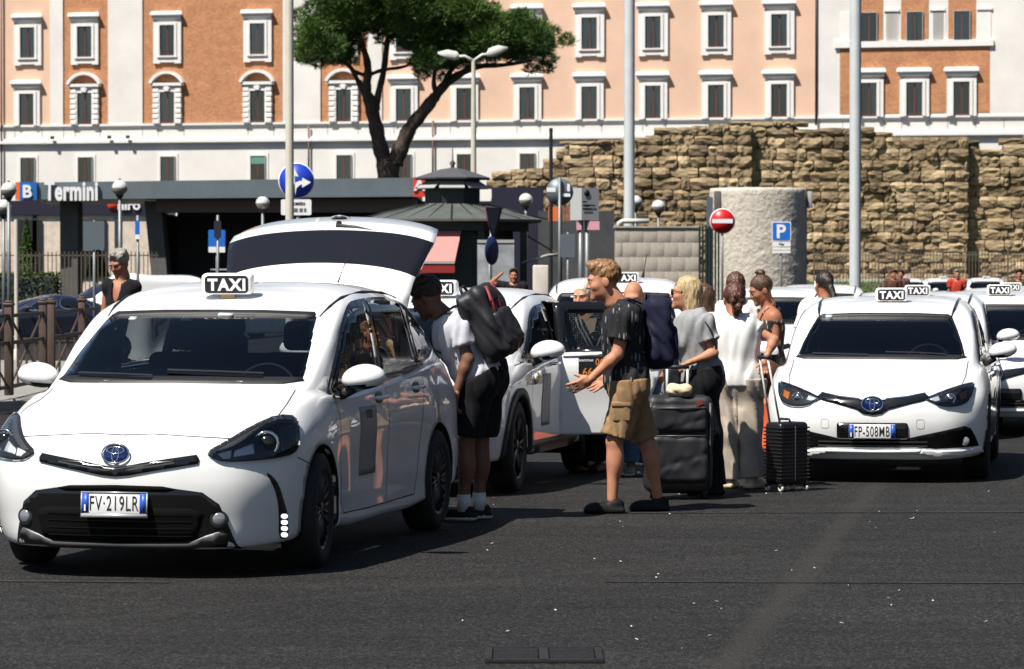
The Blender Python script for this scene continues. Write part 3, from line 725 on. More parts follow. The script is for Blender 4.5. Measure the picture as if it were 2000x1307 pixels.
    # stickers inside the screen
    for P, nm in (([(-.49, 1.365), (-.445, 1.365), (-.445, 1.38), (-.49, 1.38)], 'screen_sticker'), ([(.05, 1.392), (.14, 1.39), (.14, 1.402), (.05, 1.404)], 'screen_sticker')):
        obj(nm, sh.patch(P, 'front', .005, .04, .001), MT['sticker'], root)
    interior(root, 1.02, 1.5, 1)
    obj('rear_mirror', rbox((0, 1.80, 1.35), (.22, .04, .07), .02), MT['black_matte'], root)
    # roof gutters
    side_ribbons(sh, root, [], .01, MT['gap'], 'roof_gutter')
    for sg in (-1, 1):
        pts = [sh.cast(x, y, 'top') for x, y in ((.645, 1.76), (.66, 1.92), (.67, 2.15), (.675, 2.6), (.665, 3.1), (.63, 3.6))]
        obj('roof_gutter', tube([(sg * p.x, p.y, p.z + .002) for p, n in pts], [.004, .009, .010, .010, .010, .008], 6), MT['black_matte'], root)
    # tailgate opening and the raised tailgate
    og = chaikin([(-.60, .70), (.60, .70), (.64, .95), (.60, 1.15), (.50, 1.40), (0, 1.435), (-.50, 1.40), (-.60, 1.15), (-.64, .95)], 1)
    tg = sh.patch(og, 'rear', .0, .05, 0)
    sh.cut(og, 'rear')
    V, F = tg
    hinge = np.array((0, 4.02, 1.475))
    gate = empty('tailgate_pivot'); bpy.data.objects.remove(gate)
    # the gate is built shut in its own frame (origin on the hinge) and then swung up
    prof = [(.02, 0, .0), (.11, 0, -.015), (.19, 0, -.035), (.215, 0, -.055), (.31, 0, -.13), (.42, 0, -.235), (.47, 0, -.295), (.53, 0, -.38), (.60, 0, -.55)]
    XS = np.linspace(-1, 1, 25); V = []; wd = [.60, .612, .625, .63, .655, .68, .69, .685, .65]
    for (py, bow, pz), w in zip(prof, wd):
        for x in XS: V.append((x * w, py - .055 * x * x - .03 * abs(x) ** 6, pz - .035 * abs(x) ** 2 * (1 if pz > -.15 else .3)))
    n = len(XS); F = [(j*n+i, j*n+i+1, (j+1)*n+i+1, (j+1)*n+i) for j in range(len(prof)-1) for i in range(n-1)]
    fm = []
    for j in range(len(prof) - 1):
        for i in range(n - 1): fm.append(1 if 3 <= j <= 5 and 0 <= i < n - 1 else 0)
    tgo = obj('tailgate', (np.array(V), F), [W, MT['gate_glass'], MT['interior']], root, hinge, (R(81), 0, 0), fm=fm)
    md = tgo.modifiers.new('thickness', 'SOLIDIFY'); md.thickness = .035; md.offset = 1
    obj('rear_wiper', tube([(.03, .555, -.36), (.03, .53, -.32), (.16, .52, -.31), (.42, .46, -.28)], [.022, .020, .013, .006], 8), MT['black_matte'], tgo)
    e = add_emblem(tgo, (0, .60, -.50), 1.0, R(20), math.pi, tgo).data.materials[0] = MT['black_gloss']
    body_obj(sh, root, W)
    return root, sh
MT['notice'] = mat('door_notice', (.25, .25, .25), .5, var=(60, .5), stretch=(1, 1, 6))
MT['sticker'] = mat('sticker', (.45, .5, .52), .5)
MT['lamp_white'] = mat('lamp_reflector', (.8, .82, .85), .2, .4); MT['lamp_white2'] = mat('fog_lens', (.35, .36, .38), .15, .6)
MT['lamp_grey'] = mat('lamp_grey_reflector', (.16, .17, .18), .25, .7)
MT['gate_glass'] = mat('privacy_glass', (.012, .012, .016), .06, spec=.5)
taxi_a, shell_a = build_taxi_a()
# ------------------------------------------------------------------ hatchback taxi (the one facing us on the right) and its kind
F_LOC = Vector((2.80, 25.85, 0)); F_TH = R(9.8)
F_Y = [(0, 0), (.95, .90), (1.3, 1.24), (2.4, 2.26), (3.73, 3.50), (4.645, 4.33)]
F_Z = [(0, 0), (.165, .19), (.33, .33), (.53, .50), (.69, .64), (.79, .735), (.92, .85), (1.03, .945), (1.23, 1.135), (1.42, 1.31), (1.6, 1.455)]
def hatch_cage():
    c = BASE.copy()
    c[7, :, 0] *= .98; c[8, :, 0] *= .96; c[9, :, 0] *= .94; c[10, :, 0] *= .94
    c = warp(c, F_Y, F_Z, .99)
    return c
def wf(P): return [tuple(p) for p in wpoly(P, F_Y, F_Z)]
SIDE_FW = [(1.40, 1.02), (1.44, 1.04), (1.62, 1.16), (1.85, 1.32), (2.05, 1.395), (2.25, 1.425), (2.40, 1.435), (2.40, 1.435), (2.40, 1.05), (2.40, 1.05)]
SIDE_RW = [(2.47, 1.055), (2.47, 1.055), (2.47, 1.438), (2.47, 1.438), (2.85, 1.44), (3.22, 1.42), (3.42, 1.385), (3.58, 1.30), (3.56, 1.17), (3.36, 1.10)]
SIDE_SU = [(1.33, .99), (1.42, 1.06), (1.60, 1.18), (1.83, 1.34), (2.04, 1.415), (2.25, 1.447), (2.85, 1.462), (3.25, 1.445), (3.48, 1.40), (3.66, 1.31), (3.66, 1.20), (3.40, 1.075), (3.1, 1.05), (2.2, 1.015)]
def build_hatch(plate='FP-508MB'):
    root = empty('taxi', F_LOC, -F_TH); W = MT['white_paint']
    sh = Shell(hatch_cage(), .028, F_LOC, -F_TH)
    ws = [(0, .958), (.34, .957), (.60, .955), (.672, .965), (.645, 1.06), (.60, 1.17), (.55, 1.275), (.515, 1.295), (.26, 1.305), (0, 1.306)]
    ws = ws + mir2(ws[1:-1])
    obj('windscreen', sh.patch(ws, 'front', .003, .06, .004), MT['glass'], root)
    cw = [(0, .945), (.36, .942), (.62, .942), (.69, .955), (.668, .972), (.60, .974), (.34, .977), (0, .978)]
    obj('cowl', sh.patch(cw + mir2(cw[1:-1]), 'front', .006, .05), MT['black_matte'], root)
    for sg in (-1, 1):
        pl = [(.672, .965), (.645, 1.06), (.60, 1.17), (.55, 1.275), (.535, 1.27), (.583, 1.168), (.627, 1.06), (.652, .968)]
        VF = sh.patch(pl, 'front', .006, .03); obj('windscreen_band', VF if sg > 0 else mirror(VF), MT['black_gloss'], root)
    tb = [(0, 1.288), (.26, 1.287), (.525, 1.277), (.548, 1.277), (.515, 1.295), (.26, 1.305), (0, 1.306)]
    obj('windscreen_band', sh.patch(tb + mir2(tb[1:-1]), 'front', .0055, .04), MT['black_matte'], root)
    sh.cut(ws, 'front')
    fw, rw, su = wf(SIDE_FW), wf(SIDE_RW), chaikin(wf(SIDE_SU), 2)
    p = sh.patch(su, 'side', .005, .035, .008)
    for VF in (p, mirror(p)):
        V, F = VF
        keep = keep_outside(V, F, (fw, rw))
        obj('window_surround', (V, [f for f, k in zip(F, keep) if k]), MT['black_gloss'], root)
    side_glass(sh, root, [fw, rw], MT['dark_glass'])
    yw = (.90, 3.50)
    arches(sh, root, yw, .345); liners(root, yw, .352)
    for x, y in ((.775, .90), (-.775, .90), (.775, 3.5), (-.775, 3.5)): add_wheel(root, x, y, .317, 'f', 0, rm='dark_alloy', spokes=8)
    def both(name, P, m, off=.005, res=2.0, skirt=.012, smooth=0):
        P = chaikin(P, smooth) if smooth else P
        VF = sh.patch(P, 'cam', off, res, skirt); return obj(name, VF, m, root), obj(name, mirror(VF), m, root)
    HL = [(1806, 782), (1815, 777), (1850, 764), (1880, 754), (1901, 750), (1898, 766), (1893, 779), (1882, 791), (1860, 795), (1836, 794), (1818, 785)]
    for o, sg in zip(both('headlight', HL, MT['lamp_dark'], .007, 2.0, smooth=1), (1, -1)):
        for nm, P, m, of in (('lamp_reflector', [(1815, 781), (1832, 775), (1836, 784), (1826, 786)], MT['lamp_white'], .012), ('indicator', [(1873, 770), (1887, 765), (1886, 778), (1876, 783)], MT['lamp_amber'], .012),
                             ('lamp_trim', [(1812, 780), (1850, 766), (1899, 752), (1898, 755), (1850, 770), (1815, 782)], MT['chrome'], .012)):
            VF = sh.patch(P, 'cam', of, 2.0, .006); obj(nm, VF if sg > 0 else mirror(VF), m, o)
        p, n = sh.cast(1855, 781, 'cam')
        VF = xf(join([tube([(.038*math.cos(a), 0, .038*math.sin(a)) for a in np.linspace(0, 2*math.pi, 25)], .007, 6, False)]), p + n * .014, (0, 0, R(14)))
        obj('lamp_ring', VF if sg > 0 else mirror(VF), MT['chrome'], o)
        VF = xf(sphere((0, 0, 0), (.03, .014, .03)), p + n * .012, (0, 0, R(14))); obj('projector', VF if sg > 0 else mirror(VF), MT['chrome'], o)
        VF = sh.patch(chaikin(HL, 1), 'cam', .026, 2.5, .02); obj('lens', VF if sg > 0 else mirror(VF), MT['lens'], o)
    def half(P):                                # pixels of the right half -> symmetric front outline
        Q = [sh.cast(u, v, 'cam')[0] for u, v in P]; Q = [(max(q.x, 0), q.z) for q in Q]
        Q[0] = (0, Q[0][1]); Q[-1] = (0, Q[-1][1]); return Q
    g = half([(1704, 783), (1730, 781), (1770, 777), (1807, 770), (1815, 777), (1806, 783), (1770, 791), (1735, 800), (1722, 808), (1704, 811)])
    gr = obj('upper_grille', sh.patch(g + mir2(g[1:-1]), 'front', .010, .02), MT['black_gloss'], root)
    for dz, m in ((.000, MT['chrome']),):
        ln = [g[1], g[2], g[3]]
        for L_ in (ln, [(-x, z) for x, z in ln]): obj('grille_bar', sh.ribbon(L_, 'front', .012, .016), m, gr)
    lo = half([(1704, 857), (1770, 857), (1797, 851), (1840, 842), (1884, 832), (1895, 836), (1904, 852), (1911, 870), (1880, 874), (1828, 877), (1790, 874), (1704, 874)])
    lb = obj('lower_intake', sh.patch(lo + mir2(lo[1:-1]), 'front', .006, .025), MT['gap'], root)
    for z in (.262, .295, .328): obj('intake_slat', sh.ribbon([(-.42, z), (.42, z)], 'front', .010, .012), MT['grey_plastic'], lb)
    for VF in (lambda p: (p, mirror(p)))(sh.patch([(1800, 877), (1830, 880), (1880, 877), (1912, 872), (1915, 880), (1880, 887), (1826, 890), (1795, 885)], 'cam', .03, 2.5, .04)): obj('bumper_lip', VF, W, root)
    bl = half([(1704, 878), (1800, 877), (1797, 884), (1704, 884)]); obj('bumper_lip', sh.patch(bl + mir2(bl[1:-1]), 'front', .03, .04, .04), W, root)
    pb = obj('plate_bracket', sh.patch(rrect(-.275, .275, .348, .475, .02), 'front', .012, .05), MT['black_gloss'], root)
    for sg in (-1, 1):
        p, n = sh.cast(sg * .70, .33, 'front')
        f = obj('fog_lamp', sphere((0, 0, 0), (.035, .012, .035), 16, 8), MT['lamp_white2'], root, p + n * .012)
    for VF in (lambda p: (p, mirror(p)))(sh.ribbon([(1877, 756), (1886, 735), (1891, 705)], 'cam', .006, .0015, 8)): obj('bonnet_gap', VF, MT['gap'], root)
    sq = sh.ribbon(closed(rrect(.34, .40, .43, .50, .015)), 'front', .004, .0015); obj('tow_cover', sq, MT['seam'], root); obj('tow_cover', mirror(sq), MT['seam'], root)
    side_ribbons(sh, root, [wf([(1.42, 1.02), (1.38, .9), (1.385, .6), (1.40, .34), (1.46, .29)]), wf([(2.44, 1.03), (2.45, .8), (2.44, .5), (2.42, .29)]), wf([(3.40, 1.06), (3.38, .95), (3.30, .80), (3.24, .6), (3.18, .40), (3.12, .29)]), wf([(1.46, .29), (2.3, .28), (3.12, .29)])], .007, MT['gap'], 'door_gap')
    for y, z in ((2.15, .83), (3.0, .85)):
        p, n = sh.cast(y, z, 'side')
        for sg in (-1, 1): obj('door_handle', tube([(sg*(p.x+.004), y-.11, z), (sg*(p.x+.034), y-.08, z), (sg*(p.x+.036), y+.05, z+.004), (sg*(p.x+.006), y+.09, z+.004)], [.010, .014, .014, .010], 8), W, root)
    p, n = sh.cast(0, .620, 'front'); add_emblem(root, p + Vector((0, -.018, 0)), 1.22, R(-10))
    p, n = sh.cast(0, .408, 'front'); add_plate(root, p + Vector((0, -.024, 0)), plate)
    for sg in (-1, 1): add_mirror(root, sg, (sg * .965, 1.36, 1.005), W, .95)
    p, n = sh.cast(.03, 2.05, 'top'); add_sign(root, p + Vector((0, 0, -.036)), R(2), R(2)).scale = (.87, .9, .9)
    for line in ([(.04, .985), (.30, .98), (.52, .968)], [(-.55, .972), (-.30, .968), (-.10, .965)]):
        obj('wiper', sh.ribbon(line, 'front', .020, .022), MT['black_matte'], root)
    obj('screen_sticker', sh.patch([(-.49, 1.272), (-.435, 1.272), (-.435, 1.29), (-.49, 1.29)], 'front', .006, .05, .001), MT['sticker'], root)
    for sg in (-1, 1):
        pts = [sh.cast(x, y, 'top')[0] for x, y in ((.545, 1.66), (.56, 1.85), (.57, 2.1), (.575, 2.5), (.56, 3.0), (.54, 3.35))]
        obj('roof_rail', tube([(sg * q.x, q.y, q.z + .004) for q in pts], [.006, .013, .014, .014, .014, .008], 6), MT['black_gloss'], root)
    # rear lamps and rear window for the copies seen from other sides
    for sg in (-1, 1):
        VF = sh.patch(chaikin([(.52, .80), (.70, .82), (.74, .95), (.60, .98), (.50, .92)], 1), 'rear', .006, .05); obj('rear_lamp', VF if sg > 0 else mirror(VF), MT['lamp_red'], root)
    rwp = [(-.50, 1.07), (.50, 1.07), (.42, 1.30), (0, 1.32), (-.42, 1.30)]
    obj('rear_window', sh.patch(rwp, 'rear', .004, .06), MT['dark_glass'], root); sh.cut(rwp, 'rear')
    interior(root, .97, 1.4, 1, zoff=-.06)
    obj('rear_mirror', rbox((0, 1.66, 1.245), (.22, .04, .07), .02), MT['black_matte'], root)
    body_obj(sh, root, W)
    return root, sh
MT['seam'] = mat('bumper_seam', (.4, .4, .4), .5)
taxi_f, shell_f = build_hatch()
tag(taxi_f, 'white hatchback taxi facing us on the right, plate FP-508MB', 'taxi', 'white taxis')
# ------------------------------------------------------------------ the middle taxi with its rear door open
B_LOC = Vector((-1.03, 24.15, 0)); B_TH = R(13.0)
B_Y = [(0, 0), (.95, .93), (2.4, 2.33), (3.73, 3.57), (4.645, 4.39)]
B_Z = [(0, 0), (.165, .24), (.33, .40), (.53, .60), (.69, .76), (.79, .85), (.92, .94), (1.03, 1.0), (1.23, 1.19), (1.42, 1.365), (1.6, 1.535)]
def build_suv():
    root = empty('taxi', B_LOC, -B_TH); W = MT['white_paint']
    c = BASE.copy(); c[9, :, 0] *= .97; c[10, :, 0] *= .97
    sh = Shell(warp(c, B_Y, B_Z, 1.02), .028, B_LOC, -B_TH)
    def wb(P): return [tuple(p) for p in wpoly(P, B_Y, B_Z)]
    ws = [(0, 1.012), (.34, 1.011), (.62, 1.01), (.71, 1.02), (.685, 1.13), (.65, 1.24), (.615, 1.335), (.59, 1.355), (.30, 1.363), (0, 1.365)]
    ws = ws + mir2(ws[1:-1])
    obj('windscreen', sh.patch(ws, 'front', .003, .06, .004), MT['glass'], root); sh.cut(ws, 'front')
    cw = [(0, .995), (.36, .992), (.63, .99), (.725, 1.005), (.708, 1.028), (.62, 1.03), (.34, 1.031), (0, 1.032)]
    obj('cowl', sh.patch(cw + mir2(cw[1:-1]), 'front', .006, .05), MT['black_matte'], root)
    fw = wb(SIDE_FW); su = chaikin(wb(SIDE_SU), 2); rw = wb(SIDE_RW)
    p = sh.patch(su, 'side', .005, .04, .008)
    # rear door outline (right-hand side is open; the left one stays shut)
    dr = [(2.42, .36), (2.40, .6), (2.40, 1.0), (2.41, 1.40), (2.50, 1.415), (3.0, 1.40), (3.30, 1.345), (3.42, 1.25), (3.40, 1.08), (3.30, .93), (3.22, .78), (3.16, .6), (3.10, .42), (3.06, .36)]
    door = sh.patch(dr, 'side', .0, .04, 0)
    V, F = p; k = keep_outside(V, F, (fw, dr)); obj('window_surround', (V, [f for f, q in zip(F, k) if q]), MT['black_gloss'], root)
    V, F = mirror(p); k = keep_outside(V, F, (fw, rw)); obj('window_surround', (V, [f for f, q in zip(F, k) if q]), MT['black_gloss'], root)
    side_glass(sh, root, [fw], MT['dark_glass'])
    VF = mirror(sh.patch(chaikin(rw, 2), 'side', .006, .06, .008)); obj('window', VF, MT['dark_glass'], root)
    sh.cut(dr, 'side', where=lambda C: C[:, 0] > 0)
    # the open door
    hx, hy = .875, 2.42
    V, F = door; V = V - np.array((hx, hy, 0))
    rwl = chaikin([(2.50, 1.045), (2.50, 1.045), (2.50, 1.35), (2.55, 1.352), (2.95, 1.345), (3.18, 1.30), (3.33, 1.22), (3.31, 1.10), (3.2, 1.06)], 1)
    C = np.array([V[list(f)].mean(0) for f in F]); kp = ~inside(np.array(rwl) - np.array((hy, 0)), C[:, [1, 2]])
    fmat = [1 if C[i][2] > 1.02 else 0 for i in range(len(F)) if kp[i]]
    d = obj('rear_door', (V, [f for f, q in zip(F, kp) if q]), [W, MT['black_gloss']], root, (hx, hy, 0), (0, 0, -R(64)), fm=fmat)
    tag(d, 'rear passenger door standing open')
    md = d.modifiers.new('thickness', 'SOLIDIFY'); md.thickness = .05; md.offset = -1
    gl = sh.patch(rwl, 'side', -.02, .06, 0); obj('window', (gl[0] - np.array((hx, hy, 0)), gl[1]), MT['dark_glass'], d)
    obj('door_handle', tube([(.02, .68, .93), (.045, .72, .93), (.045, .84, .935), (.02, .88, .935)], [.010, .014, .014, .010], 8), W, d)
    obj('window_trim', tube([(.006 , .02, 1.02), (.012, .5, 1.025), (.0, .9, 1.06)], .010, 6), MT['black_gloss'], d)
    # telephone sticker
    zc = .885; x0 = .034
    st = obj('phone_sticker', xf(prism(rrect(-.115, .115, -.095, .095, .015), 0, -.003), (x0 + .003, .27, zc), (0, 0, R(90))), MT['ink'], d, smooth=False)
    for s_, sz, dx, dz, m in (('06', .075, .055, .05, 'orange_print'), ('6645', .095, 0, -.03, 'orange_print'), ('PRONTOTAXI', .022, -.06, .062, 'white_print'), ('CAIRO', .026, -.02, -.082, 'white_print')):
        t = text_vf(s_, sz, .001, .001, .9); obj('lettering', xf(t, (x0 + .006, .27 + dx, zc + dz), (0, 0, R(90))), MT[m], st, smooth=False)
    obj('yellow_sticker', xf(prism(rrect(-.055, .055, -.035, .035, .01), 0, -.003), (x0 + .004, .42, zc + .065), (0, 0, R(90))), MT['yellow_print'], d, smooth=False)
    yw = (.93, 3.57); r = .345
    for y in yw:
        cc = [(y + .372 * math.cos(a), .355 + .372 * math.sin(a)) for a in np.linspace(0, 2 * math.pi, 48, endpoint=False)]
        ring = [(y + q * math.cos(a), .355 + q * math.sin(a)) for q, aa in ((.425, np.linspace(-.35, math.pi + .35, 26)), (.36, np.linspace(math.pi + .35, -.35, 26))) for a in aa]
        VF = sh.patch(ring, 'side', .012, .04, .02)
        obj('arch_cladding', VF, MT['black_matte'], root); obj('arch_cladding', mirror(VF), MT['black_matte'], root)
        sh.cut(cc, 'side', both=True, where=lambda C: C[:, 2] < .95)
    liners(root, yw, .38)
    VF = sh.patch([(1.30, .235), (3.2, .235), (3.2, .36), (1.30, .36)], 'side', .012, .06, .02)
    obj('sill_cladding', VF, MT['black_matte'], root); obj('sill_cladding', mirror(VF), MT['black_matte'], root)
    for x, y in ((.80, .93), (-.80, .93), (.80, 3.57), (-.80, 3.57)): add_wheel(root, x, y, r, 'b', .05 if y < 2 else 0, rm='dark_alloy', spokes=5, rim=.24)
    # lamps, grille, bumper
    for sg in (-1, 1):
        VF = sh.patch(chaikin([(.42, .74), (.60, .755), (.80, .80), (.83, .86), (.74, .87), (.56, .82), (.42, .79)], 1), 'front', .006, .03)
        h = obj('headlight', VF if sg > 0 else mirror(VF), MT['lamp_white'], root)
        VF = sh.patch(chaikin([(.55, .77), (.66, .785), (.70, .83), (.58, .81)], 1), 'front', .012, .03); obj('lamp_reflector', VF if sg > 0 else mirror(VF), MT['lamp_dark'], h)
    g = [(0, .70), (.30, .72), (.44, .745), (.43, .785), (.25, .77), (0, .765)]
    obj('upper_grille', sh.patch(g + mir2(g[1:-1]), 'front', .008, .03), MT['black_gloss'], root)
    g = [(0, .30), (.45, .31), (.62, .36), (.58, .50), (.45, .52), (0, .53)]
    obj('lower_intake', sh.patch(g + mir2(g[1:-1]), 'front', .008, .03), MT['gap'], root)
    p, n = sh.cast(0, .74, 'front'); add_emblem(root, p + Vector((0, -.02, 0)), 1.1, R(-10))
    side_ribbons(sh, root, [wb([(1.42, 1.02), (1.38, .9), (1.385, .6), (1.40, .34)]), wb([(1.0, .93), (1.2, .955), (1.40, .96)])], .007, MT['gap'], 'door_gap')
    for sg in (-1, 1): add_mirror(root, sg, (sg * .995, 1.47, 1.04), W, 1.12)
    p, n = sh.cast(0, 2.02, 'top'); add_sign(root, p + Vector((0, 0, -.03)), R(4), R(2))
    for y, z in ((2.18, .93),):
        p, n = sh.cast(y, z, 'side')
        for sg in (-1, 1): obj('door_handle', tube([(sg*(p.x+.004), y-.11, z), (sg*(p.x+.034), y-.08, z), (sg*(p.x+.036), y+.05, z+.004), (sg*(p.x+.006), y+.09, z+.004)], [.010, .014, .014, .010], 8), MT['chrome'], root)
    # notices on the front door
    obj('door_notice', sh.patch([(1.72, .46), (2.02, .46), (2.02, .86), (1.72, .86)], 'side', .002, .08, .001), MT['notice'], root)
    for (y0, y1, z0, z1, m) in ((1.42, 1.66, .80, .86, 'white_print'), (1.46, 1.62, .795, .835, 'yellow_print'), (1.42, 1.50, .79, .83, 'red_print')):
        obj('fleet_sticker', sh.patch([(y0, z0), (y1, z0 + .03), (y1, z1 + .03), (y0, z1)], 'side', .003 + .001 * len(m) % 3, .06, .001), MT[m], root)
    for VF in (lambda q: (q, mirror(q)))(sh.patch(chaikin([(.48, .85), (.70, .86), (.76, 1.0), (.60, 1.02), (.46, .95)], 1), 'rear', .006, .05)): obj('rear_lamp', VF, MT['lamp_red'], root)
    rwp = [(-.50, 1.15), (.50, 1.15), (.42, 1.36), (0, 1.38), (-.42, 1.36)]
    obj('rear_window', sh.patch(rwp, 'rear', .004, .06), MT['dark_glass'], root); sh.cut(rwp, 'rear')
    for sg in (-1, 1):
        pts = [sh.cast(x, y, 'top')[0] for x, y in ((.63, 1.72), (.645, 1.9), (.655, 2.15), (.655, 2.6), (.64, 3.1), (.60, 3.45))]
        obj('roof_gutter', tube([(sg * q.x, q.y, q.z + .001) for q in pts], [.004, .009, .010, .010, .010, .008], 6), MT['black_matte'], root)
    interior(root, 1.0, 1.4, 1)
    body_obj(sh, root, W)
    return root, sh
MT['orange_print'] = mat('orange_print', (.75, .25, .05), .5)
MT['yellow_print'] = mat('yellow_print', (.75, .55, .02), .5)
MT['red_print'] = mat('red_print', (.6, .03, .03), .5)
taxi_b, shell_b = build_suv()
tag(taxi_b, 'white taxi with its rear door open behind the young man in shorts', 'taxi', 'white taxis')

# ------------------------------------------------------------------ other cars: copies and simpler kinds
def strip(root, names):
    for ch in list(root.children):
        if ch.name.split('.')[0] in names:
            for g in list(ch.children): bpy.data.objects.remove(g)
            bpy.data.objects.remove(ch)
def taxi_copy(src, u, d, th, label, dz=0.0, drop=('licence_plate',)):
    c = copy_tree(src); c.location = (gx(u, d), d, ground_z(gx(u, d), d) + dz); c.rotation_euler = (0, 0, -R(th)); strip(c, drop)
    return tag(c, label, 'taxi', 'white taxis')
taxi_copy(taxi_f, 1768, 32.4, 9.5, 'white taxi close behind the FP-508MB taxi, its roof sign showing')
taxi_copy(taxi_f, 1942, 33.5, 9, 'white taxi at the right edge beside the FP-508MB taxi')
taxi_copy(taxi_f, 1968, 41.0, 9, 'white taxi behind the right edge taxi, only its roof sign showing')
taxi_copy(taxi_f, 2034, 47.0, 9, 'white taxi cut off by the right border, roof sign half visible')
def gate_shut(src):                             # the tall kind with its tailgate closed
    c = copy_tree(src); strip(c, ('licence_plate', 'tailgate', 'roof_sign', 'antenna'))
    return c
tc = gate_shut(taxi_a); tc.location = (gx(1188, 35.5), 35.5, 0); tc.rotation_euler = (0, 0, -R(4))
add_sign(tc, (.11, 2.2, 1.48)); obj('antenna', tube([(.26, 3.3, 1.55), (.28, 3.36, 1.68), (.31, 3.44, 1.86)], [.03, .008, .004], 6), MT['black_matte'], tc)
tag(tc, 'white taxi facing us behind the open door, long roof antenna', 'taxi', 'white taxis')
taxi_copy(taxi_f, 1480, 44, 12, 'white taxi behind the three women with tied up hair', drop=('licence_plate', 'roof_sign'))
taxi_copy(taxi_f, 1600, 53, 6, 'white taxi behind the woman with the long dark ponytail')
for u, d, th, lab in ((1790, 120, -4, 'white taxi parked far off beside the pole, nearest the grass'), (1845, 124, 5, 'white taxi parked far off, second from the grass'), (1925, 130, 8, 'white taxi parked far off, right of the red shirt')):
    taxi_copy(taxi_f, u, d, th, lab)

def build_plain(cage, paint, name, ymap, zmap, glassP, wheels, r, estate=False, rim='alloy', res=.06):
    """a simpler car for the background: opaque dark glass panels set into the shell"""
    root = empty(name); sh = Shell(cage, res)
    wsP, sideP, rearP = glassP
    g = MT['far_glass']
    obj('windscreen', sh.patch(wsP + mir2(wsP[1:-1]), 'front', .006, .08), g, root)
    for P in sideP:
        VF = sh.patch(chaikin(P, 2), 'side', .008, .08); obj('window', VF, g, root); obj('window', mirror(VF), g, root)
        rb = sh.ribbon(closed(chaikin(P, 2)), 'side', .03, .012); 
        for q in (rb, mirror(rb)): obj('window_trim', q, MT['chrome'] if name == 'sedan_car' else MT['black_gloss'], root)
    if rearP: obj('rear_window', sh.patch(rearP, 'rear', .006, .08), g, root)
    arches(sh, root, wheels, r + .03); liners(root, wheels, r + .035)
    for y in wheels:
        for sg in (-1, 1): add_wheel(root, sg * .78, y, r, 'p' + rim, 0, rm=rim, spokes=7)
    for sg in (-1, 1):
        m = sh.cast(1.55, .95, 'side')[0]; add_mirror(root, sg, (sg * (m.x + .09), 1.5, 1.03), paint)
        VF = sh.patch(chaikin([(.45, .62), (.78, .66), (.80, .78), (.50, .74)], 1), 'front', .006, .06); obj('headlight', VF if sg > 0 else mirror(VF), MT['lamp_white'], root)
        VF = sh.patch(chaikin([(.45, .76), (.80, .78), (.80, .92), (.50, .92)], 1), 'rear', .008, .06); obj('rear_lamp', VF if sg > 0 else mirror(VF), MT['lamp_red'], root)
        for y in (2.2, 3.15):
            z = .86; p = sh.cast(y, z, 'side')[0]; obj('door_handle', tube([(sg*(p.x+.004), y-.1, z), (sg*(p.x+.03), y-.05, z), (sg*(p.x+.03), y+.05, z), (sg*(p.x+.004), y+.1, z)], .014, 6), paint if paint is not MT['navy_paint'] else MT['black_gloss'], root)
    side_ribbons(sh, root, [[(1.42, 1.0), (1.38, .6), (1.42, .3)], [(2.44, 1.0), (2.44, .3)], [(3.4, .95), (3.2, .6), (3.1, .3)]], .01, MT['gap'], 'door_gap')
    gq = [(0, .50), (.38, .52), (.42, .66), (0, .68)]; obj('upper_grille', sh.patch(gq + mir2(gq[1:-1]), 'front', .008, .06), MT['black_gloss'], root)
    V, F = sh.mesh(); b = obj('body', (V, F), paint, root)
    return root
# sedan: long boot
c = BASE.copy()
for k, (yy, zz) in {8: (3.72, 1.02), 9: (4.25, 1.0), 10: (4.35, 1.0), 11: (4.36, 1.0)}.items():
    pass
c[6, 9:, 1] = [4.15, 4.28, 4.30]; c[6, 9:, 2] = [1.01, 1.03, 1.035]
c[7, 8:, 1] = [3.62, 3.86, 3.95, 3.96]; c[7, 8:, 2] = [1.05, 1.06, 1.065, 1.07]; c[7, 8:, 0] = [.78, .66, .36, 0]
c[8, 7:, 1] = [3.05, 3.40, 3.60, 3.68, 3.69]; c[8, 7:, 2] = [1.27, 1.26, 1.22, 1.22, 1.22]; c[8, 8:, 0] = [.70, .60, .33, 0]
c[9, 6:, 1] = [2.4, 2.8, 3.05, 3.2, 3.26, 3.27]; c[9, 6:, 2] = [1.46, 1.45, 1.42, 1.39, 1.40, 1.405]; c[9, 8:, 0] = [.62, .54, .3, 0]
c[10, 6:, 1] = [2.45, 2.7, 2.85, 2.95, 3.0, 3.02]; c[10, 6:, 2] = [1.53, 1.52, 1.50, 1.48, 1.475, 1.475]
c[11, 6:, 1] = [2.5, 2.65, 2.75, 2.8, 2.85, 2.86]; c[11, 6:, 2] = [1.55, 1.545, 1.535, 1.53, 1.525, 1.525]
S_Y = [(0, 0), (.95, .95), (3.73, 3.85), (4.645, 4.85)]; S_Z = [(0, 0), (1.0, .95), (1.6, 1.46)]
sedan = build_plain(warp(c, S_Y, S_Z, 1.03), MT['navy_paint'], 'sedan_car', S_Y, S_Z,
    ([(0, .98), (.62, .97), (.70, .985), (.60, 1.30), (.3, 1.33), (0, 1.335)],
     [[(1.42, .96), (1.7, 1.17), (2.0, 1.31), (2.40, 1.345), (2.40, .985)], [(2.48, .985), (2.48, 1.345), (2.9, 1.33), (3.2, 1.25), (3.42, 1.08), (3.40, 1.02)]],
     [(-.52, 1.03), (.52, 1.03), (.44, 1.28), (-.44, 1.28)]), (.95, 3.85), .325)
sx, sd = gx(62, 99), 99.0
sedan.location = (gx(-60, 97), 97, ground_z(gx(-60, 97), 97)); sedan.rotation_euler = (0, 0, -R(68))
tag(sedan, 'dark navy saloon car passing behind the brown railing', 'car')
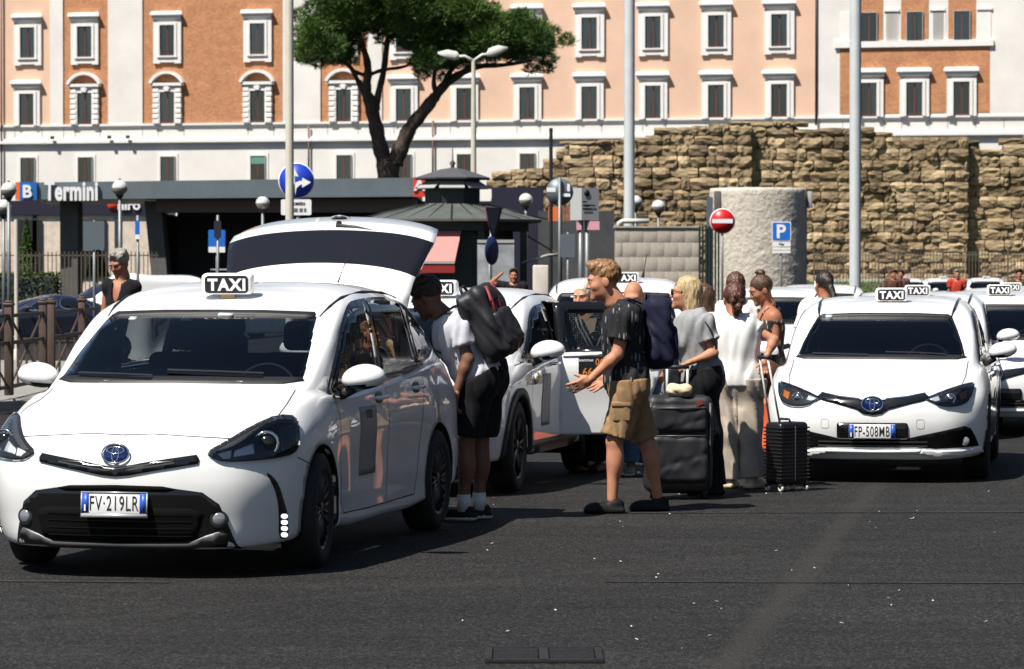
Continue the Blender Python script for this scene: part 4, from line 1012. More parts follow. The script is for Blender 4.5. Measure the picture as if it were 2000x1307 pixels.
# small van
c = BASE.copy()
c[9, 6:, 2] += .10; c[10, 5:, 2] += .12; c[11, 4:, 2] += .12
c[9, 7:, 1] = [3.2, 4.0, 4.45, 4.58, 4.6]; c[9, 6:10, 0] = [.70, .72, .72, .66]
c[8, 7:, 1] = [3.15, 3.85, 4.5, 4.62, 4.64]; c[8, 7:10, 0] = [.80, .81, .78]; c[7, 9:, 1] = [4.5, 4.63, 4.645]; c[7, 8:10, 0] = [.85, .80]
c[10, 7:, 1] = [3.1, 3.7, 4.2, 4.4, 4.42]; c[11, 7:, 1] = [3.1, 3.5, 3.9, 4.1, 4.12]; c[11, 7:, 2] = 1.66; c[10, 7:, 2] = 1.64; c[9, 7:, 2] = 1.57
V_Z = [(0, 0), (1.0, 1.08), (1.7, 1.82)]
van = build_plain(warp(c, None, V_Z, 1.0), MT['white_paint'], 'delivery_van', None, V_Z,
    ([(0, 1.13), (.62, 1.12), (.70, 1.14), (.63, 1.45), (.3, 1.52), (0, 1.525)],
     [[(1.40, 1.08), (1.75, 1.40), (2.0, 1.52), (2.35, 1.57), (2.35, 1.12)]], [(-.6, 1.2), (.6, 1.2), (.55, 1.6), (-.55, 1.6)]), (.95, 3.73), .325)
van.location = (gx(86, 103), 103, ground_z(gx(86, 103), 103)); van.rotation_euler = (0, 0, -R(62)); van.scale = (1.1, 1.1, 1.12)
tag(van, 'small white panel van behind the navy saloon and the older man', 'van')
van2 = copy_tree(van); van2.location = (gx(372, 100), 100, ground_z(gx(372, 100), 100)); van2.rotation_euler = (0, 0, -R(35))
tag(van2, 'white van with a roof rack seen above the near taxi', 'van')
rk = obj('roof_rack', join([box((x, 2.7, 1.93), (.03, 2.2, .03)) for x in (-.62, .62)] + [box((0, y, 1.93), (1.3, .05, .03)) for y in (1.65, 2.3, 2.95, 3.75)] + [box((x, y, 1.86), (.03, .05, .14)) for x in (-.62, .62) for y in (1.9, 3.5)]), MT['silver_paint'], van2, smooth=False)
# ------------------------------------------------------------------ background buildings
MT['stucco_white'] = mat('white_stucco', (.70, .67, .63), .8, var=(.3, .10), bump=(6, .1, .02))
MT['stucco_peach'] = mat('peach_stucco', (.68, .455, .33), .85, var=(.3, .10), bump=(6, .1, .02))
def brick_mat(name, col, sc=3.2):
    m = mat(name, col, .9, var=(1.4, .16)); nt = m.node_tree; b = nt.nodes['Principled BSDF']
    br = nt.nodes.new('ShaderNodeTexBrick'); br.inputs['Scale'].default_value = sc; br.inputs['Mortar Size'].default_value = .012
    br.inputs['Color1'].default_value = (1, 1, 1, 1); br.inputs['Color2'].default_value = (.72, .70, .68, 1); br.inputs['Mortar'].default_value = (1.0, 1.0, .98, 1)
    tc = nt.nodes.new('ShaderNodeTexCoord'); mp = nt.nodes.new('ShaderNodeMapping'); mp.inputs['Rotation'].default_value = (R(90), 0, 0)
    nt.links.new(tc.outputs['Object'], mp.inputs['Vector']); nt.links.new(mp.outputs[0], br.inputs['Vector'])
    mx = nt.nodes.new('ShaderNodeMix'); mx.data_type = 'RGBA'; mx.blend_type = 'MULTIPLY'; mx.inputs[0].default_value = 1
    src = b.inputs['Base Color'].links[0].from_socket; nt.links.new(src, mx.inputs[6]); nt.links.new(br.outputs['Color'], mx.inputs[7]); nt.links.new(mx.outputs[2], b.inputs['Base Color'])
    return m
MT['brick'] = brick_mat('orange_brick', (.50, .235, .115))
MT['stone_trim'] = mat('stone_trim', (.74, .72, .69), .7, var=(2, .05))
MT['red_wood'] = mat('red_brown_joinery', (.15, .04, .04), .5)
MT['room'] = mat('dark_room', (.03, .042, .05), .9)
MT['curtain'] = mat('pale_green_curtain', (.48, .56, .54), .9, var=(14, .3), stretch=(4, 1, .2))
MT['blind'] = mat('green_blind', (.10, .26, .20), .7)
MT['pane'] = glass_mat('window_pane', (.84, .89, .91), 1.7)
MT['slate'] = mat('slate_fascia', (.14, .17, .19), .45, .2, var=(1.2, .12))
MT['travertine'] = mat('travertine', (.66, .56, .45), .7, var=(3, .2), bump=(8, .2, .02))
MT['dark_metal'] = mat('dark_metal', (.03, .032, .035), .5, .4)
MT['grey_metal'] = mat('galvanised_metal', (.20, .215, .22), .5, .5, var=(6, .12))
MT['pale_metal'] = mat('pale_painted_metal', (.60, .59, .54), .5, var=(3, .1))
MT['pipe'] = mat('brown_downpipe', (.16, .09, .07), .6)

FA = math.atan2(16.0, 68.9); FE = Vector((math.cos(FA), -math.sin(FA), 0)); FO = Vector((0, 224, 0))
hotel = empty('hotel', FO, -FA)
tag(hotel, 'long hotel front in peach stucco and orange brick with white framed windows', 'building')
def fs(u):                                      # photo column -> metres along the facade
    k = (u - 1000) / FPX; return k * FO.y / (FE.x - k * FE.y)
def fz(u, v):
    y = FO.y + FE.y * fs(u); return gz(v, y)
def hpart(name, VF, m, parent=None, smooth=False): return obj(name, VF, m, parent or hotel, smooth=smooth)
def hbox(name, s0, s1, z0, z1, m, proud=0.0, thick=.3): return hpart(name, box2((s0, -proud, z0), (s1, -proud + thick, z1)), m)
ZB = fz(1000, 237); ZT = 27.0                   # the string course and the top of the wall
SL, SR = fs(-900), fs(2700)
hbox('wall', SL, SR, -.5, ZB, MT['stucco_white'], 0, 12)
zones = [(-900, 100, 'stucco_peach', 0), (100, 125, 'stucco_white', .12), (125, 213, 'brick', 0), (213, 280, 'stucco_white', .12), (280, 554, 'brick', 0), (554, 627, 'stucco_white', .12),
         (627, 719, 'brick', 0), (719, 747, 'stucco_white', .12), (747, 1593, 'stucco_peach', 0), (1593, 2700, 'stucco_white', .1)]
for u0, u1, m, pr in zones: hbox('wall', fs(u0), fs(u1), ZB, ZT, MT[m], pr, 12)
# brick panels of the right wing
hbox('brick_panel', fs(1640), fs(1932), ZB + .25, fz(1790, 93), MT['brick'], .13, .05)
for u in (1697, 1786, 1878): hbox('brick_panel', fs(u - 27), fs(u + 27), fz(1790, 77), ZT - 1, MT['brick'], .13, .05)
# cornices, string courses and dado panels
for z0, z1, pr in ((ZB - .05, ZB + .10, .16), (ZB - .16, ZB - .05, .10), (ZB - 1.02, ZB - .90, .18), (ZB - 1.22, ZB - 1.02, .30), (ZB - 1.32, ZB - 1.22, .16), (26.2, 27.2, .6)):
    hbox('cornice', SL, SR, z0, z1, MT['stone_trim'], pr, .4)
hbox('cornice', fs(1630), fs(1940), fz(1790, 92), fz(1790, 80), MT['stone_trim'], .3, .3)
for u in (12, 30, 83, 125, 148, 196, 279, 310, 360, 485, 535, 640, 700, 770, 812, 880, 930, 1010, 1055, 1130, 1175, 1255, 1300, 1378, 1422, 1500, 1546, 1600, 1645, 1726, 1760, 1815, 1850, 1905, 1960):
    hbox('dado_joint', fs(u) - .03, fs(u) + .03, ZB - .9, ZB - .17, MT['dado_joint'] if 'dado_joint' in MT else MT.setdefault('dado_joint', mat('stone_joint', (.35, .33, .31), .9)), .006, .05)
for u, v0, v1 in ((6, 400, -60), (847, 350, 236), (1594, 245, -60), (605, 345, 245)):
    x = fs(u); hpart('downpipe', cyl((x, -.22, fz(u, v0)), (x, -.22, fz(u, v1)), .07, n=8), MT['pipe'] if u < 1500 else MT['dark_metal'], smooth=True)

OW, OH = 1.06, 2.12
def prism_xz(poly, y0, y1): return prism(poly, y0, y1, 'xz')
WM = {}
def wmesh(k, VF, m): WM[k] = mesh_data(k.split('|')[0], VF[0], VF[1], m, False)
# common pieces (window origin: bottom centre of the opening, on the wall face)
wmesh('room', box2((-OW/2, -.04, 0), (OW/2, .02, OH)), MT['room'])  # dark panel on the wall stands in for the unlit interior behind the panes
def curt(x0, x1, xb0, xb1): return prism([(xb0, .02), (xb1, .02), (x1, OH - .02), (x0, OH - .02)], -.055, -.045)
wmesh('curtain|a', curt(-.50, -.08, -.50, -.18), MT['curtain']); wmesh('curtain|b', curt(.10, .50, .22, .50), MT['curtain'])
wmesh('curtain|c', curt(-.48, .48, -.48, .48), MT['curtain'])
wmesh('sash|l', join([box2((-.5, -.10, .0), (-.475, -.06, OH)), box2((-.035, -.11, 0), (.035, -.06, OH - .30)), box2((-.5, -.10, 0), (0, -.06, .07)), box2((-.5, -.10, OH - .06), (.5, -.06, OH)), box2((.475, -.10, 0), (.5, -.06, OH)), box2((0, -.10, 0), (.5, -.06, .07)), box2((-.03, -.105, OH - .30), (.03, -.06, OH))]), MT['red_wood'])
wmesh('pane|l', box2((-.47, -.082, .06), (-.035, -.075, OH - .05)), MT['pane']); wmesh('pane|r', box2((.035, -.082, .06), (.47, -.075, OH - .05)), MT['pane'])
wmesh('reveal', join([box2((-OW/2 - .02, -.16, 0), (-OW/2 + .03, 0, OH)), box2((OW/2 - .03, -.16, 0), (OW/2 + .02, 0, OH)), box2((-OW/2, -.16, OH - .03), (OW/2, 0, OH + .02))]), MT['dado_joint'])
def surround_A():
    P = [box2((-1.0, -.20, -.52), (-OW/2, 0, OH + .34)), box2((OW/2, -.20, -.52), (1.0, 0, OH + .34)), box2((-OW/2, -.20, OH), (OW/2, 0, OH + .34)), box2((-.86, -.19, -.44), (.86, 0, 0)),
         box2((-.70, -.27, -.06), (-OW/2 + .002, -.19, OH + .17)), box2((OW/2 - .002, -.27, -.06), (.70, -.19, OH + .17)), box2((-OW/2, -.27, OH), (OW/2, -.19, OH + .17)), box2((-.72, -.30, -.10), (.72, -.18, .0))]
    return join(P)
def surround_B():
    return join([box2((-.96, -.20, -.12), (-OW/2, 0, OH + .30)), box2((OW/2, -.20, -.12), (.96, 0, OH + .30)), box2((-OW/2, -.20, OH), (OW/2, 0, OH + .30)), box2((-.72, -.27, -.08), (-OW/2 + .002, -.19, OH + .16)), box2((OW/2 - .002, -.27, -.08), (.72, -.19, OH + .16)), box2((-OW/2, -.27, OH), (OW/2, -.19, OH + .16))])
wmesh('surround|a', surround_A(), MT['stone_trim']); wmesh('surround|b', surround_B(), MT['stone_trim'])
wmesh('surround|g', join([box2((-.72, -.06, -2), (-OW/2, 0, OH + .2)), box2((OW/2, -.06, -2), (.72, 0, OH + .2)), box2((-OW/2, -.06, OH), (OW/2, 0, OH + .2))]), MT['stone_trim'])
def hood(): 
    prof = [(0, .0), (-.22, .0), (-.30, .10), (-.34, .12), (-.38, .30), (-.46, .34), (-.46, .44), (-.38, .60), (0, .64)]
    V = []; 
    for x, k in ((-1, 1), (1, 1)):
        for y, z in prof: V.append((x * (.92 + max(0, -y - .2) * .9), y, z + OH + .33))
    n = len(prof); return np.array(V), [(i, i + 1, n + i + 1, n + i) for i in range(n - 1)] + [tuple(reversed(range(n))), tuple(range(n, 2 * n))]
wmesh('hood|flat', hood(), MT['stone_trim'])
def pediment():
    P = [box2((-1.18, -.42, OH + .42), (1.18, 0, OH + .62))]
    A = np.linspace(math.pi * .14, math.pi * .86, 15); Rr = 1.40; V = []
    cz = OH + .62 - Rr * math.sin(A[0]) + .02
    for a in A:
        for r in (Rr, Rr - .20):
            for y in (-.5, 0): V.append((r * math.cos(a), y, cz + r * math.sin(a)))
    F = []
    for i in range(len(A) - 1):
        a, b = i * 4, (i + 1) * 4
        F += [(a, b, b + 1, a + 1), (a + 2, a + 3, b + 3, b + 2), (a, a + 2, b + 2, b), (a + 1, b + 1, b + 3, a + 3)]
    P.append((np.array(V), F)); return join(P)
wmesh('hood|arch', pediment(), MT['stone_trim'])
wmesh('frieze', box2((-.98, -.24, OH + .17), (.98, 0, OH + .43)), MT['stone_trim'])
wmesh('shield', join([box2((-.16, -.40, OH + .06), (.16, -.22, OH + .40)), box2((-.24, -.36, OH + .20), (.24, -.22, OH + .36))]), MT['stone_trim'])
wmesh('quoin', rbox((0, -.12, .17), (.44, .30, .30), .05, 1), MT['stone_trim'])
wmesh('blind', box2((-OW/2, -.12, OH - .55), (OW/2, -.10, OH)), MT['blind'])
def window(u, v_bot, kind, var=0, z=None):
    x = fs(u); z = fz(u, v_bot) if z is None else z
    pr = -.02
    for u0, u1, m, p in zones:
        if u0 <= u < u1: pr = -p
    w = obj('window', WM['sash|l'], None, hotel, (x, pr, z))
    ks = ['room', 'pane|l', 'pane|r', 'reveal']
    ks += {0: ['curtain|a', 'curtain|b'], 1: ['curtain|b'], 2: ['curtain|c'], 3: [], 4: ['curtain|a'], 5: ['blind']}[var]
    ks += {'A': ['surround|a', 'hood|flat'], 'B': ['surround|b', 'hood|flat'], 'P': ['surround|b', 'frieze', 'hood|arch', 'shield'], 'G': ['surround|g'], 'N': []}[kind]
    for k in ks: obj(k.split('|')[0], WM[k], None, w)
    if kind == 'P':
        for j in range(7):
            for sx in (-1, 1): obj('quoin', WM['quoin'], None, w, (sx * (.80 + .03 * (j % 2)), -.05, -.10 + j * .36))
    return w
R1 = [(-60, 'A', 1), (-180, 'A', 0), (-300, 'A', 2), (57, 'A', 0), (168, 'A', 1), (329, 'A', 3), (505, 'A', 2), (673, 'A', 0), (790, 'A', 1), (908, 'A', 3), (1031, 'A', 0), (1152, 'A', 0), (1276, 'A', 0), (1399, 'A', 1), (1522, 'A', 1)]
z1 = fz(1000, 99) ; z2 = ZB + .14
for u, k, v in R1: window(u, 0, k, v, z1)
for u, v in ((1697, 3), (1786, 0), (1878, 2)): window(u, 0, 'N', v, z1)
R2 = [(-62, 'B', 0), (-182, 'B', 1), (-302, 'B', 3), (55, 'B', 4), (168, 'P', 0), (329, 'P', 2), (505, 'P', 3), (673, 'P', 1), (790, 'B', 2), (908, 'B', 3), (1031, 'B', 0), (1152, 'B', 2), (1276, 'B', 0), (1399, 'B', 1), (1522, 'B', 3), (1697, 'B', 1), (1786, 'B', 1), (1878, 'B', 3), (2080, 'B', 0)]
for u, k, v in R2: window(u, 0, k, v, z2)
zg = fz(673, 303) - OH
for u, v in ((56, 0), (168, 1), (329, 2), (505, 5), (673, 2), (790, 1), (908, 3), (1031, 0)): window(u, 0, 'G', v, zg)
# arches above the right wing's upper windows
for u in (1697, 1786, 1878):
    for sx in (-1, 1): hbox('pilaster', fs(u + sx * 44) - .42, fs(u + sx * 44) + .42, fz(1790, 80), fz(1790, 22), MT['stone_trim'], .14, .05)
    hbox('pilaster_cap', fs(u + 44) - .5, fs(u + 44) + .5, fz(1790, 22), fz(1790, 17), MT['stone_trim'], .22, .1)
for k, u in enumerate((108, 219, 255)):         # floodlights on the cornice
    hpart('floodlight', rbox((fs(u), -.5, ZB - .82), (.25, .25, .22), .05, 1), MT['dark_metal'])

# ------------------------------------------------------------------ station entrance canopy
CD = 120.0
def cp(u, v, d=CD): return at(u, v, d)
canopy = empty('station_canopy', (gx(420, CD), CD, 0)); CX = gx(420, CD)
tag(canopy, 'slate grey flat station entrance canopy with white Termini lettering', 'canopy')
def cbox(name, u0, u1, v0, v1, y0, y1, m, d=CD):
    a, b = at(u0, v1, d), at(u1, v0, d)
    return obj(name, box2((a.x - CX, y0, a.z), (b.x - CX, y1, b.z)), m, canopy, smooth=False)
FV = [(30, 357, 390), (812, 347, 385)]
a, b, c_, d_ = at(30, 357, CD), at(812, 347, CD), at(812, 384, CD), at(30, 390, CD)
V = [(p.x - CX, y, p.z) for y in (0, 9) for p in (d_, c_, b, a)]
obj('fascia', (np.array(V), [(0, 1, 2, 3), (7, 6, 5, 4), (0, 4, 5, 1), (1, 5, 6, 2), (2, 6, 7, 3), (3, 7, 4, 0)]), MT['slate'], canopy, smooth=False)
cbox('soffit_beam', 300, 812, 388, 414, .8, 2.0, MT['brown_render'] if 'brown_render' in MT else MT.setdefault('brown_render', mat('brown_render', (.16, .12, .10), .8)), CD)
cbox('dark_void_wall', 300, 980, 383, 600, 8.5, 9.5, MT['dark_metal'])  # dark wall stands in for the shaded void under the canopy
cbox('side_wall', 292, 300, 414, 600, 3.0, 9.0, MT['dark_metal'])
pz = at(128, 392, CD).z
for u0, u1 in ((110, 145),):
    x0, x1 = gx(u0, CD) - CX, gx(u1, CD) - CX
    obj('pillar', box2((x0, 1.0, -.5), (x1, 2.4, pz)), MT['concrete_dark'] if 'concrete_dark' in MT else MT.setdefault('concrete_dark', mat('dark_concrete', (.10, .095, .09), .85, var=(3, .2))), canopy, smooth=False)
x0, x1, x2, x3 = (gx(u, CD) - CX for u in (276, 292, 330, 300))
V = [(x0, 1.0, pz), (x1 + .3, 1.0, pz), (x2, 1.0, -.5), (x3, 1.0, -.5)]; V = V + [(x, 2.6, z) for x, y, z in V]
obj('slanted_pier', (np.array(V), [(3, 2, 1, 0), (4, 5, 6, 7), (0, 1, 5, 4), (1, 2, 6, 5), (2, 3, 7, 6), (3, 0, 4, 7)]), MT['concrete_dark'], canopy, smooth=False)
# lettering
a = at(140, 373, CD); t = text_vf('Termini', .95, .05, .034, .80, space=1.06); k = (gx(193, CD) - gx(89, CD)) / (t[0][:, 0].max() - t[0][:, 0].min())
lt = obj('lettering', (t[0] * np.array((k, 1, 1)) + np.array((a.x - CX, -.12, a.z)), t[1]), MT['white_print'], canopy, smooth=False)
MT['metro_blue'] = mat('metro_blue', (.01, .13, .42), .4); MT['metro_red'] = mat('metro_red', (.62, .05, .02), .4); MT['metro_orange'] = mat('metro_orange', (.75, .16, .04), .4)
q = cbox('line_sign', 40, 73, 356, 391, -.14, -.02, MT['metro_blue']); a = at(55, 374, CD)
t = text_vf('B', .62, .03, .02); obj('lettering', (t[0] + np.array((a.x - CX, -.17, a.z)), t[1]), MT['white_print'], q, smooth=False)
cbox('line_sign', 32, 39.5, 356, 391, -.14, -.02, MT['metro_orange'])
q = cbox('line_sign', 808, 832, 347, 385, -.35, -.2, MT['metro_red']); a = at(820, 362, CD)
t = text_vf('A', .55, .03, .02); obj('lettering', (t[0] + np.array((a.x - CX, -.38, a.z)), t[1]), MT['white_print'], q, smooth=False)

# shop front under the canopy
SD = 150.0
shop = empty('shop_front', (gx(150, SD), SD, 0)); SX = gx(150, SD)
tag(shop, 'travertine shop front with a dark sign band left of the canopy pillar', 'building')
def sbox(name, u0, u1, v0, v1, y0, y1, m, par=None):
    a, b = at(u0, v1, SD), at(u1, v0, SD); return obj(name, box2((a.x - SX, y0, max(a.z, -.6)), (b.x - SX, y1, b.z)), m, par or shop, smooth=False)
sbox('wall', -420, 330, 392, 640, 0, 3, MT['travertine'])
MT['navy_band'] = mat('navy_sign_band', (.02, .018, .035), .4)
sbox('sign_band', -420, 330, 392, 420, -.14, 0, MT['navy_band'])
a = at(253, 401, SD); t = text_vf('niro', .62, .03, .02); obj('lettering', (t[0] + np.array((a.x - SX, -.20, a.z)), t[1]), MT['white_print'], shop, smooth=False)
a = at(222, 400, SD); obj('red_mark', xf(lathe([(.001, .04), (.26, .04), (.26, 0)], 20, 'y'), (a.x - SX, -.17, a.z), sc=(1, -1, 1)), MT['metro_red'], shop)
for u0, u1, v0, v1, m in ((34, 79, 430, 545, 'far_glass'), (145, 205, 430, 545, 'far_glass'), (224, 237, 425, 545, 'room'), (64, 72, 420, 545, 'room')):
    w = sbox('window', u0, u1, v0, v1, -.06, 0, MT[m])
    if u1 - u0 > 20: sbox('window_frame', u0 - 3, u0, v0, v1, -.1, 0, MT['dark_metal'], w); sbox('window_frame', u1, u1 + 3, v0, v1, -.1, 0, MT['dark_metal'], w); sbox('window_frame', u0 + 12, u0 + 14, v0, v1, -.1, -.07, MT['dark_metal'], w)
sbox('notice_board', 163, 203, 432, 490, -.12, -.07, MT['slate'])
# ------------------------------------------------------------------ ruined stone wall
WD = 186.0
MT['tuff'] = []
def tint_by_object(m):                          # every stone a slightly different tone
    nt = m.node_tree; b = nt.nodes['Principled BSDF']; src = b.inputs['Base Color'].links[0].from_socket
    oi = nt.nodes.new('ShaderNodeObjectInfo'); rp = nt.nodes.new('ShaderNodeValToRGB'); rp.color_ramp.elements[0].color = (.66, .64, .60, 1); rp.color_ramp.elements[1].color = (1.18, 1.15, 1.08, 1)
    ge = nt.nodes.new('ShaderNodeNewGeometry'); no = nt.nodes.new('ShaderNodeTexNoise'); no.inputs['Scale'].default_value = .45; no.inputs['Detail'].default_value = 5; nt.links.new(ge.outputs['Position'], no.inputs['Vector'])
    r2 = nt.nodes.new('ShaderNodeValToRGB'); r2.color_ramp.elements[0].position = .35; r2.color_ramp.elements[1].position = .6; r2.color_ramp.elements[0].color = (.55, .53, .50, 1); r2.color_ramp.elements[1].color = (1.1, 1.1, 1.1, 1)
    nt.links.new(oi.outputs['Random'], rp.inputs['Fac']); nt.links.new(no.outputs['Fac'], r2.inputs['Fac'])
    for q in (rp, r2):
        x = nt.nodes.new('ShaderNodeMix'); x.data_type = 'RGBA'; x.blend_type = 'MULTIPLY'; x.inputs[0].default_value = 1; nt.links.new(src, x.inputs[6]); nt.links.new(q.outputs['Color'], x.inputs[7]); src = x.outputs[2]
    nt.links.new(src, b.inputs['Base Color'])
for i, c in enumerate(((.39, .295, .185), (.35, .265, .165), (.44, .34, .22), (.30, .225, .145))):
    m = mat('tuff_%s' % 'abcd'[i], c, .95, var=(1.6, .34), bump=(3.2, .9, .12)); tint_by_object(m); MT['tuff'].append(m)
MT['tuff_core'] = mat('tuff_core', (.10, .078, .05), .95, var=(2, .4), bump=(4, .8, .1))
wall = empty('ruined_wall', (gx(1500, WD), WD, 0)); WX = gx(1500, WD)
tag(wall, 'long ruined ancient wall of rough brown stone blocks', 'wall')
TOP = [(960, 338), (1040, 326), (1092, 300), (1106, 280), (1165, 277), (1264, 268), (1266, 254), (1390, 243), (1455, 238), (1565, 237), (1568, 253), (1690, 250), (1720, 253), (1738, 264), (1850, 268), (1890, 268), (1905, 276), (1912, 291), (1955, 290), (1962, 272), (2000, 264), (2040, 262), (2300, 270), (2700, 262)]
tu, tv = zip(*TOP)
def wtop(u): return gz(np.interp(u, tu, tv), WD)
# segments step back to the right, so each throws its shadow on the next
SEG = [(960, 1110, .9), (1110, 1462, -.9), (1462, 1886, -.25), (1886, 2700, .5)]
zb = 1.0; CH = .60
rng = random.Random(3)
def stone_mesh(k):
    r = random.Random(100 + k); nxg, nzg = 4, 3; V = []; F = []
    for j in range(nzg + 1):
        for i in range(nxg + 1):
            x, z = -.5 + i / nxg, -.5 + j / nzg; e = (abs(x) > .49) + (abs(z) > .49)
            y = -.5 + (.09 if e else 0) + r.uniform(-.10, .10) * (1 if not e else .5)
            if e == 2: x *= .965; z *= .95; y += r.uniform(0, .16)
            V.append((x * (1 + r.uniform(-.04, .03)), y, z * (1 + r.uniform(-.05, .04))))
    n = (nxg + 1) * (nzg + 1)
    for j in range(nzg):
        for i in range(nxg): a = j * (nxg + 1) + i; F.append((a, a + 1, a + nxg + 2, a + nxg + 1))
    rim = [i for i in range(nxg + 1)] + [j * (nxg + 1) + nxg for j in range(1, nzg + 1)] + [nzg * (nxg + 1) + i for i in range(nxg - 1, -1, -1)] + [j * (nxg + 1) for j in range(nzg - 1, 0, -1)]
    b = len(V)
    for i in rim: V.append((V[i][0], .5, V[i][2]))
    for k_ in range(len(rim)):
        q = (k_ + 1) % len(rim); F.append((rim[q], rim[k_], b + k_, b + q))
    return np.array(V), F
SV = [stone_mesh(k) for k in range(14)]
SM = [[mesh_data('stone', *v, m, False) for v in SV] for m in MT['tuff']]
stones = []
for u0, u1, yo in SEG:
    x0, x1 = gx(u0, WD), gx(u1, WD); zt = max(wtop(u) for u in np.linspace(u0, u1, 30)); row = 0; z = zb
    while z < zt - .1:
        h = CH * rng.uniform(.84, 1.14); x = x0 + rng.uniform(-.8, 0) * (row % 2)
        while x < x1:
            w = rng.choice((.5, .65, .8, .95, 1.1, 1.25, 1.5)) * rng.uniform(.9, 1.1); w = min(w, x1 - x + .12) if x1 - x > .35 else x1 - x + .05
            xc = x + w / 2; uc = 1000 + xc / WD * FPX; zt_here = wtop(min(max(uc, u0 + 1), u1 - 1))
            hh_ = min(h, zt_here - z + rng.uniform(-.06, .06))
            if hh_ > .14 and w > .1:
                stones.append((xc, z + hh_ / 2, w, hh_, yo + rng.gauss(0, .045) - (.12 if rng.random() < .08 else 0), uc))
            x += w
        z += h; row += 1
seen = [s for s in stones if 965 < s[5] < 2010 and s[1] > 1.2]
seen.sort(key=lambda s: -s[2] * s[3]); nb = set(id(s) for s in seen[:300])
rest = [[], [], [], []]
for s in stones:
    xc, zc, w, h, y, uc = s; k = rng.randrange(14); mi = rng.choice((0, 0, 1, 1, 2, 3)); fl = rng.choice((1, -1))
    ang = rng.gauss(0, .012)
    if id(s) in nb:
        o = obj('stone', SM[mi][k], None, wall, (xc - WX, y + .25, zc), (rng.gauss(0, .05), ang, rng.gauss(0, .04))); o.scale = (fl * w * .97, .75, h * .985)
    else: rest[mi].append(xf(SV[k], (xc - WX, y + .25, zc), (0, ang, 0), (w * .97, .75, h * .985)))
for mi, L_ in enumerate(rest):
    if L_: tag(obj('small_stones', join(L_), MT['tuff'][mi], wall, smooth=False), kind='stuff')
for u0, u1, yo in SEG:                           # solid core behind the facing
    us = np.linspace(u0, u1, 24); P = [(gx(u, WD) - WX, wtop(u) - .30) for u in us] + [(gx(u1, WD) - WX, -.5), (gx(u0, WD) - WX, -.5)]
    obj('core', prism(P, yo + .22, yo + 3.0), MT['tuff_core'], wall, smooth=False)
# raised bed, ledge and grass in front of the wall
MT['ledge'] = mat('pale_ledge', (.50, .46, .40), .8, var=(2, .15)); MT['lawn'] = mat('lawn', (.07, .12, .03), .9, var=(3, .4), bump=(30, .6, .05))
a0, a1 = gx(1560, 150), gx(2750, 150)
V = [(a0, 148, .20), (a1, 148, .20), (a1 + 8, 181, 1.15), (a0, 181, 1.15)]
tag(obj('grass_bank', (np.array(V), [(0, 1, 2, 3)]), MT['lawn'], smooth=False), 'green grass bank at the foot of the ruined wall', kind='structure')
led = tag(obj('ledge', box2((gx(1585, 181), 181, 0), (a1 + 8, 181.8, 1.32)), MT['ledge'], smooth=False), 'pale low ledge in front of the ruined wall', 'ledge')
gb = 0
GT = []
grng = np.random.default_rng(5); n = 9000
gx_ = grng.uniform(a0 + .2, gx(2050, 165), n); gy_ = grng.uniform(148.3, 180.5, n); gz_ = .20 + (gy_ - 148) / 33 * .95
hh = grng.uniform(.05, .16, n); aa = grng.uniform(0, math.pi, n); V = np.zeros((n, 3, 3))
V[:, 0] = np.stack([gx_ - .03 * np.cos(aa), gy_ - .03 * np.sin(aa), gz_], 1); V[:, 1] = np.stack([gx_ + .03 * np.cos(aa), gy_ + .03 * np.sin(aa), gz_], 1); V[:, 2] = np.stack([gx_ + grng.normal(0, .05, n), gy_ + grng.normal(0, .05, n), gz_ + hh], 1)
tag(obj('grass', (V.reshape(-1, 3), [(3 * i, 3 * i + 1, 3 * i + 2) for i in range(n)]), MT['lawn'], smooth=False), 'short green grass below the ruined wall', kind='stuff')
# railing along the ruin
MT['rust_rail'] = mat('weathered_railing', (.13, .10, .075), .7, .3)
rl = empty('iron_railing', (gx(1590, 170), 170, .85)); tag(rl, 'tall iron railing in front of the ruined wall', 'railing')
L_ = gx(2500, 170) - gx(1590, 170)
tag(obj('pickets', join([box((x, 0, .95), (.035, .035, 1.9)) for x in np.arange(0, L_, .165)]), MT['rust_rail'], rl, smooth=False), kind='stuff')
for z in (.15, 1.7): obj('rail', box((L_ / 2, 0, z), (L_, .04, .05)), MT['rust_rail'], rl, smooth=False)
for x in np.arange(0, L_, 3.3): obj('post', box((x, 0, 1.0), (.08, .08, 2.0)), MT['rust_rail'], rl, smooth=False)
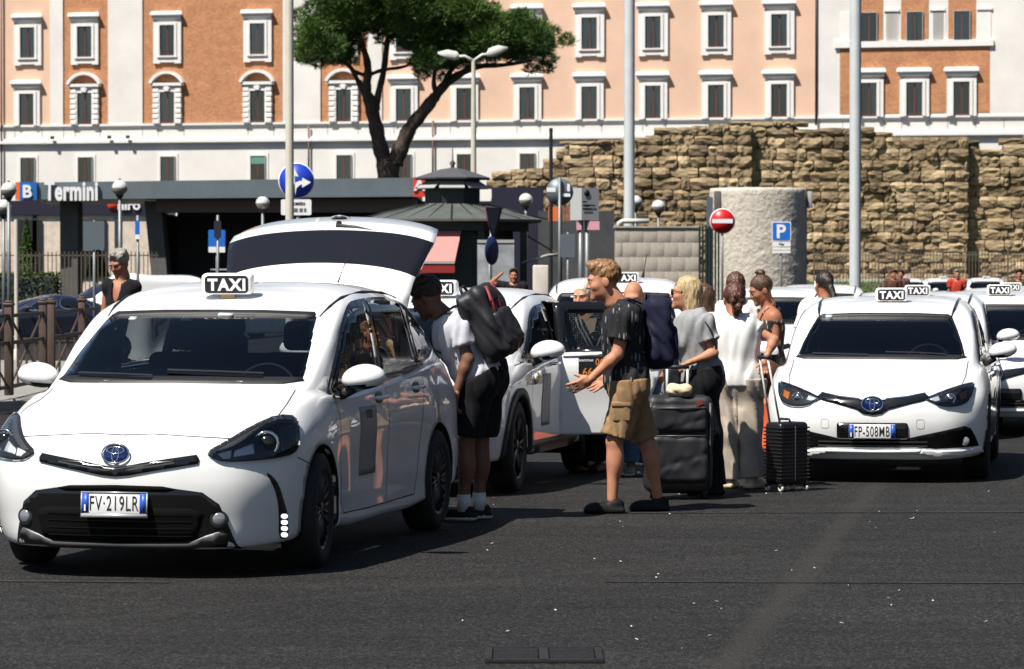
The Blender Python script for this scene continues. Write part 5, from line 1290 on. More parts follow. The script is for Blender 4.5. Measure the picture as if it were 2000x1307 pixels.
# ------------------------------------------------------------------ umbrella pine
PD = 150.0; PS = FPX / PD
MT['bark'] = mat('pine_bark', (.075, .052, .040), .95, var=(3, .4), bump=(7, 1.0, .08), stretch=(1, 1, .4))
def leaf_mat(name, c):
    m = mat(name, c, .6, var=(.9, .35)); b = m.node_tree.nodes['Principled BSDF']; b.inputs['Specular IOR Level'].default_value = .3; return m
MT['needle_a'] = leaf_mat('pine_needles', (.085, .150, .030)); MT['needle_b'] = leaf_mat('pine_needles_dark', (.055, .110, .024))
pine = empty('pine_tree', (gx(760, PD), PD, 0)); PX = gx(760, PD)
tag(pine, 'umbrella pine with forked dark trunk rising behind the station canopy', 'tree')
def pt(u, v, dy=0): a = at(u, v, PD); return (a.x - PX, dy, a.z)
limbs = [([(762, 560), (762, 420), (758, 345), (758, 312)], [.75, .68, .62, .60], 'trunk'),
 ([(752, 320), (742, 285), (733, 240), (724, 205), (718, 185)], [.46, .42, .38, .34, .30], 'limb'),
 ([(718, 190), (716, 165), (720, 140), (716, 110), (704, 80)], [.26, .24, .22, .17, .10], 'limb'),
 ([(714, 188), (700, 160), (685, 130), (668, 115)], [.16, .14, .11, .06], 'limb'),
 ([(735, 215), (738, 185), (748, 150), (754, 110), (758, 70), (770, 30)], [.20, .19, .17, .16, .12, .06], 'limb'),
 ([(716, 148), (690, 140), (672, 120)], [.12, .10, .06], 'limb'), ([(722, 146), (748, 136), (790, 132), (815, 118)], [.11, .10, .08, .04], 'limb'),
 ([(770, 318), (785, 285), (800, 250), (825, 222), (850, 190)], [.50, .44, .38, .34, .30], 'limb'),
 ([(848, 192), (868, 165), (900, 143), (935, 128), (985, 128), (1040, 118)], [.28, .25, .20, .15, .10, .06], 'limb'),
 ([(852, 188), (846, 160), (852, 130), (850, 90)], [.15, .13, .10, .06], 'limb'), ([(862, 172), (880, 140), (895, 110), (905, 70)], [.16, .14, .10, .05], 'limb'),
 ([(900, 143), (930, 120), (960, 90), (985, 60)], [.13, .11, .08, .05], 'limb'), ([(985, 128), (1020, 105), (1060, 95)], [.08, .06, .04], 'limb')]
for P, rad, nm in limbs:
    dy = random.uniform(-.6, .6) if nm == 'limb' else 0
    path = [pt(u, v, dy * i / len(P)) for i, (u, v) in enumerate(P)]; path = [tuple(p) for p in chaikin(path, 2, False)]
    rr = .86 * np.interp(np.linspace(0, 1, len(path)), np.linspace(0, 1, len(rad)), rad)
    obj(nm, tube(path, list(rr * np.array([1 + .08 * math.sin(i * 1.7) for i in range(len(path))])), 10), MT['bark'], pine)
outline = np.array([(577, 92), (585, 118), (620, 128), (655, 132), (690, 118), (706, 88), (735, 66), (765, 78), (790, 104), (812, 128), (835, 150), (870, 150), (895, 128), (925, 118), (965, 132), (1005, 122), (1045, 136), (1060, 152), (1078, 148), (1088, 118), (1108, 88), (1092, 62), (1062, 42), (1018, 22), (968, 8), (915, -10), (850, -60), (740, -75), (640, -40), (590, 10), (576, 50)], float)
trg = np.random.default_rng(11); cl = []
lo, hi = outline.min(0), outline.max(0); tries = 0
while tries < 5000:
    p = trg.uniform(lo, hi); tries += 1
    if inside(outline, p[None])[0] and all((c[0]-p[0])**2 + (c[1]-p[1])**2 > 26**2 for c in cl): cl.append(p)
clumps = []
for p in cl:
    edge = np.linalg.norm(nearest_on(outline, p[None])[0] - p); r = min(max(edge, 13), 30) / PS * 1.08
    for dy in ((-1.9, .2, 2.2) if edge > 22 else (trg.uniform(-1.2, 1.2),)):
        clumps.append((*pt(p[0] + trg.normal(0, 5), p[1] + trg.normal(0, 5), dy + trg.normal(0, .5)), r * trg.uniform(.8, 1.15)))
for mi, key in enumerate(('needle_a', 'needle_b')):
    VV = []
    for (x, y, z, r) in clumps[mi::2]:
        n = int(1500 * (r / .65) ** 2)
        d = trg.normal(size=(n, 3)); d /= np.linalg.norm(d, axis=1, keepdims=True); rad = r * trg.uniform(.25, 1.0, n) ** .55
        rad *= 1 + .22 * np.sin(d[:, 0] * 9 + x * 3) * np.sin(d[:, 2] * 8 + y * 5)
        c = np.array((x, y, z)) + d * rad[:, None] * np.array((1.12, 1.12, .80))
        tip = d * np.array((1, 1, .7)) + np.array((0, 0, .55)) + trg.normal(0, .35, (n, 3)); tip /= np.linalg.norm(tip, axis=1, keepdims=True)
        sd = np.cross(tip, trg.normal(size=(n, 3))); sd /= np.linalg.norm(sd, axis=1, keepdims=True)
        L_ = trg.uniform(.13, .26, n)[:, None]; w = .022
        VV.append(np.stack([c - sd * w, c + sd * w, c + tip * L_], 1))
    V = np.concatenate(VV).reshape(-1, 3); obj('crown', (V, [(3*i, 3*i+1, 3*i+2) for i in range(len(V) // 3)]), MT[key], pine, smooth=False)
# ------------------------------------------------------------------ street furniture
MT['sign_blue'] = mat('sign_blue', (.012, .045, .42), .4); MT['sign_blue2'] = mat('sign_blue_light', (.01, .14, .55), .4); MT['sign_red'] = mat('sign_red', (.55, .012, .015), .4)
MT['dark_blue'] = mat('sign_blue_dark', (.012, .022, .09), .5); MT['dark_red'] = mat('sign_red_dark', (.10, .012, .02), .5); MT['sign_back'] = mat('sign_back', (.13, .16, .18), .5, .4); MT['cream_metal'] = mat('cream_painted_metal', (.56, .53, .44), .5, var=(2, .1))
MT['light_metal'] = mat('light_grey_mast', (.60, .63, .64), .5, .2, var=(2, .08)); MT['globe'] = mat('lamp_globe', (.62, .62, .60), .15, coat=.5)
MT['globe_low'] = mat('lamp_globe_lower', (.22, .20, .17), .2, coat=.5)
MT['concrete'] = mat('concrete', (.36, .32, .27), .9, var=(2.5, .22), bump=(14, .3, .02)); MT['rough_plaster'] = mat('rough_plaster', (.50, .455, .385), .95, var=(6, .25), bump=(9, .8, .05))
MT['kiosk_green'] = mat('kiosk_green', (.018, .03, .028), .5, .2); MT['kiosk_roof'] = mat('kiosk_roof', (.115, .125, .115), .6, .3, var=(3, .2)); MT['kiosk_roof2'] = mat('kiosk_cap_roof', (.10, .10, .105), .6, .3)
MT['awning'] = mat('awning_red', (.50, .21, .19), .8); MT['awning_dark'] = mat('awning_valance', (.25, .015, .015), .8); MT['poster'] = mat('poster_paper', (.30, .31, .33), .6, var=(2.5, .4)); MT['vent'] = mat('vent_panel', (.36, .36, .35), .5)
MT['brown_iron'] = mat('brown_railing', (.085, .055, .042), .55, .3, var=(5, .25)); MT['hedge'] = leaf_mat('hedge_leaves', (.045, .06, .014)); MT['kerb'] = mat('kerb_stone', (.24, .23, .21), .85, var=(4, .2))
MT['barrier'] = mat('orange_plastic', (.78, .13, .04), .5); MT['barrier_base'] = mat('dark_red_plastic', (.28, .02, .02), .6)

def pole(name, u, d, r, ztop, m, label, cat, z0=None, taper=1.0, group=None):
    x = gx(u, d); z0 = ground_z(x, d) if z0 is None else z0
    o = obj(name, tube([(0, 0, 0), (0, 0, .02), (0, 0, .35), (0, 0, .38), (0, 0, ztop * .6), (0, 0, ztop)], [r * 1.7, r * 1.7, r * 1.5, r, r * (1 + taper) / 2, r * taper], 16), m, None, (x, d, z0))
    autosmooth(o); return tag(o, label, cat, group)
pole('lamp_post', 566, 52, .068, 9, MT['cream_metal'], 'cream lamp post in front of the blue arrow sign', 'pole', taper=.9)
pole('mast', 1229, 100, .165, 16, MT['light_metal'], 'tall pale mast rising behind the concrete wall', 'pole')
pole('mast', 1670, 92, .16, 16, MT['light_metal'], 'tall pale mast in front of the ruined wall, right of the parking sign', 'pole')
pole('post', 1076, 82, .045, 5.2, MT['dark_metal'], 'thin dark post beside the back of the round sign', 'pole')
pole('post', 32, 70, .045, 3.1, MT['cream_metal'], 'short cream post beside the globe lamps', 'pole')
for u, d, zt in ((1570, 99, 3.8),): pass

def street_lamp(u, d):
    x = gx(u, d); h = gz(118, d)
    root = empty('street_lamp', (x, d, 0)); tag(root, 'tall cream double armed street lamp in front of the kiosk', 'street lamp')
    autosmooth(obj('pole', tube([(0, 0, 0), (0, 0, h * .82), (0, 0, h)], [.11, .075, .06], 14), MT['cream_metal'], root))
    for sg, (ue, ve) in ((-1, (855, 104)), (1, (992, 94))):
        e = at(ue, ve, d); dx, dz = e.x - x, e.z - h
        arm = obj('arm', tube([(0, 0, h - .02), (dx * .25, 0, h + .14 + .02 * sg), (dx * .45, 0, h + dz * .5)], [.05, .045, .045], 10), MT['pale_metal'], root)
        hd = [(dx * .38, 0, h + dz * .42), (dx * .5, 0, h + dz * .62), (dx * .75, 0, h + dz * .88), (dx, 0, h + dz)]
        obj('lamp_head', tube(hd, [(.04, .04), (.07, .14), (.06, .13), (.015, .03)], 12), MT['pale_metal'], root)
street_lamp(925, 97)
def globe_lamp(u, v, d, dia, label):
    p = at(u, v, d); z0 = ground_z(p.x, d); r = dia / 2
    root = empty('globe_lamp', (p.x, d, z0)); tag(root, label, 'street lamp', 'globe lamps'); zc = p.z - z0
    obj('pole', tube([(0, 0, 0), (0, 0, zc - r * 1.2)], [.055, .045], 10), MT['grey_metal'], root)
    obj('collar', lathe([(.06, zc - r * 1.35), (.11, zc - r * .95), (.10, zc - r * .55), (.04, zc - r * .3)], 14), MT['dark_metal'], root)
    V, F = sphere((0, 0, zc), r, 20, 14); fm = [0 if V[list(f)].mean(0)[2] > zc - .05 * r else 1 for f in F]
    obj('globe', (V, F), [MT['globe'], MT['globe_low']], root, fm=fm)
    obj('cap', sphere((0, 0, zc + r), .04, 8, 6), MT['dark_metal'], root)
for u, v, d, lab in ((17, 371, 88, 'globe lamp at the left edge covering the end of the canopy sign'), (7, 405, 92, 'lower globe lamp at the left edge'), (234, 367, 92, 'globe lamp right of the Termini lettering'), (513, 397, 104, 'globe lamp left of the blue arrow sign'),
                     (1027, 391, 96, 'globe lamp right of the kiosk'), (1241, 395, 112, 'globe lamp beside the pale mast'), (1286, 404, 116, 'globe lamp above the concrete wall')):
    globe_lamp(u, v, d, 27 / FPX * d if u > 300 else 31 / FPX * d, lab)

def disc(r, t=.012, n=36): return xf(lathe([(.0005, t), (r, t), (r, 0), (.0005, 0)], n, 'y'), sc=(1, -1, 1))
def sign_root(name, u, v, d, label, post_r=.03, rz=0.0, du=0, cat='sign', tilt=0.0):
    p = at(u, v, d); z0 = ground_z(p.x, d); root = empty(name, (p.x, d, z0), rz); tag(root, label, cat)
    zc = p.z - z0; obj('post', tube([(du + tilt * zc, .04, 0), (du, .04, zc + .3)], post_r, 10), MT['grey_metal'], root)
    return root, zc
# blue arrows sign
root, zc = sign_root('direction_sign', 579, 353, 57, 'round blue sign with white straight and right turn arrows', .035, du=.02)
dk = obj('sign_disc', xf(disc(.31), (0, 0, zc)), MT['white_print'], root); obj('sign_face', xf(disc(.295, .005), (0, -.013, zc)), MT['sign_blue'], dk)
ar = [[(.05, -.06), (.13, -.06), (.13, .02 - .14), (.28, -.035), (.13, .055), (.13, .0), (.10, .0), (.03, -.05), (.0, -.12), (-.02, -.25), (-.10, -.25), (-.09, -.1), (-.04, -.03)],
      [(-.10, -.25), (-.02, -.25), (-.03, .10), (.03, .07), (-.06, .24), (-.15, .07), (-.09, .10)]]
for P in ([(.10, .05), (.25, -.03), (.10, -.12), (.10, -.065), (.06, -.075), (.0, -.13), (-.02, -.25), (-.09, -.25), (-.07, -.10), (-.01, -.03), (.05, -.005), (.10, -.005)], [(-.09, -.25), (-.02, -.25), (-.03, .08), (.04, .07), (-.06, .24), (-.16, .07), (-.09, .08)]):
    obj('arrow', prism([(x, z + zc) for x, z in P], -.022, -.018), MT['white_print'], dk, smooth=False)
a = gz(405, 57) - root.location.z
pl = obj('sub_panel', prism([(x, z) for x, z in rrect(-.265, .255, a - .135, a + .135, .03)], -.012, .0), MT['sign_white'], root, smooth=False)
t = text_vf('eccetto', .10, .001, .003); obj('lettering', (t[0] + np.array((0, -.016, a + .065)), t[1]), MT['ink'], pl, smooth=False)
for x, w in ((-.10, .07), (-.01, .07), (.08, .06), (.15, .04)): obj('pictogram', box((x, -.014, a - .05), (w, .004, .065)), MT['sign_back'], pl, smooth=False)
# no entry
root, zc = sign_root('no_entry_sign', 1411, 432, 81, 'round red no entry sign with a white bar')
dk = obj('sign_disc', xf(disc(.31), (0, 0, zc)), MT['white_print'], root); obj('sign_face', xf(disc(.292, .005), (0, -.013, zc)), MT['sign_red'], dk)
obj('bar', box((0, -.022, zc), (.50, .006, .10)), MT['white_print'], dk, smooth=False)
# parking
root, zc = sign_root('parking_sign', 1526, 452, 78, 'square blue parking sign with a white letter P', .025)
dk = obj('sign_plate', prism(rrect(-.225, .225, zc - .225, zc + .225, .03), -.012, 0), MT['white_print'], root, smooth=False)
obj('sign_face', prism(rrect(-.205, .205, zc - .205, zc + .205, .025), -.018, -.0125), MT['sign_blue2'], dk, smooth=False)
t = text_vf('P', .44, .002, .012); obj('lettering', (t[0] + np.array((0, -.022, zc)), t[1]), MT['white_print'], dk, smooth=False)
for k, (z, h) in enumerate(((zc - .30, .11), (zc - .405, .06), (zc - .48, .06))):
    sp = obj('sub_panel', box((0, -.006, z), (.43, .012, h)), MT['sign_white'], root, smooth=False)
obj('pictogram', join([box((0, -.014, zc - .30), (.12, .004, .03)), box((.03, -.014, zc - .32), (.05, .004, .03)), box((-.03, -.014, zc - .28), (.04, .004, .02))]), MT['sign_back'], sp, smooth=False)
# round sign seen from behind, and the sign box
root, zc = sign_root('round_sign', 1093, 375, 75, 'back of a grey round traffic sign with small stickers', .032)
dk = obj('sign_disc', xf(disc(.31), (0, .06, zc)), MT['sign_back'], root)
obj('post_front', tube([(0, -.02, 0), (0, -.02, zc + .33)], .032, 10), MT['grey_metal'], root)
for x, z, w, h in ((-.19, .05, .20, .10), (.15, -.07, .18, .07), (.20, .10, .06, .17)): obj('sticker', box((x, .044, zc + z), (w, .004, h)), MT['white_print'], dk, smooth=False)
a = at(1125, 418, 80)
rp = empty('poster_panel', (gx(1095, 84), 84, 0)); tag(rp, 'orange and brown picture panel below the round sign back', 'sign')
z0, z1 = gz(432, 84), gz(404, 84)
for k, (x0, x1, m) in enumerate(((gx(1071, 84), gx(1090, 84), 'metro_orange'), (gx(1098, 84), gx(1117, 84), 'poster_brown'))):
    if m not in MT: MT[m] = mat(m, (.25, .11, .06), .6, var=(5, .5))
    obj('picture', box2((x0 - rp.location.x, 0, z0), (x1 - rp.location.x, .05, z1)), MT[m], rp, smooth=False)
obj('post', tube([(0, .1, 0), (0, .1, z1)], .04, 8), MT['dark_metal'], rp)
ib = empty('information_box', (gx(1145, 76), 76, 0)); tag(ib, 'pale grey information box with black text on two posts', 'sign')
MT['box_grey'] = mat('box_grey', (.40, .41, .41), .5); MT['pink_print'] = mat('pink_print', (.65, .32, .38), .5)
bx = ib.location.x; z0, z1 = gz(430, 76), gz(367, 76); xa, xm, xb = gx(1114, 76) - bx, gx(1136, 76) - bx, gx(1170, 76) - bx
V = [(xa, .25, z0), (xm, 0, z0), (xb, .25, z0), (xm, .55, z0)]; V += [(x, y, z1) for x, y, z in V]
bo = obj('box', (np.array(V), [(3, 2, 1, 0), (4, 5, 6, 7), (0, 1, 5, 4), (1, 2, 6, 5), (2, 3, 7, 6), (3, 0, 4, 7)]), MT['box_grey'], ib, smooth=False)
ang = math.atan2(.25, xb - xm)
def on_face(VF, z): V = np.asarray(VF[0]) @ np.array(Matrix.Rotation(ang, 3, 'Z')).T; return V + np.array((xm + .02, 0, z)), VF[1]
obj('pictogram', on_face(xf(lathe([(.0005, .004), (.075, .004), (.075, 0)], 20, 'y'), (.12, 0, 0), sc=(1, -1, 1)), z1 - .12), MT['ink'], bo)
for zz, w in ((.32, .12), (.40, .34), (.48, .24)): obj('text_line', on_face(box((w / 2, -.003, 0), (w, .004, .035)), z1 - zz), MT['ink'], bo, smooth=False)
for x in (xm - .02, xm + .13): obj('post', tube([(x, .2, 0), (x, .2, z0)], .055, 10), MT['grey_metal'], ib)
for u0, u1 in ((1126, 1136), (1147, 1160), (1160, 1171)): obj('pink_plate', box2((gx(u0, 76) - bx, .12, gz(449, 76)), (gx(u1, 76) - bx, .14, gz(432, 76))), MT['pink_print'], ib, smooth=False)
# plain sign backs and blue panels
def panel_sign(name, u0, u1, v0, v1, d, m, label, rz=0.0, extra=None, tilt=0.0):
    uc = (u0 + u1) / 2; root, zc = sign_root(name, uc, (v0 + v1) / 2, d, label, .03, rz, tilt=tilt); w = (u1 - u0) / FPX * d / max(math.cos(rz), .3); h = (v1 - v0) / FPX * d
    p = obj('panel', prism(rrect(-w/2, w/2, zc - h/2, zc + h/2, .03), -.012, .0), MT[m], root, smooth=False)
    if extra: obj('panel_foot', box((0, -.014, zc - h/2 + h * .14), (w * .98, .006, h * .24)), MT[extra], p, smooth=False)
    return root
panel_sign('sign_board', 1095, 1123, 457, 503, 74, 'sign_back', 'plain grey rectangular sign back right of the round sign post')
panel_sign('sign_board', 163, 204, 432, 488, 66, 'sign_back', 'plain grey rectangular sign back left of the older man')
panel_sign('bus_stop_sign', 264, 273, 431, 468, 68, 'sign_blue2', 'narrow blue stop sign seen edge on above the older man', 0, 'white_print')
panel_sign('bus_stop_sign', 407, 440, 449, 494, 72, 'sign_blue2', 'wide blue stop sign with a pale foot before the dark entrance', 0, 'sign_white')
panel_sign('small_sign', 418, 432, 431, 465, 70, 'navy_band', 'small purple panel in front of the wide blue stop sign')
root, zc = sign_root('round_sign', 960, 490, 70, 'blue round sign turned edge on on a leaning post', .03, R(62), tilt=-.02); obj('sign_disc', xf(disc(.30), (0, 0, zc)), MT['dark_blue'], root)
root, zc = sign_root('yield_sign', 962, 433, 72, 'triangular sign turned edge on before the kiosk', .03, R(60))
obj('sign_plate', prism([(0, zc - .42), (.36, zc + .3), (-.36, zc + .3)], -.012, 0), MT['sign_back'], root, smooth=False); obj('sign_rim', join([tube([(0, -.02, zc - .42), (.36, -.02, zc + .3), (-.36, -.02, zc + .3), (0, -.02, zc - .42)], .022, 6)]), MT['dark_red'], root)

# ------------------------------------------------------------------ newspaper kiosk
KD = 79.0; kx = gx(884, KD); ks = FPX / KD
kiosk = empty('kiosk', (kx, KD, 0)); tag(kiosk, 'dark green eight sided kiosk with a two tier roof and finial', 'kiosk')
def oct_lathe(prof, n=8, rot=R(22.5)): V, F = lathe(prof, n); return xf((V, F), rot=(0, 0, rot))
zr = lambda v: gz(v, KD)
obj('main_roof', oct_lathe([(.72, zr(398)), (.80, zr(400)), (2.28, zr(430)), (2.28, zr(434)), (2.0, zr(436)), (.2, zr(436))]), MT['kiosk_roof'], kiosk, smooth=False)
for k in range(24):
    a = 2 * math.pi * k / 24; c = math.cos(math.pi / 8) / math.cos((a + 0) % (math.pi / 4) - math.pi / 8)
    obj('roof_seam', tube([(.80 * c * math.cos(a), .80 * c * math.sin(a), zr(400) + .012), (2.27 * c * math.cos(a), 2.27 * c * math.sin(a), zr(430) + .012)], .014, 5), MT['kiosk_green'], kiosk)
obj('drum', oct_lathe([(.70, zr(400)), (.70, zr(352)), (.1, zr(352))]), MT['kiosk_green'], kiosk, smooth=False)
obj('cap_roof', oct_lathe([(.95, zr(351)), (.96, zr(348)), (.30, zr(331)), (.06, zr(328))]), MT['kiosk_roof2'], kiosk, smooth=False)
obj('finial', lathe([(.05, zr(330)), (.045, zr(323)), (.075, zr(319)), (.02, zr(313)), (.008, zr(288))], 12), MT['kiosk_roof2'], kiosk)
for k in range(8):
    a = math.pi / 4 * k; n = Vector((math.cos(a), math.sin(a), 0)); tt = Vector((-n.y, n.x, 0)); z1, z0 = zr(357), zr(369)
    P = [n * .66 + tt * .27 + Vector((0, 0, z1)), n * .66 - tt * .27 + Vector((0, 0, z1)), n * .88 - tt * .30 + Vector((0, 0, z0)), n * .88 + tt * .30 + Vector((0, 0, z0))]
    V = np.array([tuple(p) for p in P] + [tuple(p + Vector((0, 0, .02))) for p in P]); obj('vent_flap', (V, [(0, 1, 2, 3), (7, 6, 5, 4), (0, 4, 5, 1), (1, 5, 6, 2), (2, 6, 7, 3), (3, 7, 4, 0)]), MT['vent'], kiosk, smooth=False)
obj('fascia', oct_lathe([(1.95, zr(436)), (1.95, zr(452)), (1.78, zr(452)), (1.78, zr(436))]), MT['kiosk_green'], kiosk, smooth=False)
for k in range(8):
    a = math.pi / 4 * k + R(22.5); obj('corner_post', box((1.82 * math.cos(a), 1.82 * math.sin(a), zr(452) / 2), (.16, .16, zr(452))), MT['kiosk_green'], kiosk, rot=(0, 0, 0), smooth=False)
obj('counter', oct_lathe([(1.74, .0), (1.74, .95), (1.55, .95), (1.55, zr(452)), (.1, zr(452))]), MT['kiosk_green'], kiosk, smooth=False)
x0, x1 = gx(934, KD) - kx, gx(1004, KD) - kx
obj('display_window', box2((x0, -1.90, .5), (x1, -1.78, zr(478))), MT['poster'], kiosk, smooth=False)
obj('display_header', box2((x0, -1.92, zr(476)), (x1, -1.80, zr(470))), MT['vent'], kiosk, smooth=False)
for (ua, ub, uc, ud, va, vb, y0, y1) in ((829, 903, 820, 892, 455, 514, -1.75, -2.7),):
    xa, xb, xc, xd = (gx(q, KD) - kx for q in (ua, ub, uc, ud))
    V = np.array([(xa, y0, zr(va)), (xb, y0, zr(va)), (xd, y1, zr(vb)), (xc, y1, zr(vb))]); V = np.vstack([V, V + np.array((0, 0, .03))])
    aw = obj('awning', (V, [(0, 3, 2, 1), (4, 5, 6, 7), (0, 1, 5, 4), (1, 2, 6, 5), (2, 3, 7, 6), (3, 0, 4, 7)]), MT['awning'], kiosk, smooth=False)
    obj('awning_edge', box2((xc, y1 - .03, zr(vb) - .02), (xd, y1 + .03, zr(vb) + .04)), MT['vent'], aw, smooth=False)
    obj('valance', box2((xc, y1 - .01, zr(533)), (xd, y1 + .01, zr(vb) - .02)), MT['awning_dark'], aw, smooth=False)
xa, xb = gx(1030, KD) - kx, gx(1090, KD) - kx
V = np.array([(xa, -.6, zr(462)), (xa, .8, zr(462)), (xb, .8, zr(498)), (xb, -.6, zr(498))]); V = np.vstack([V, V + np.array((0, 0, .03))])
MT['awning_brown'] = mat('awning_brown', (.24, .11, .07), .8)
aw = obj('awning', (V, [(0, 3, 2, 1), (4, 5, 6, 7), (0, 1, 5, 4), (1, 2, 6, 5), (2, 3, 7, 6), (3, 0, 4, 7)]), MT['awning_brown'], kiosk, smooth=False)
obj('awning_edge', tube([(gx(1018, KD) - kx, -1.0, zr(514)), (gx(1070, KD) - kx, -.8, zr(499)), (xb, -.62, zr(498))], .035, 8), MT['vent'], aw)

# ------------------------------------------------------------------ walls beside the ruin
cw = empty('concrete_wall', (gx(1285, 96), 96, 0)); tag(cw, 'grey concrete block wall left of the round tower', 'wall')
x0, x1, zt = gx(1202, 96), gx(1368, 96), gz(445, 96); rows = 7; hb = zt / rows; MESH['cblock'] = mesh_data('block', *rbox((0, 0, 0), (.398, .3, hb - .006), .004, 1), MT['concrete'])
obj('core', box2((x0 - cw.location.x + .01, .03, 0), (x1 - cw.location.x - .01, 1.2, zt - .01)), MT['concrete'], cw, smooth=False)
for j in range(rows):
    x = x0 - (.2 if j % 2 else 0)
    while x < x1 - .05:
        a, b = max(x, x0), min(x + .4, x1)
        if b - a > .06:
            o = obj('block', MESH['cblock'], None, cw, ((a + b) / 2 - cw.location.x, .15 + random.uniform(-.004, .004), hb * (j + .5))); o.scale.x = (b - a - .004) / .398
        x += .4
obj('coping', box2((x0 - cw.location.x - .03, -.05, zt), (x1 - cw.location.x + .03, 1.25, zt + .05)), MT['concrete'], cw, smooth=False)
tw = empty('round_tower', (gx(1487, 101), 102.4, 0)); tag(tw, 'pale rough plastered round tower behind the no entry sign', 'tower')
zt = gz(366, 101); n = 64; V = []; F = []; rg = np.random.default_rng(2); lv = 40
for j in range(lv + 1):
    for k in range(n):
        a = 2 * math.pi * k / n; r = 1.50 + rg.normal(0, .008) + (.0 if j < lv else -.03); V.append((r * math.cos(a), r * math.sin(a), zt * j / lv))
for j in range(lv):
    for k in range(n): F.append((j*n+k, j*n+(k+1) % n, (j+1)*n+(k+1) % n, (j+1)*n+k))
F.append(tuple(range(lv*n, (lv+1)*n))); obj('drum', (np.array(V), F), MT['rough_plaster'], tw)
obj('junction_box', rbox((1.56, -.3, zt - .35), (.14, .3, .5), .02, 1), MT['vent'], tw)
obj('cable_box', rbox((-1.30, -.85, zt - .5), (.2, .2, .8), .02, 1), MT['concrete_dark'], tw)
gf = empty('slat_gate', (gx(1385, 95), 95, 0)); tag(gf, 'dark vertical slat gate between the concrete wall and the tower', 'gate')
for k in range(7): obj('slat', box(((k - 3) * .09, .03 * (k % 2), gz(442, 95) / 2), (.055, .05, gz(442, 95))), MT['kiosk_green'], gf, smooth=False)
obj('gate_post', box((.02, .1, gz(385, 95) / 2), (.18, .1, gz(385, 95))), MT['sign_back'], gf, smooth=False)
# pipe on the wall, blue parasol, dark hoarding behind the sign box
pb = obj('steel_pipe', tube([(gx(1208, 99), 99, gz(446, 99)), (gx(1209, 99), 99, gz(436, 99)), (gx(1216, 99), 99, gz(432, 99)), (gx(1268, 99), 99, gz(432, 99))], .075, 10), MT['pale_metal']); tag(pb, 'bent pale pipe on top of the concrete wall', 'pipe')
MT['parasol'] = mat('blue_parasol', (.02, .28, .42), .7)
um = empty('parasol', (gx(1200, 108), 108, 0)); tag(um, 'bright blue parasol peeping out left of the concrete wall', 'parasol'); zq = gz(464, 108)
obj('canopy', lathe([(.02, zq + .35), (.45, zq + .18), (.95, zq - .04), (.93, zq - .06), (.02, zq + .30)], 10), MT['parasol'], um, smooth=False); obj('pole', tube([(0, 0, 0), (0, 0, zq + .4)], .025, 8), MT['pale_metal'], um)
hd = tag(obj('dark_hoarding', box2((gx(1052, 106), 106, -.1), (gx(1200, 106), 107.5, gz(412, 106))), mat('hoarding', (.05, .052, .055), .7, var=(1.5, .3)), smooth=False), 'dark grey hoarding behind the information box', 'hoarding')
sw = tag(obj('entrance_wing', box2((gx(960, 122), 122, -.2), (gx(1062, 122), 128, gz(366, 122))), MT['navy_band'], smooth=False), 'dark band of the station entrance right of the kiosk', 'building')
wp = tag(obj('white_post', rbox((gx(1056, 74), 74, gz(520, 74) / 2), (.35, .3, gz(516, 74)), .03, 1), MT['ledge']), 'pale plastered pier right of the kiosk', 'pier')

# ------------------------------------------------------------------ planting and railings on the left
def leaf_cloud(P, size, rg):
    n = len(P); d = rg.normal(size=(n, 3)); d /= np.linalg.norm(d, axis=1, keepdims=True); s = np.cross(d, rg.normal(size=(n, 3))); s /= np.linalg.norm(s, axis=1, keepdims=True)
    L_ = rg.uniform(.6, 1.3, n)[:, None] * size
    V = np.stack([P - d * L_ * .5, P + s * L_ * .3, P + d * L_ * .5, P - s * L_ * .3], 1).reshape(-1, 3); return V, [(4*i, 4*i+1, 4*i+2, 4*i+3) for i in range(n)]
rg = np.random.default_rng(21)
hx0, hx1 = gx(-40, 108), gx(112, 108); zt = gz(533, 108) ; gzz = -.42
P = np.stack([rg.uniform(hx0, hx1, 9000), 108 + rg.uniform(0, 1.2, 9000), gzz + (zt - gzz) * rg.uniform(0, 1, 9000) ** .6 + rg.normal(0, .03, 9000)], 1)
hg = empty('hedge', ((hx0 + hx1) / 2, 108, gzz)); tag(hg, 'clipped green hedge behind the navy saloon at the left edge', 'hedge'); hv, hf = leaf_cloud(P, .10, rg)
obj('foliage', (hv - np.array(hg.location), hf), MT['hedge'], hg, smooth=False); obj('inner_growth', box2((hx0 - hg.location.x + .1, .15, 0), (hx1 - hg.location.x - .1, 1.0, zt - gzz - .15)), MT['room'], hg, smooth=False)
def cone_tree(u, v0, v1, wpx, d, label):
    c = at(u, v1, d); h = (v1 - v0) / FPX * d; n = 5000; t = rg.uniform(0, 1, n) ** .8; r = (1 - t) * wpx / FPX * d / 2 * rg.uniform(.5, 1.05, n) ** .4; a = rg.uniform(0, 2 * math.pi, n)
    o = empty('topiary_tree', (c.x, d, -.42)); tag(o, label, 'tree'); V, F = leaf_cloud(np.stack([r * np.cos(a), r * np.sin(a), c.z + .42 + t * h], 1), .10, rg)
    obj('crown', (V, F), MT['needle_b'], o, smooth=False); obj('trunk', tube([(0, 0, 0), (0, 0, c.z + .42 + h * .7)], [.08, .03], 8), MT['bark'], o)
cone_tree(52, 428, 530, 44, 128, 'dark green cone shaped tree before the shop window')
cone_tree(190, 478, 540, 50, 126, 'low rounded green shrub right of the canopy pillar')
rl2 = empty('iron_railing', (gx(-20, 112), 112, gzz)); tag(rl2, 'low iron railing in front of the shop front', 'railing'); L_ = gx(310, 112) - gx(-20, 112); zt = gz(492, 112) - gzz
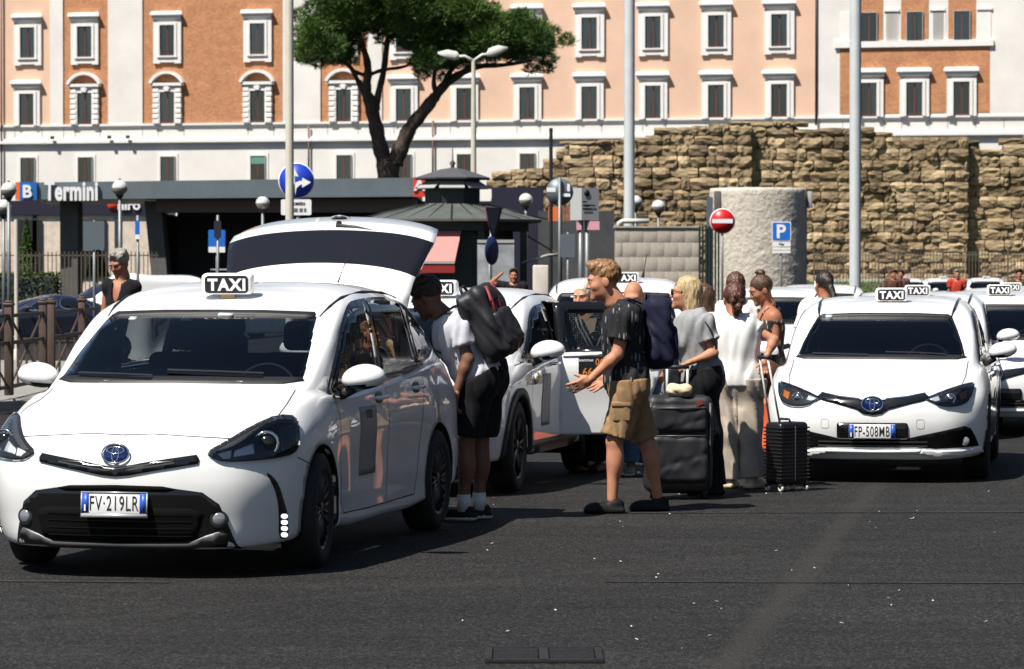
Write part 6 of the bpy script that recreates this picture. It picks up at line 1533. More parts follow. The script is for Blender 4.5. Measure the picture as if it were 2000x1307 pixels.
tag(obj('pickets', join([box((x, 0, zt / 2), (.03, .03, zt)) for x in np.arange(0, L_, .14)]), MT['rust_rail'], rl2, smooth=False), kind='stuff')
for z in (zt - .12, .3): obj('rail', box((L_ / 2, 0, z), (L_, .03, .04)), MT['rust_rail'], rl2, smooth=False)
# brown pavement railing
def railing_panel(p0, p1, label):
    root = empty('street_railing', p0, math.atan2(p1[1] - p0[1], p1[0] - p0[0])); tag(root, label, 'railing', 'brown street railings')
    L_ = math.hypot(p1[0] - p0[0], p1[1] - p0[1]); H = 1.12
    for x in (0, L_):
        po = obj('post', rbox((x, 0, H / 2 + .02), (.10, .10, H - .04), .012, 1), MT['brown_iron'], root); obj('cap', join([rbox((x, 0, H + .02), (.125, .125, .035), .008, 1), rbox((x, 0, H + .05), (.085, .085, .03), .01, 1)]), MT['brown_iron'], po)
    for z in (H - .12, H * .60, .14): obj('rail', box((L_ / 2, 0, z), (L_ - .10, .035, .045)), MT['brown_iron'], root, smooth=False)
    zt, zm, zl = H - .12, H * .60, .14
    for a, b in (((.06, zl), (L_ - .06, zt)), ((.06, zt), (L_ - .06, zl))): obj('cross_bar', tube([(a[0], 0, a[1]), (b[0], 0, b[1])], .018, 6), MT['brown_iron'], root)
    for fx in (.25, .5, .75): obj('bar', box((L_ * fx, 0, (zm + zl) / 2), (.028, .028, zm - zl)), MT['brown_iron'], root, smooth=False)
pts = [(-6.75, 37.9), (-6.05, 39.8), (-5.95, 42.2), (-5.66, 44.1), (-5.56, 44.6), (-5.75, 47.6)]
q = [(gx(-62, 38.2), 38.2), (gx(17, 40.2), 40.2), (gx(84, 43.0), 43.0), (gx(100, 43.8), 43.8), (gx(160, 47.0), 47.0), (gx(232, 51), 51)]
for (a, b), lab in zip(((0, 1), (1, 2), (3, 4), (4, 5)), ('brown iron street railing cut by the left border', 'brown iron street railing second from the left border', 'brown iron street railing third from the left border', 'brown iron street railing ending behind the near taxi')):
    railing_panel((*q[a], .12), (*q[b], .12), lab)
kb = [(q[0][0] - 3, 36.5), (q[1][0] + .35, 39.6), (q[4][0] + .55, 46.6), (q[5][0] + 1.6, 56), (q[5][0] - 3, 58), (q[0][0] - 6, 44)]
tag(obj('pavement', prism(kb, -.3, .12, 'xy'), MT['kerb'], smooth=False), 'raised stone pavement edge under the brown railing', kind='structure')

# orange barrier and the drain
br = empty('road_barrier', (gx(1489, 30.2), 30.2, 0)); tag(br, 'orange plastic road barrier between the women and the right taxi', 'barrier')
prof = [(-.17, .07), (-.13, .28), (-.15, .46), (-.11, .50), (.11, .50), (.15, .46), (.13, .28), (.17, .07)]
autosmooth(obj('shell', prism([(y, z) for y, z in prof], -.19, .35, 'yz'), MT['barrier'], br, smooth=False)); obj('base', rbox((.08, 0, .035), (.58, .40, .07), .015, 1), MT['barrier_base'], br)
MT['iron'] = mat('cast_iron', (.022, .022, .023), .7, var=(20, .3), spec=.2)
dg = empty('drain_grate', (gx(1062, 14.2), 14.2, .004)); tag(dg, 'iron drain grate set in the asphalt at the bottom edge', 'drain')
obj('frame', join([box((0, -.24, .006), (.50, .03, .012)), box((0, .24, .006), (.50, .03, .012)), box((-.235, 0, .006), (.03, .48, .012)), box((.235, 0, .006), (.03, .48, .012)), box((0, 0, .006), (.04, .48, .012))]), MT['iron'], dg, smooth=False)
obj('dark_plate', box((0, 0, .001), (.46, .46, .002)), MT['gap'], dg, smooth=False)  # flat black plate stands in for the darkness of the pit
for sx in (-1, 1):
    for k in range(8): obj('bar', box((sx * .12, -.19 + k * .054, .006), (.19, .030, .009)), MT['iron'], dg, smooth=False)
# joints and litter on the asphalt
MT['joint'] = mat('asphalt_joint', (.030, .028, .026), .9, var=(5, .7), spec=.15)
for k, (u0, v0, u1, v1, w) in enumerate(((1180, 1003, 2100, 1001, .05), (1180, 1138, 2100, 1141, .03), (-50, 1136, 330, 1139, .04))):
    d0, d1 = CAMZ * FPX / (v0 - 533), CAMZ * FPX / (v1 - 533); x0, x1 = gx(u0, d0), gx(u1, d1)
    tag(obj('asphalt_joint', (np.array([(x0, d0 - w, .004), (x1, d1 - w, .004), (x1, d1 + w, .004), (x0, d0 + w, .004)]), [(0, 1, 2, 3)]), MT['joint'], smooth=False), 'thin sealed joint across the asphalt', kind='structure')
MT['litter'] = mat('paper_litter', (.55, .53, .48), .8)
lr = np.random.default_rng(33); P = []
for k in range(50):
    v = 960 + 340 * lr.uniform() ** 1.3; u = lr.uniform(880, 2000); d = CAMZ * FPX / (v - 533); x = gx(u, d); s = lr.uniform(.004, .017); a = lr.uniform(0, 3.14); c, q_ = math.cos(a) * s, math.sin(a) * s
    P.append((np.array([(x - c, d - q_, .006), (x + q_ * .4, d - c * .4, .008), (x + c, d + q_, .010), (x - q_ * .4, d + c * .4, .007)]), [(0, 1, 2, 3)]))
tag(obj('litter', join(P), MT['litter'], smooth=False), 'small scraps of paper scattered over the asphalt', kind='stuff')
# unseen station front on the right, added to darken car sides and their reflections
MT['station_stone'] = mat('station_stone', (.20, .16, .12), .8, var=(.6, .2)); MT['station_glass'] = mat('station_glass', (.02, .025, .03), .15)
stn = empty('unseen_station_building', (46, 60, 0)); tag(stn, 'unseen long station front added on the right to darken reflections', 'building')
obj('wall', box2((0, -75, -.3), (14, 105, 17)), MT['station_stone'], stn, smooth=False)
for k in range(30): obj('window_bay', box2((-.12, -73 + k * 6, 1), (.0, -68.6 + k * 6, 14)), MT['station_glass'], stn, smooth=False)
obj('eaves', box2((-3, -76, 17), (14, 106, 18)), MT['station_stone'], stn, smooth=False)
# ------------------------------------------------------------------ people: smooth implicit surfaces
def smin(a, b, k):
    h = np.clip(.5 + .5 * (b - a) / k, 0, 1); return b * (1 - h) + a * h - k * h * (1 - h)
class Cap:                                      # tapered capsule
    def __init__(s, a, b, r0, r1=None, k=.03): s.a, s.b, s.r0, s.r1, s.k = np.array(a, float), np.array(b, float), r0, r0 if r1 is None else r1, k
    def d(s, P, g=0):
        ab = s.b - s.a; t = np.clip(((P - s.a) @ ab) / max(ab @ ab, 1e-9), 0, 1)
        return np.linalg.norm(P - s.a - t[:, None] * ab, axis=1) - (s.r0 + (s.r1 - s.r0) * t) - g
    def box(s): r = max(s.r0, s.r1); return np.minimum(s.a, s.b) - r, np.maximum(s.a, s.b) + r
class Ell:                                      # oriented ellipsoid (M: columns are the axes)
    def __init__(s, c, r, M=None, k=.03): s.c, s.r, s.M, s.k = np.array(c, float), np.array(r, float), np.eye(3) if M is None else np.array(M), k
    def d(s, P, g=0):
        q = (P - s.c) @ s.M; r = s.r + g; k0 = np.linalg.norm(q / r, axis=1); k1 = np.linalg.norm(q / (r * r), axis=1) + 1e-9
        return k0 * (k0 - 1) / k1
    def box(s): m = s.r.max(); return s.c - m, s.c + m
class RBox:
    def __init__(s, c, h, r, M=None, k=.03): s.c, s.h, s.rr, s.M, s.k = np.array(c, float), np.array(h, float), r, np.eye(3) if M is None else np.array(M), k
    def d(s, P, g=0):
        q = np.abs((P - s.c) @ s.M) - (s.h - s.rr); return np.linalg.norm(np.maximum(q, 0), axis=1) + np.minimum(q.max(1), 0) - s.rr - g
    def box(s): m = np.linalg.norm(s.h); return s.c - m, s.c + m
def folds(P, seed, amp, freq, stretch=(1, 1, 1)):
    r = np.random.default_rng(seed); Q = P * np.array(stretch); o = np.zeros(len(P)); w = np.sin(Q @ r.normal(0, freq * .5, 3)) * 1.2
    for i in range(4):
        k = r.normal(0, 1, 3); k = k / np.linalg.norm(k) * freq * (1 + .6 * i); q = np.sin(Q @ k + r.uniform(0, 6) + w); o += (q if i % 2 else 1.6 * (.36 - np.abs(q))) / (1 + .5 * i)
    return o * amp / 2
def surface(prims, h, g=0.0, cuts=(), disp=None, subs=()):
    """mesh of the blended primitives inflated by g; cuts are (point, normal) half-spaces kept where normal.(p-point) < 0"""
    lo = np.min([p.box()[0] for p in prims], 0) - g - 2.5 * h; hi = np.max([p.box()[1] for p in prims], 0) + g + 2.5 * h
    n = np.ceil((hi - lo) / h).astype(int) + 1
    ax = [lo[i] + h * np.arange(n[i]) for i in range(3)]
    D = np.full(n, 9.0)
    # evaluate in blocks so that far primitives are skipped
    B = 24
    for i0 in range(0, n[0], B):
        for j0 in range(0, n[1], B):
            for k0 in range(0, n[2], B):
                X = np.stack(np.meshgrid(ax[0][i0:i0+B], ax[1][j0:j0+B], ax[2][k0:k0+B], indexing='ij'), -1); sh_ = X.shape[:3]; P = X.reshape(-1, 3)
                bl, bh = P[0], P[-1]; use = []
                for p in prims:
                    a, b = p.box(); m = g + p.k + 2.5 * h
                    if np.all(a - m < bh) and np.all(b + m > bl): use.append(p)
                if not use: continue
                d = use[0].d(P, g)
                for p in use[1:]: d = smin(d, p.d(P, g), p.k)
                if disp is not None:
                    nb = np.abs(d) < .06
                    if nb.any(): d[nb] += disp(P[nb])
                for (pt_, nr) in cuts: d = np.maximum(d, (P - np.array(pt_)) @ np.array(nr))
                for s_ in subs: d = -smin(-d, s_.d(P), s_.k) if False else np.maximum(d, -s_.d(P))
                D[i0:i0+B, j0:j0+B, k0:k0+B] = d.reshape(sh_)
    return nets(D, lo, h)
def nets(D, lo, h):
    S = D < 0; c = sum(S[i:S.shape[0]-1+i, j:S.shape[1]-1+j, k:S.shape[2]-1+k].astype(int) for i in (0, 1) for j in (0, 1) for k in (0, 1))
    act = (c > 0) & (c < 8); idx = -np.ones(act.shape, int); I = np.argwhere(act); idx[act] = np.arange(len(I))
    acc = np.zeros((len(I), 3)); cnt = np.zeros(len(I))
    cor = [(i, j, k) for i in (0, 1) for j in (0, 1) for k in (0, 1)]
    dv = [D[I[:, 0] + i, I[:, 1] + j, I[:, 2] + k] for i, j, k in cor]
    for a in range(8):
        for b in range(a + 1, 8):
            df = np.abs(np.array(cor[a]) - np.array(cor[b]))
            if df.sum() != 1: continue
            m = (dv[a] < 0) != (dv[b] < 0); t = np.where(m, dv[a] / np.where(m, dv[a] - dv[b], 1), 0)
            acc += np.where(m[:, None], np.array(cor[a]) + t[:, None] * (np.array(cor[b]) - np.array(cor[a])), 0); cnt += m
    V = lo + h * (I + acc / np.maximum(cnt, 1)[:, None]); F = []
    for ax in range(3):
        s0 = [slice(None)] * 3; s1 = [slice(None)] * 3; s0[ax] = slice(0, -1); s1[ax] = slice(1, None)
        m = S[tuple(s0)] != S[tuple(s1)]; E = np.argwhere(m); b, c2 = (ax + 1) % 3, (ax + 2) % 3
        E = E[(E[:, b] > 0) & (E[:, c2] > 0)]
        E = E[(E[:, b] < D.shape[b] - 1) & (E[:, c2] < D.shape[c2] - 1)]
        if not len(E): continue
        def at_(db, dc):
            q = E.copy(); q[:, b] -= db; q[:, c2] -= dc; return idx[q[:, 0], q[:, 1], q[:, 2]]
        Q = np.stack([at_(1, 1), at_(0, 1), at_(0, 0), at_(1, 0)], 1); fl = ~S[E[:, 0], E[:, 1], E[:, 2]]
        Q[fl] = Q[fl][:, ::-1]; F.append(Q[(Q >= 0).all(1)])
    return V, (np.concatenate(F).tolist() if F else [])
def rotz(a): c, s = math.cos(a), math.sin(a); return np.array([(c, -s, 0), (s, c, 0), (0, 0, 1.0)])
def rotx(a): c, s = math.cos(a), math.sin(a); return np.array([(1, 0, 0), (0, c, -s), (0, s, c)])
def roty(a): c, s = math.cos(a), math.sin(a); return np.array([(c, 0, s), (0, 1, 0), (-s, 0, c)])

def skin_mat(name, c): 
    m = mat(name, c, .6, var=(14, .16), bump=(60, .12, .004)); b = m.node_tree.nodes['Principled BSDF']; b.inputs['Subsurface Weight'].default_value = .0; b.inputs['Subsurface Radius'].default_value = (.01, .004, .002); return m
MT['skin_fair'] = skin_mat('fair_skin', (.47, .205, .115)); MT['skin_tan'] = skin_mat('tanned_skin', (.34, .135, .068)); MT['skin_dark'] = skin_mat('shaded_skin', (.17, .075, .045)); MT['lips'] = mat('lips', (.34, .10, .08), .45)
MT['eye_white'] = mat('eye_white', (.55, .52, .48), .2); MT['iris'] = mat('iris', (.03, .02, .015), .1)
def hair_mat(name, c, c2): return mat(name, c, .45, var=(55, .55), col2=c2, bump=(60, .9, .01), stretch=(1.2, 1.2, .25))
MT['hair_ginger'] = hair_mat('ginger_brown_hair', (.17, .075, .028), (.38, .19, .075)); MT['hair_blonde'] = hair_mat('blonde_hair', (.42, .28, .12), (.70, .52, .28)); MT['hair_dark'] = hair_mat('dark_hair', (.012, .008, .006), (.035, .02, .014))
MT['hair_auburn'] = hair_mat('auburn_hair', (.055, .016, .010), (.13, .040, .022)); MT['hair_grey'] = hair_mat('grey_hair', (.20, .18, .16), (.42, .38, .34)); MT['hair_white'] = hair_mat('white_hair', (.62, .55, .45), (.80, .74, .66)); MT['hair_brown'] = hair_mat('brown_hair', (.05, .022, .012), (.13, .06, .03))
def head_prims(f=1.0):
    return [Ell((0, .016, .035), (.077, .098, .098), k=.02), Ell((0, -.022, -.035), (.063, .072, .078), k=.04), Ell((0, -.035, -.072), (.050, .058, .046), k=.03), Ell((0, -.084, -.102), (.024, .020, .020), k=.025),
            Ell((0, -.078, .030), (.050, .020, .016), k=.03), Cap((0, -.090, .022), (0, -.111, -.022), .009, .014, k=.012), Ell((.012, -.100, -.026), (.009, .010, .008), k=.01), Ell((-.012, -.100, -.026), (.009, .010, .008), k=.01),
            Ell((0, -.090, -.053), (.024, .012, .007), k=.008), Ell((0, -.088, -.064), (.021, .012, .008), k=.008),
            Ell((.042, -.062, -.022), (.022, .026, .022), k=.03), Ell((-.042, -.062, -.022), (.022, .026, .022), k=.03),
            Ell((.079, .014, -.008), (.011, .023, .034), rotz(-.35), k=.008), Ell((-.079, .014, -.008), (.011, .023, .034), rotz(.35), k=.008), Cap((0, .02, -.06), (0, .035, -.15), .052, .055, k=.04)]
HEAD = None
def head_mesh(h=.0055):
    global HEAD
    if HEAD is None:
        eyes = [Ell((s * .031, -.098, .012), (.017, .014, .010)) for s in (1, -1)]
        V, F = surface(head_prims(), h, subs=eyes); V = np.asarray(V)
        fm = []
        for f in F:
            c = V[list(f)].mean(0); fm.append(1 if ((c[0] / .024) ** 2 + ((c[2] + .0585) / .013) ** 2 < 1 and c[1] < -.085) else 0)
        HEAD = (V, F, fm)
    return HEAD
def hand_mesh(curl=.35, spread=.12, h=.0045, thumb_out=.6):
    P = [RBox((0, 0, .050), (.041, .014, .046), .013, k=.01), Cap((0, 0, -.03), (0, 0, .02), .024, .026, k=.02), Ell((.030, -.008, .035), (.018, .016, .032), k=.012)]
    for i, (x, L_) in enumerate(((.030, .072), (.010, .080), (-.011, .075), (-.031, .058))):
        a = np.array((x, 0, .090)); ang = 0; sp = spread * (1 - i * .66)
        for j, (fr, r0, r1) in enumerate(((.45, .0098, .009), (.32, .009, .0082), (.23, .0082, .0068))):
            ang += curl * (.7 + .25 * j + .08 * i); d = np.array((math.sin(sp), -math.sin(ang), math.cos(ang))); b = a + d / np.linalg.norm(d) * L_ * fr; P.append(Cap(a, b, r0, r1, k=.004)); a = b
    a = np.array((.036, -.008, .028)); 
    for j, (L_, r0, r1) in enumerate(((.034, .0125, .011), (.030, .0105, .009))):
        d = np.array((math.sin(thumb_out), -.35 - .3 * curl, math.cos(thumb_out) * (1 - .1 * j))); b = a + d / np.linalg.norm(d) * L_; P.append(Cap(a, b, r0, r1, k=.006)); a = b
    return surface(P, h)
def basis(z, ypalm):
    z = np.array(z, float); z /= np.linalg.norm(z); y = np.array(ypalm, float); y -= z * (y @ z); y /= np.linalg.norm(y); x = np.cross(y, z); return np.stack([x, y, z], 1)

def person(label, u, d, J, yaw, skin, top=None, bottom=None, shoes=None, hair=None, head=(0, 0, 0), hands=None, h=.012, k=1.0, male=True, z0=0.0, group=None, arms=True, legs=True, torso=(1, 1), extra=None, pelvis_yaw=None, sunken=False, z_feet=0.0):
    """J: joints as (photo u, photo v, depth offset); yaw: direction the chest faces (0 = at us, -90 = image left)"""
    X0 = gx(u, d); root = empty('person', (X0, d, z0)); tag(root, label, 'person', group)
    def W(q): p = at(q[0], q[1], d + (q[2] if len(q) > 2 else 0)); return np.array((p.x - X0, p.y - d, p.z - z0))
    j = {n: W(q) for n, q in J.items()}; Rz = rotz(R(yaw)); Rp = rotz(R(yaw if pelvis_yaw is None else pelvis_yaw)); b = torso[0]; dp = torso[1]
    up = j['neck'] - j['hip']; up = up / np.linalg.norm(up)
    # torso frame: x across the shoulders, y front-back, z along the spine
    fx = Rz[:, 0] - up * (Rz[:, 0] @ up); fx /= np.linalg.norm(fx); TM = np.stack([fx, np.cross(up, fx), up], 1)
    L_ = np.linalg.norm(j['neck'] - j['hip']); C = lambda f: j['hip'] + (j['neck'] - j['hip']) * f
    sw = (.19 if male else .165) * b * k
    sh = {'l': j.get('shl', C(.90) + TM[:, 0] * sw), 'r': j.get('shr', C(.90) - TM[:, 0] * sw)}
    tor = [Ell(C(.02), (.165 * b * k, .118 * dp * k, .13 * k), np.stack([Rp[:, 0], Rp[:, 1], Rp[:, 2]], 1), k=.05), Ell(C(.34), (.142 * b * k, .105 * dp * k, .16 * k), TM, k=.08), Ell(C(.66), (.165 * b * k, .118 * dp * k, .17 * k), TM, k=.06),
           Cap(sh['r'] * .92 + C(.90) * .08, sh['l'] * .92 + C(.90) * .08, .062 * k, k=.05), Ell(C(.80), (.15 * b * k, .085 * dp * k, .11 * k), TM, k=.05)]
    if not male:
        for s_ in (-1, 1): tor.append(Ell(C(.63) + TM[:, 0] * s_ * .075 * k - TM[:, 1] * .085 * dp * k, (.062 * k, .05 * k, .058 * k), TM, k=.04))
        tor[0] = Ell(C(.0), (.178 * b * k, .125 * dp * k, .14 * k), Rp, k=.05)
    skin_p = list(tor) + [Cap(C(.95), j['neck'] * .35 + j['head'] * .65, .058 * k if male else .048 * k, .054 * k if male else .045 * k, k=.03)]
    arm_p = {}; am = 1.0 if male else .82
    if arms:
        for s_ in 'lr':
            if 'el' + s_ not in j: continue
            e, w = j['el' + s_], j['wr' + s_]
            arm_p[s_] = [Cap(sh[s_], e, .052 * k * am, .040 * k * am, k=.03), Cap(e, w, .041 * k * am, .027 * k * am, k=.02), Ell(e * .72 + w * .28, (.040 * k * am,) * 3, k=.03)]
            skin_p += arm_p[s_]
    leg_p = {}
    hp = {s_: C(0) + Rp[:, 0] * (.09 if s_ == 'l' else -.09) * k - np.array((0, 0, .03)) for s_ in 'lr'}
    if legs:
        for s_ in 'lr':
            if 'kn' + s_ not in j: continue
            kn, an = j['kn' + s_], j['an' + s_]; ff = Rp @ np.array((0, 1.0, 0))
            leg_p[s_] = [Cap(hp[s_], kn, .088 * k, .054 * k, k=.04), Cap(kn, an, .052 * k, .036 * k, k=.03), Ell(kn * .68 + an * .32 + ff * .018, (.052 * k, .056 * k, .11 * k), k=.04)]
            skin_p += leg_p[s_]
    parts = [surface(skin_p, h)]
    # head
    HM = Rz @ rotz(R(head[0])) @ roty(R(head[2])) @ rotx(R(head[1])); hs = (1.0 if male else .95) * k
    V, F, hfm = head_mesh(); parts.append(((V * hs) @ HM.T + j['head'], F)); nb = len(parts[0][1]); fm = [0] * nb + hfm
    if hands:
        for s_, (dirn, palm, curl) in hands.items():
            B_ = basis(dirn, palm); V, F = hand_mesh(curl); V = np.asarray(V) * (.98 if male else .86) * k
            if s_ == 'l': V = V * np.array((-1, 1, 1)); F = [tuple(reversed(f)) for f in F]
            if np.linalg.det(B_) < 0: F = [tuple(reversed(f)) for f in F]
            parts.append((V @ B_.T + j['wr' + s_], F)); fm += [0] * len(F)
    obj('body', join(parts), [MT[skin], MT['lips']], root, fm=fm)
    for s_ in (-1, 1):
        e = obj('eye', (np.asarray(sphere((0, 0, 0), (.0125, .0125, .0125), 10, 8)[0]) * hs @ HM.T + j['head'] + HM @ np.array((s_ * .031, -.083, .012)) * hs, sphere((0, 0, 0), 1, 10, 8)[1]), MT['eye_white'], root)
        obj('iris', (np.asarray(sphere((0, 0, 0), (.0065, .004, .0065), 8, 6)[0]) * hs @ HM.T + j['head'] + HM @ np.array((s_ * .031, -.0945, .012)) * hs, sphere((0, 0, 0), 1, 8, 6)[1]), MT['iris'], e)
    hm = MT[hair[1]] if hair else None
    if hair:
        HP = lambda p: j['head'] + HM @ (np.array(p) * hs)
        def HE(c, r, k_=.02, M_=None): return Ell(HP(c), np.array(r) * hs, HM if M_ is None else HM @ M_, k=k_)
        kind = hair[0]; pr = []; cut = []
        if kind == 'short':
            pr = [HE((0, .028, .050), (.083, .104, .098))]; cut = [(HP((0, -.062, .05)), HM @ np.array((0, -.92, -.40))), (HP((0, .03, -.045)), HM @ np.array((0, -.25, -.97)))]
            pr.append(HE((0, -.035, .108), (.066, .070, .048), .03)); pr.append(HE((.0, -.075, .118), (.045, .035, .028), .02))
        elif kind == 'bald': pr = [HE((0, .030, .005), (.081, .103, .07))]; cut = [(HP((0, .012, .0)), HM @ np.array((0, -1, .15))), (HP((0, 0, -.05)), HM @ np.array((0, 0, -1.0)))]
        elif kind == 'curly': pr = [HE((0, .026, .055), (.090, .108, .096))] + [HE((.06 * math.cos(a), .01 + .07 * math.sin(a), .105 + .02 * math.sin(3 * a)), (.034, .034, .03), .02) for a in np.linspace(0, 6.28, 9)]; cut = [(HP((0, -.062, .045)), HM @ np.array((0, -.9, -.43))), (HP((0, .03, -.055)), HM @ np.array((0, -.25, -.97)))]
        else:
            pr = [HE((0, .024, .045), (.086, .106, .100))]; cut = [(HP((0, -.066, .055)), HM @ np.array((0, -.90, -.42))), (HP((0, .01, -.085)), HM @ np.array((0, -.55, -.83)))]
            if kind == 'bob': pr += [HE((0, .05, -.05), (.088, .075, .12), .05), HE((0, .06, -.12), (.075, .055, .085), .04)]; pass
            if kind == 'bun': pr += [HE((0, .06, .150), (.042, .042, .034), .012), HE((.01, .035, .175), (.018, .03, .02), .01)]
            if kind == 'lowbun': pr += [HE((0, .125, .01), (.052, .045, .06), .015)] + [HE((.03 * math.cos(a), .15 + .01 * math.sin(a * 2), -.02 + .05 * math.sin(a)), (.02, .02, .025), .01) for a in np.linspace(0, 6.28, 7)] + [HE((.0, .10, -.08), (.03, .03, .07), .02)]
            if kind == 'ponytail': pr += [HE((0, .125, .03), (.035, .035, .04), .015)]; pr += [Cap(HP((0, .125, .02)), HP((-.03, .20, -.18)), .032 * hs, .036 * hs, k=.02), Cap(HP((-.03, .20, -.18)), HP((-.05, .22, -.42)), .034 * hs, .014 * hs, k=.02)]
        amp = .007 if kind in ('short', 'curly', 'lowbun') else .004
        V, F = surface(pr, .007, cuts=cut if kind in ('short', 'bald', 'curly', 'bun') else cut[:1], subs=[HE((0, -.115, -.045), (.060, .075, .085)), HE((0, -.09, -.10), (.05, .075, .06))] if kind in ('bob', 'ponytail', 'lowbun') else [], disp=lambda P: folds(P, 5, amp, 130, (1, 1, .6 if kind in ('short', 'curly') else .25)))
        obj('hair', (V, F), hm, root)
        for s_ in (-1, 1): obj('eyebrow', tube([tuple(HP((s_ * .014, -.099, .030))), tuple(HP((s_ * .032, -.098, .035))), tuple(HP((s_ * .048, -.086, .030)))], [.003, .0045, .002], 6), hm, root)
    def cut_at(p, q, f): p, q = np.array(p), np.array(q); n_ = (q - p) / np.linalg.norm(q - p); return p + (q - p) * f, n_
    if top:
        m, sl, hem, g = top['mat'], top.get('sleeve', .6), top.get('hem', -.05), top.get('g', .022); pr = list(tor); cuts = [(C(hem), -up), (C(top.get('neck', 1.07)) + 0 * up, up)]; nf = -TM[:, 1]; subs = [Ell(C(1.03) + nf * .035 * k, (.078 * k, .085 * k, .085 * k), TM)] + ([Ell(C(.90) + nf * .12 * k, (.045 * k, .10 * k, .16 * k), TM)] if top.get('vneck') else [])
        am_ = top.get('amp', .010)
        dsp = lambda P: folds(P, top.get('seed', 1), am_, top.get('freq', 26), (1, 1, .55))
        if top.get('flare'): pr.append(Ell(C(.05), (.17 * b * k, .125 * dp * k, .16 * k), TM, k=.06))
        pieces = [surface(pr, h, g, cuts, dsp, subs)]
        if sl > 0:
            for s_ in arm_p:
                e = j['el' + s_]; w = j['wr' + s_]
                if sl <= 1: c_, n_ = cut_at(sh[s_], e, sl); ap = [Cap(sh[s_] + (sh[s_] - e) * -.0, e, .060 * k * am + .006, .052 * k * am + .008, k=.03)]
                else: c_, n_ = cut_at(e, w, sl - 1); ap = [Cap(sh[s_], e, .058 * k * am, .046 * k * am, k=.03), Cap(e, w, .046 * k * am, .034 * k * am, k=.02)]
                pieces.append(surface(ap + [Ell(sh[s_] * .9 + C(.85) * .1, (.07 * k * am,) * 3, k=.05)], h, g * .7, [(c_, n_)], dsp))
        obj(top.get('name', 't_shirt'), join(pieces), m, root)
    if bottom:
        m, g, hem = bottom['mat'], bottom.get('g', .022), bottom.get('hem', 1.0); dsp = lambda P: folds(P, bottom.get('seed', 3), bottom.get('amp', .012), bottom.get('freq', 24), (1.2, 1.2, .45)); pieces = []
        for s_ in leg_p:
            kn, an = j['kn' + s_], j['an' + s_]; fl = bottom.get('flare', 0.0)
            up_ = [tor[0], Cap(hp[s_] + np.array((0, 0, .10)), hp[s_], .10 * k, .095 * k, k=.05), Cap(hp[s_], kn, .090 * k, .064 * k + fl * .5, k=.05)]
            if hem <= 1: c_, n_ = cut_at(hp[s_], kn, hem); up_.append(Cap(kn, kn + n_ * .12, .064 * k + fl * .5, .064 * k + fl, k=.03))
            else: c_, n_ = cut_at(kn, an, hem - 1); up_.append(Cap(kn, an + (an - kn) * .12, .060 * k + fl * .5, .046 * k + fl, k=.03))
            pieces.append(surface(up_, h, g, [(c_, n_), (C(bottom.get('waist', .16)), up)], dsp))
        if pieces: obj(bottom.get('name', 'trousers'), join(pieces), m, root)
    if shoes:
        for s_ in leg_p:
            an = j['an' + s_]; fy = R(shoes.get('yaw', {}).get(s_, yaw)); f = rotz(fy) @ np.array((0, -1.0, 0)); x_ = rotz(fy)[:, 0]; SMx = rotz(fy); base = np.array((an[0], an[1], z_feet))
            pr = [RBox(base + f * .055 + np.array((0, 0, .022)), (.047 * k, .142 * k, .020), .018, SMx, k=.01), Ell(base + f * .085 + np.array((0, 0, .045)), (.045 * k, .10 * k, .034), SMx, k=.02), Ell(base - f * .02 + np.array((0, 0, .062)), (.040 * k, .062 * k, .045), SMx, k=.02)]
            V, F = surface(pr, .008, cuts=[(base + np.array((0, 0, .002)), np.array((0, 0, -1.0))), (base + np.array((0, 0, .098)), np.array((0, 0, 1.0)))]); V = np.asarray(V)
            fm_ = [1 if V[list(q)].mean(0)[2] < z_feet + .026 else 0 for q in F]
            so = obj('shoe', (V, F), [shoes['mat'], shoes.get('sole', shoes['mat'])], root, fm=fm_)
            if shoes.get('sock'): obj('sock', tube([tuple(base * np.array((1, 1, 0)) + np.array((0, 0, z_feet + .06))), tuple(an * .8 + base * .2 + np.array((0, 0, .09)))], [.046 * k, .045 * k], 14), shoes['sock'], so)
    return root, j, dict(C=C, TM=TM, up=up, HM=HM, Rz=Rz, hs=hs, sh=sh)
def sdf_obj(name, prims, h, m, parent, g=0.0, cuts=(), disp=None): return obj(name, surface(prims, h, g, cuts, disp), m, parent)
# ------------------------------------------------------------------ the people and their luggage
def cloth(name, c, v=.12, rough=.9, sc=25, fine=True): return mat(name, c, rough, var=(sc, v), bump=(220, .25, .002) if fine else None, sheen=.03, spec=.2)
MT['tee_white'] = cloth('white_cotton', (.74, .73, .71), .03); MT['tee_grey'] = cloth('grey_cotton', (.27, .275, .28), .06); MT['tee_pale'] = cloth('pale_grey_cotton', (.50, .51, .56), .05)
MT['khaki'] = cloth('khaki_cotton', (.27, .17, .085), .16); MT['beige'] = cloth('beige_linen', (.45, .38, .31), .10); MT['black_cloth'] = cloth('black_cloth', (.010, .010, .012), .2); MT['navy_cloth'] = cloth('navy_nylon', (.009, .011, .030), .25, .7)
MT['denim'] = cloth('blue_denim', (.08, .16, .28), .25); MT['brown_cloth'] = cloth('brown_cloth', (.10, .05, .035), .3); MT['red_cloth'] = cloth('red_cloth', (.45, .05, .03), .2); MT['cream_cloth'] = cloth('cream_cloth', (.62, .50, .34), .08)
MT['shoe_black'] = mat('black_shoe', (.008, .008, .008), .6, spec=.2); MT['sole_white'] = mat('white_sole', (.6, .6, .58), .6); MT['shoe_grey'] = mat('grey_shoe', (.16, .18, .17), .6); MT['nylon'] = mat('black_nylon', (.014, .014, .017), .55, var=(20, .3), bump=(180, .4, .002)); MT['hard_shell'] = mat('black_hard_shell', (.008, .008, .009), .35); MT['red_nylon'] = mat('red_nylon', (.20, .02, .025), .6)
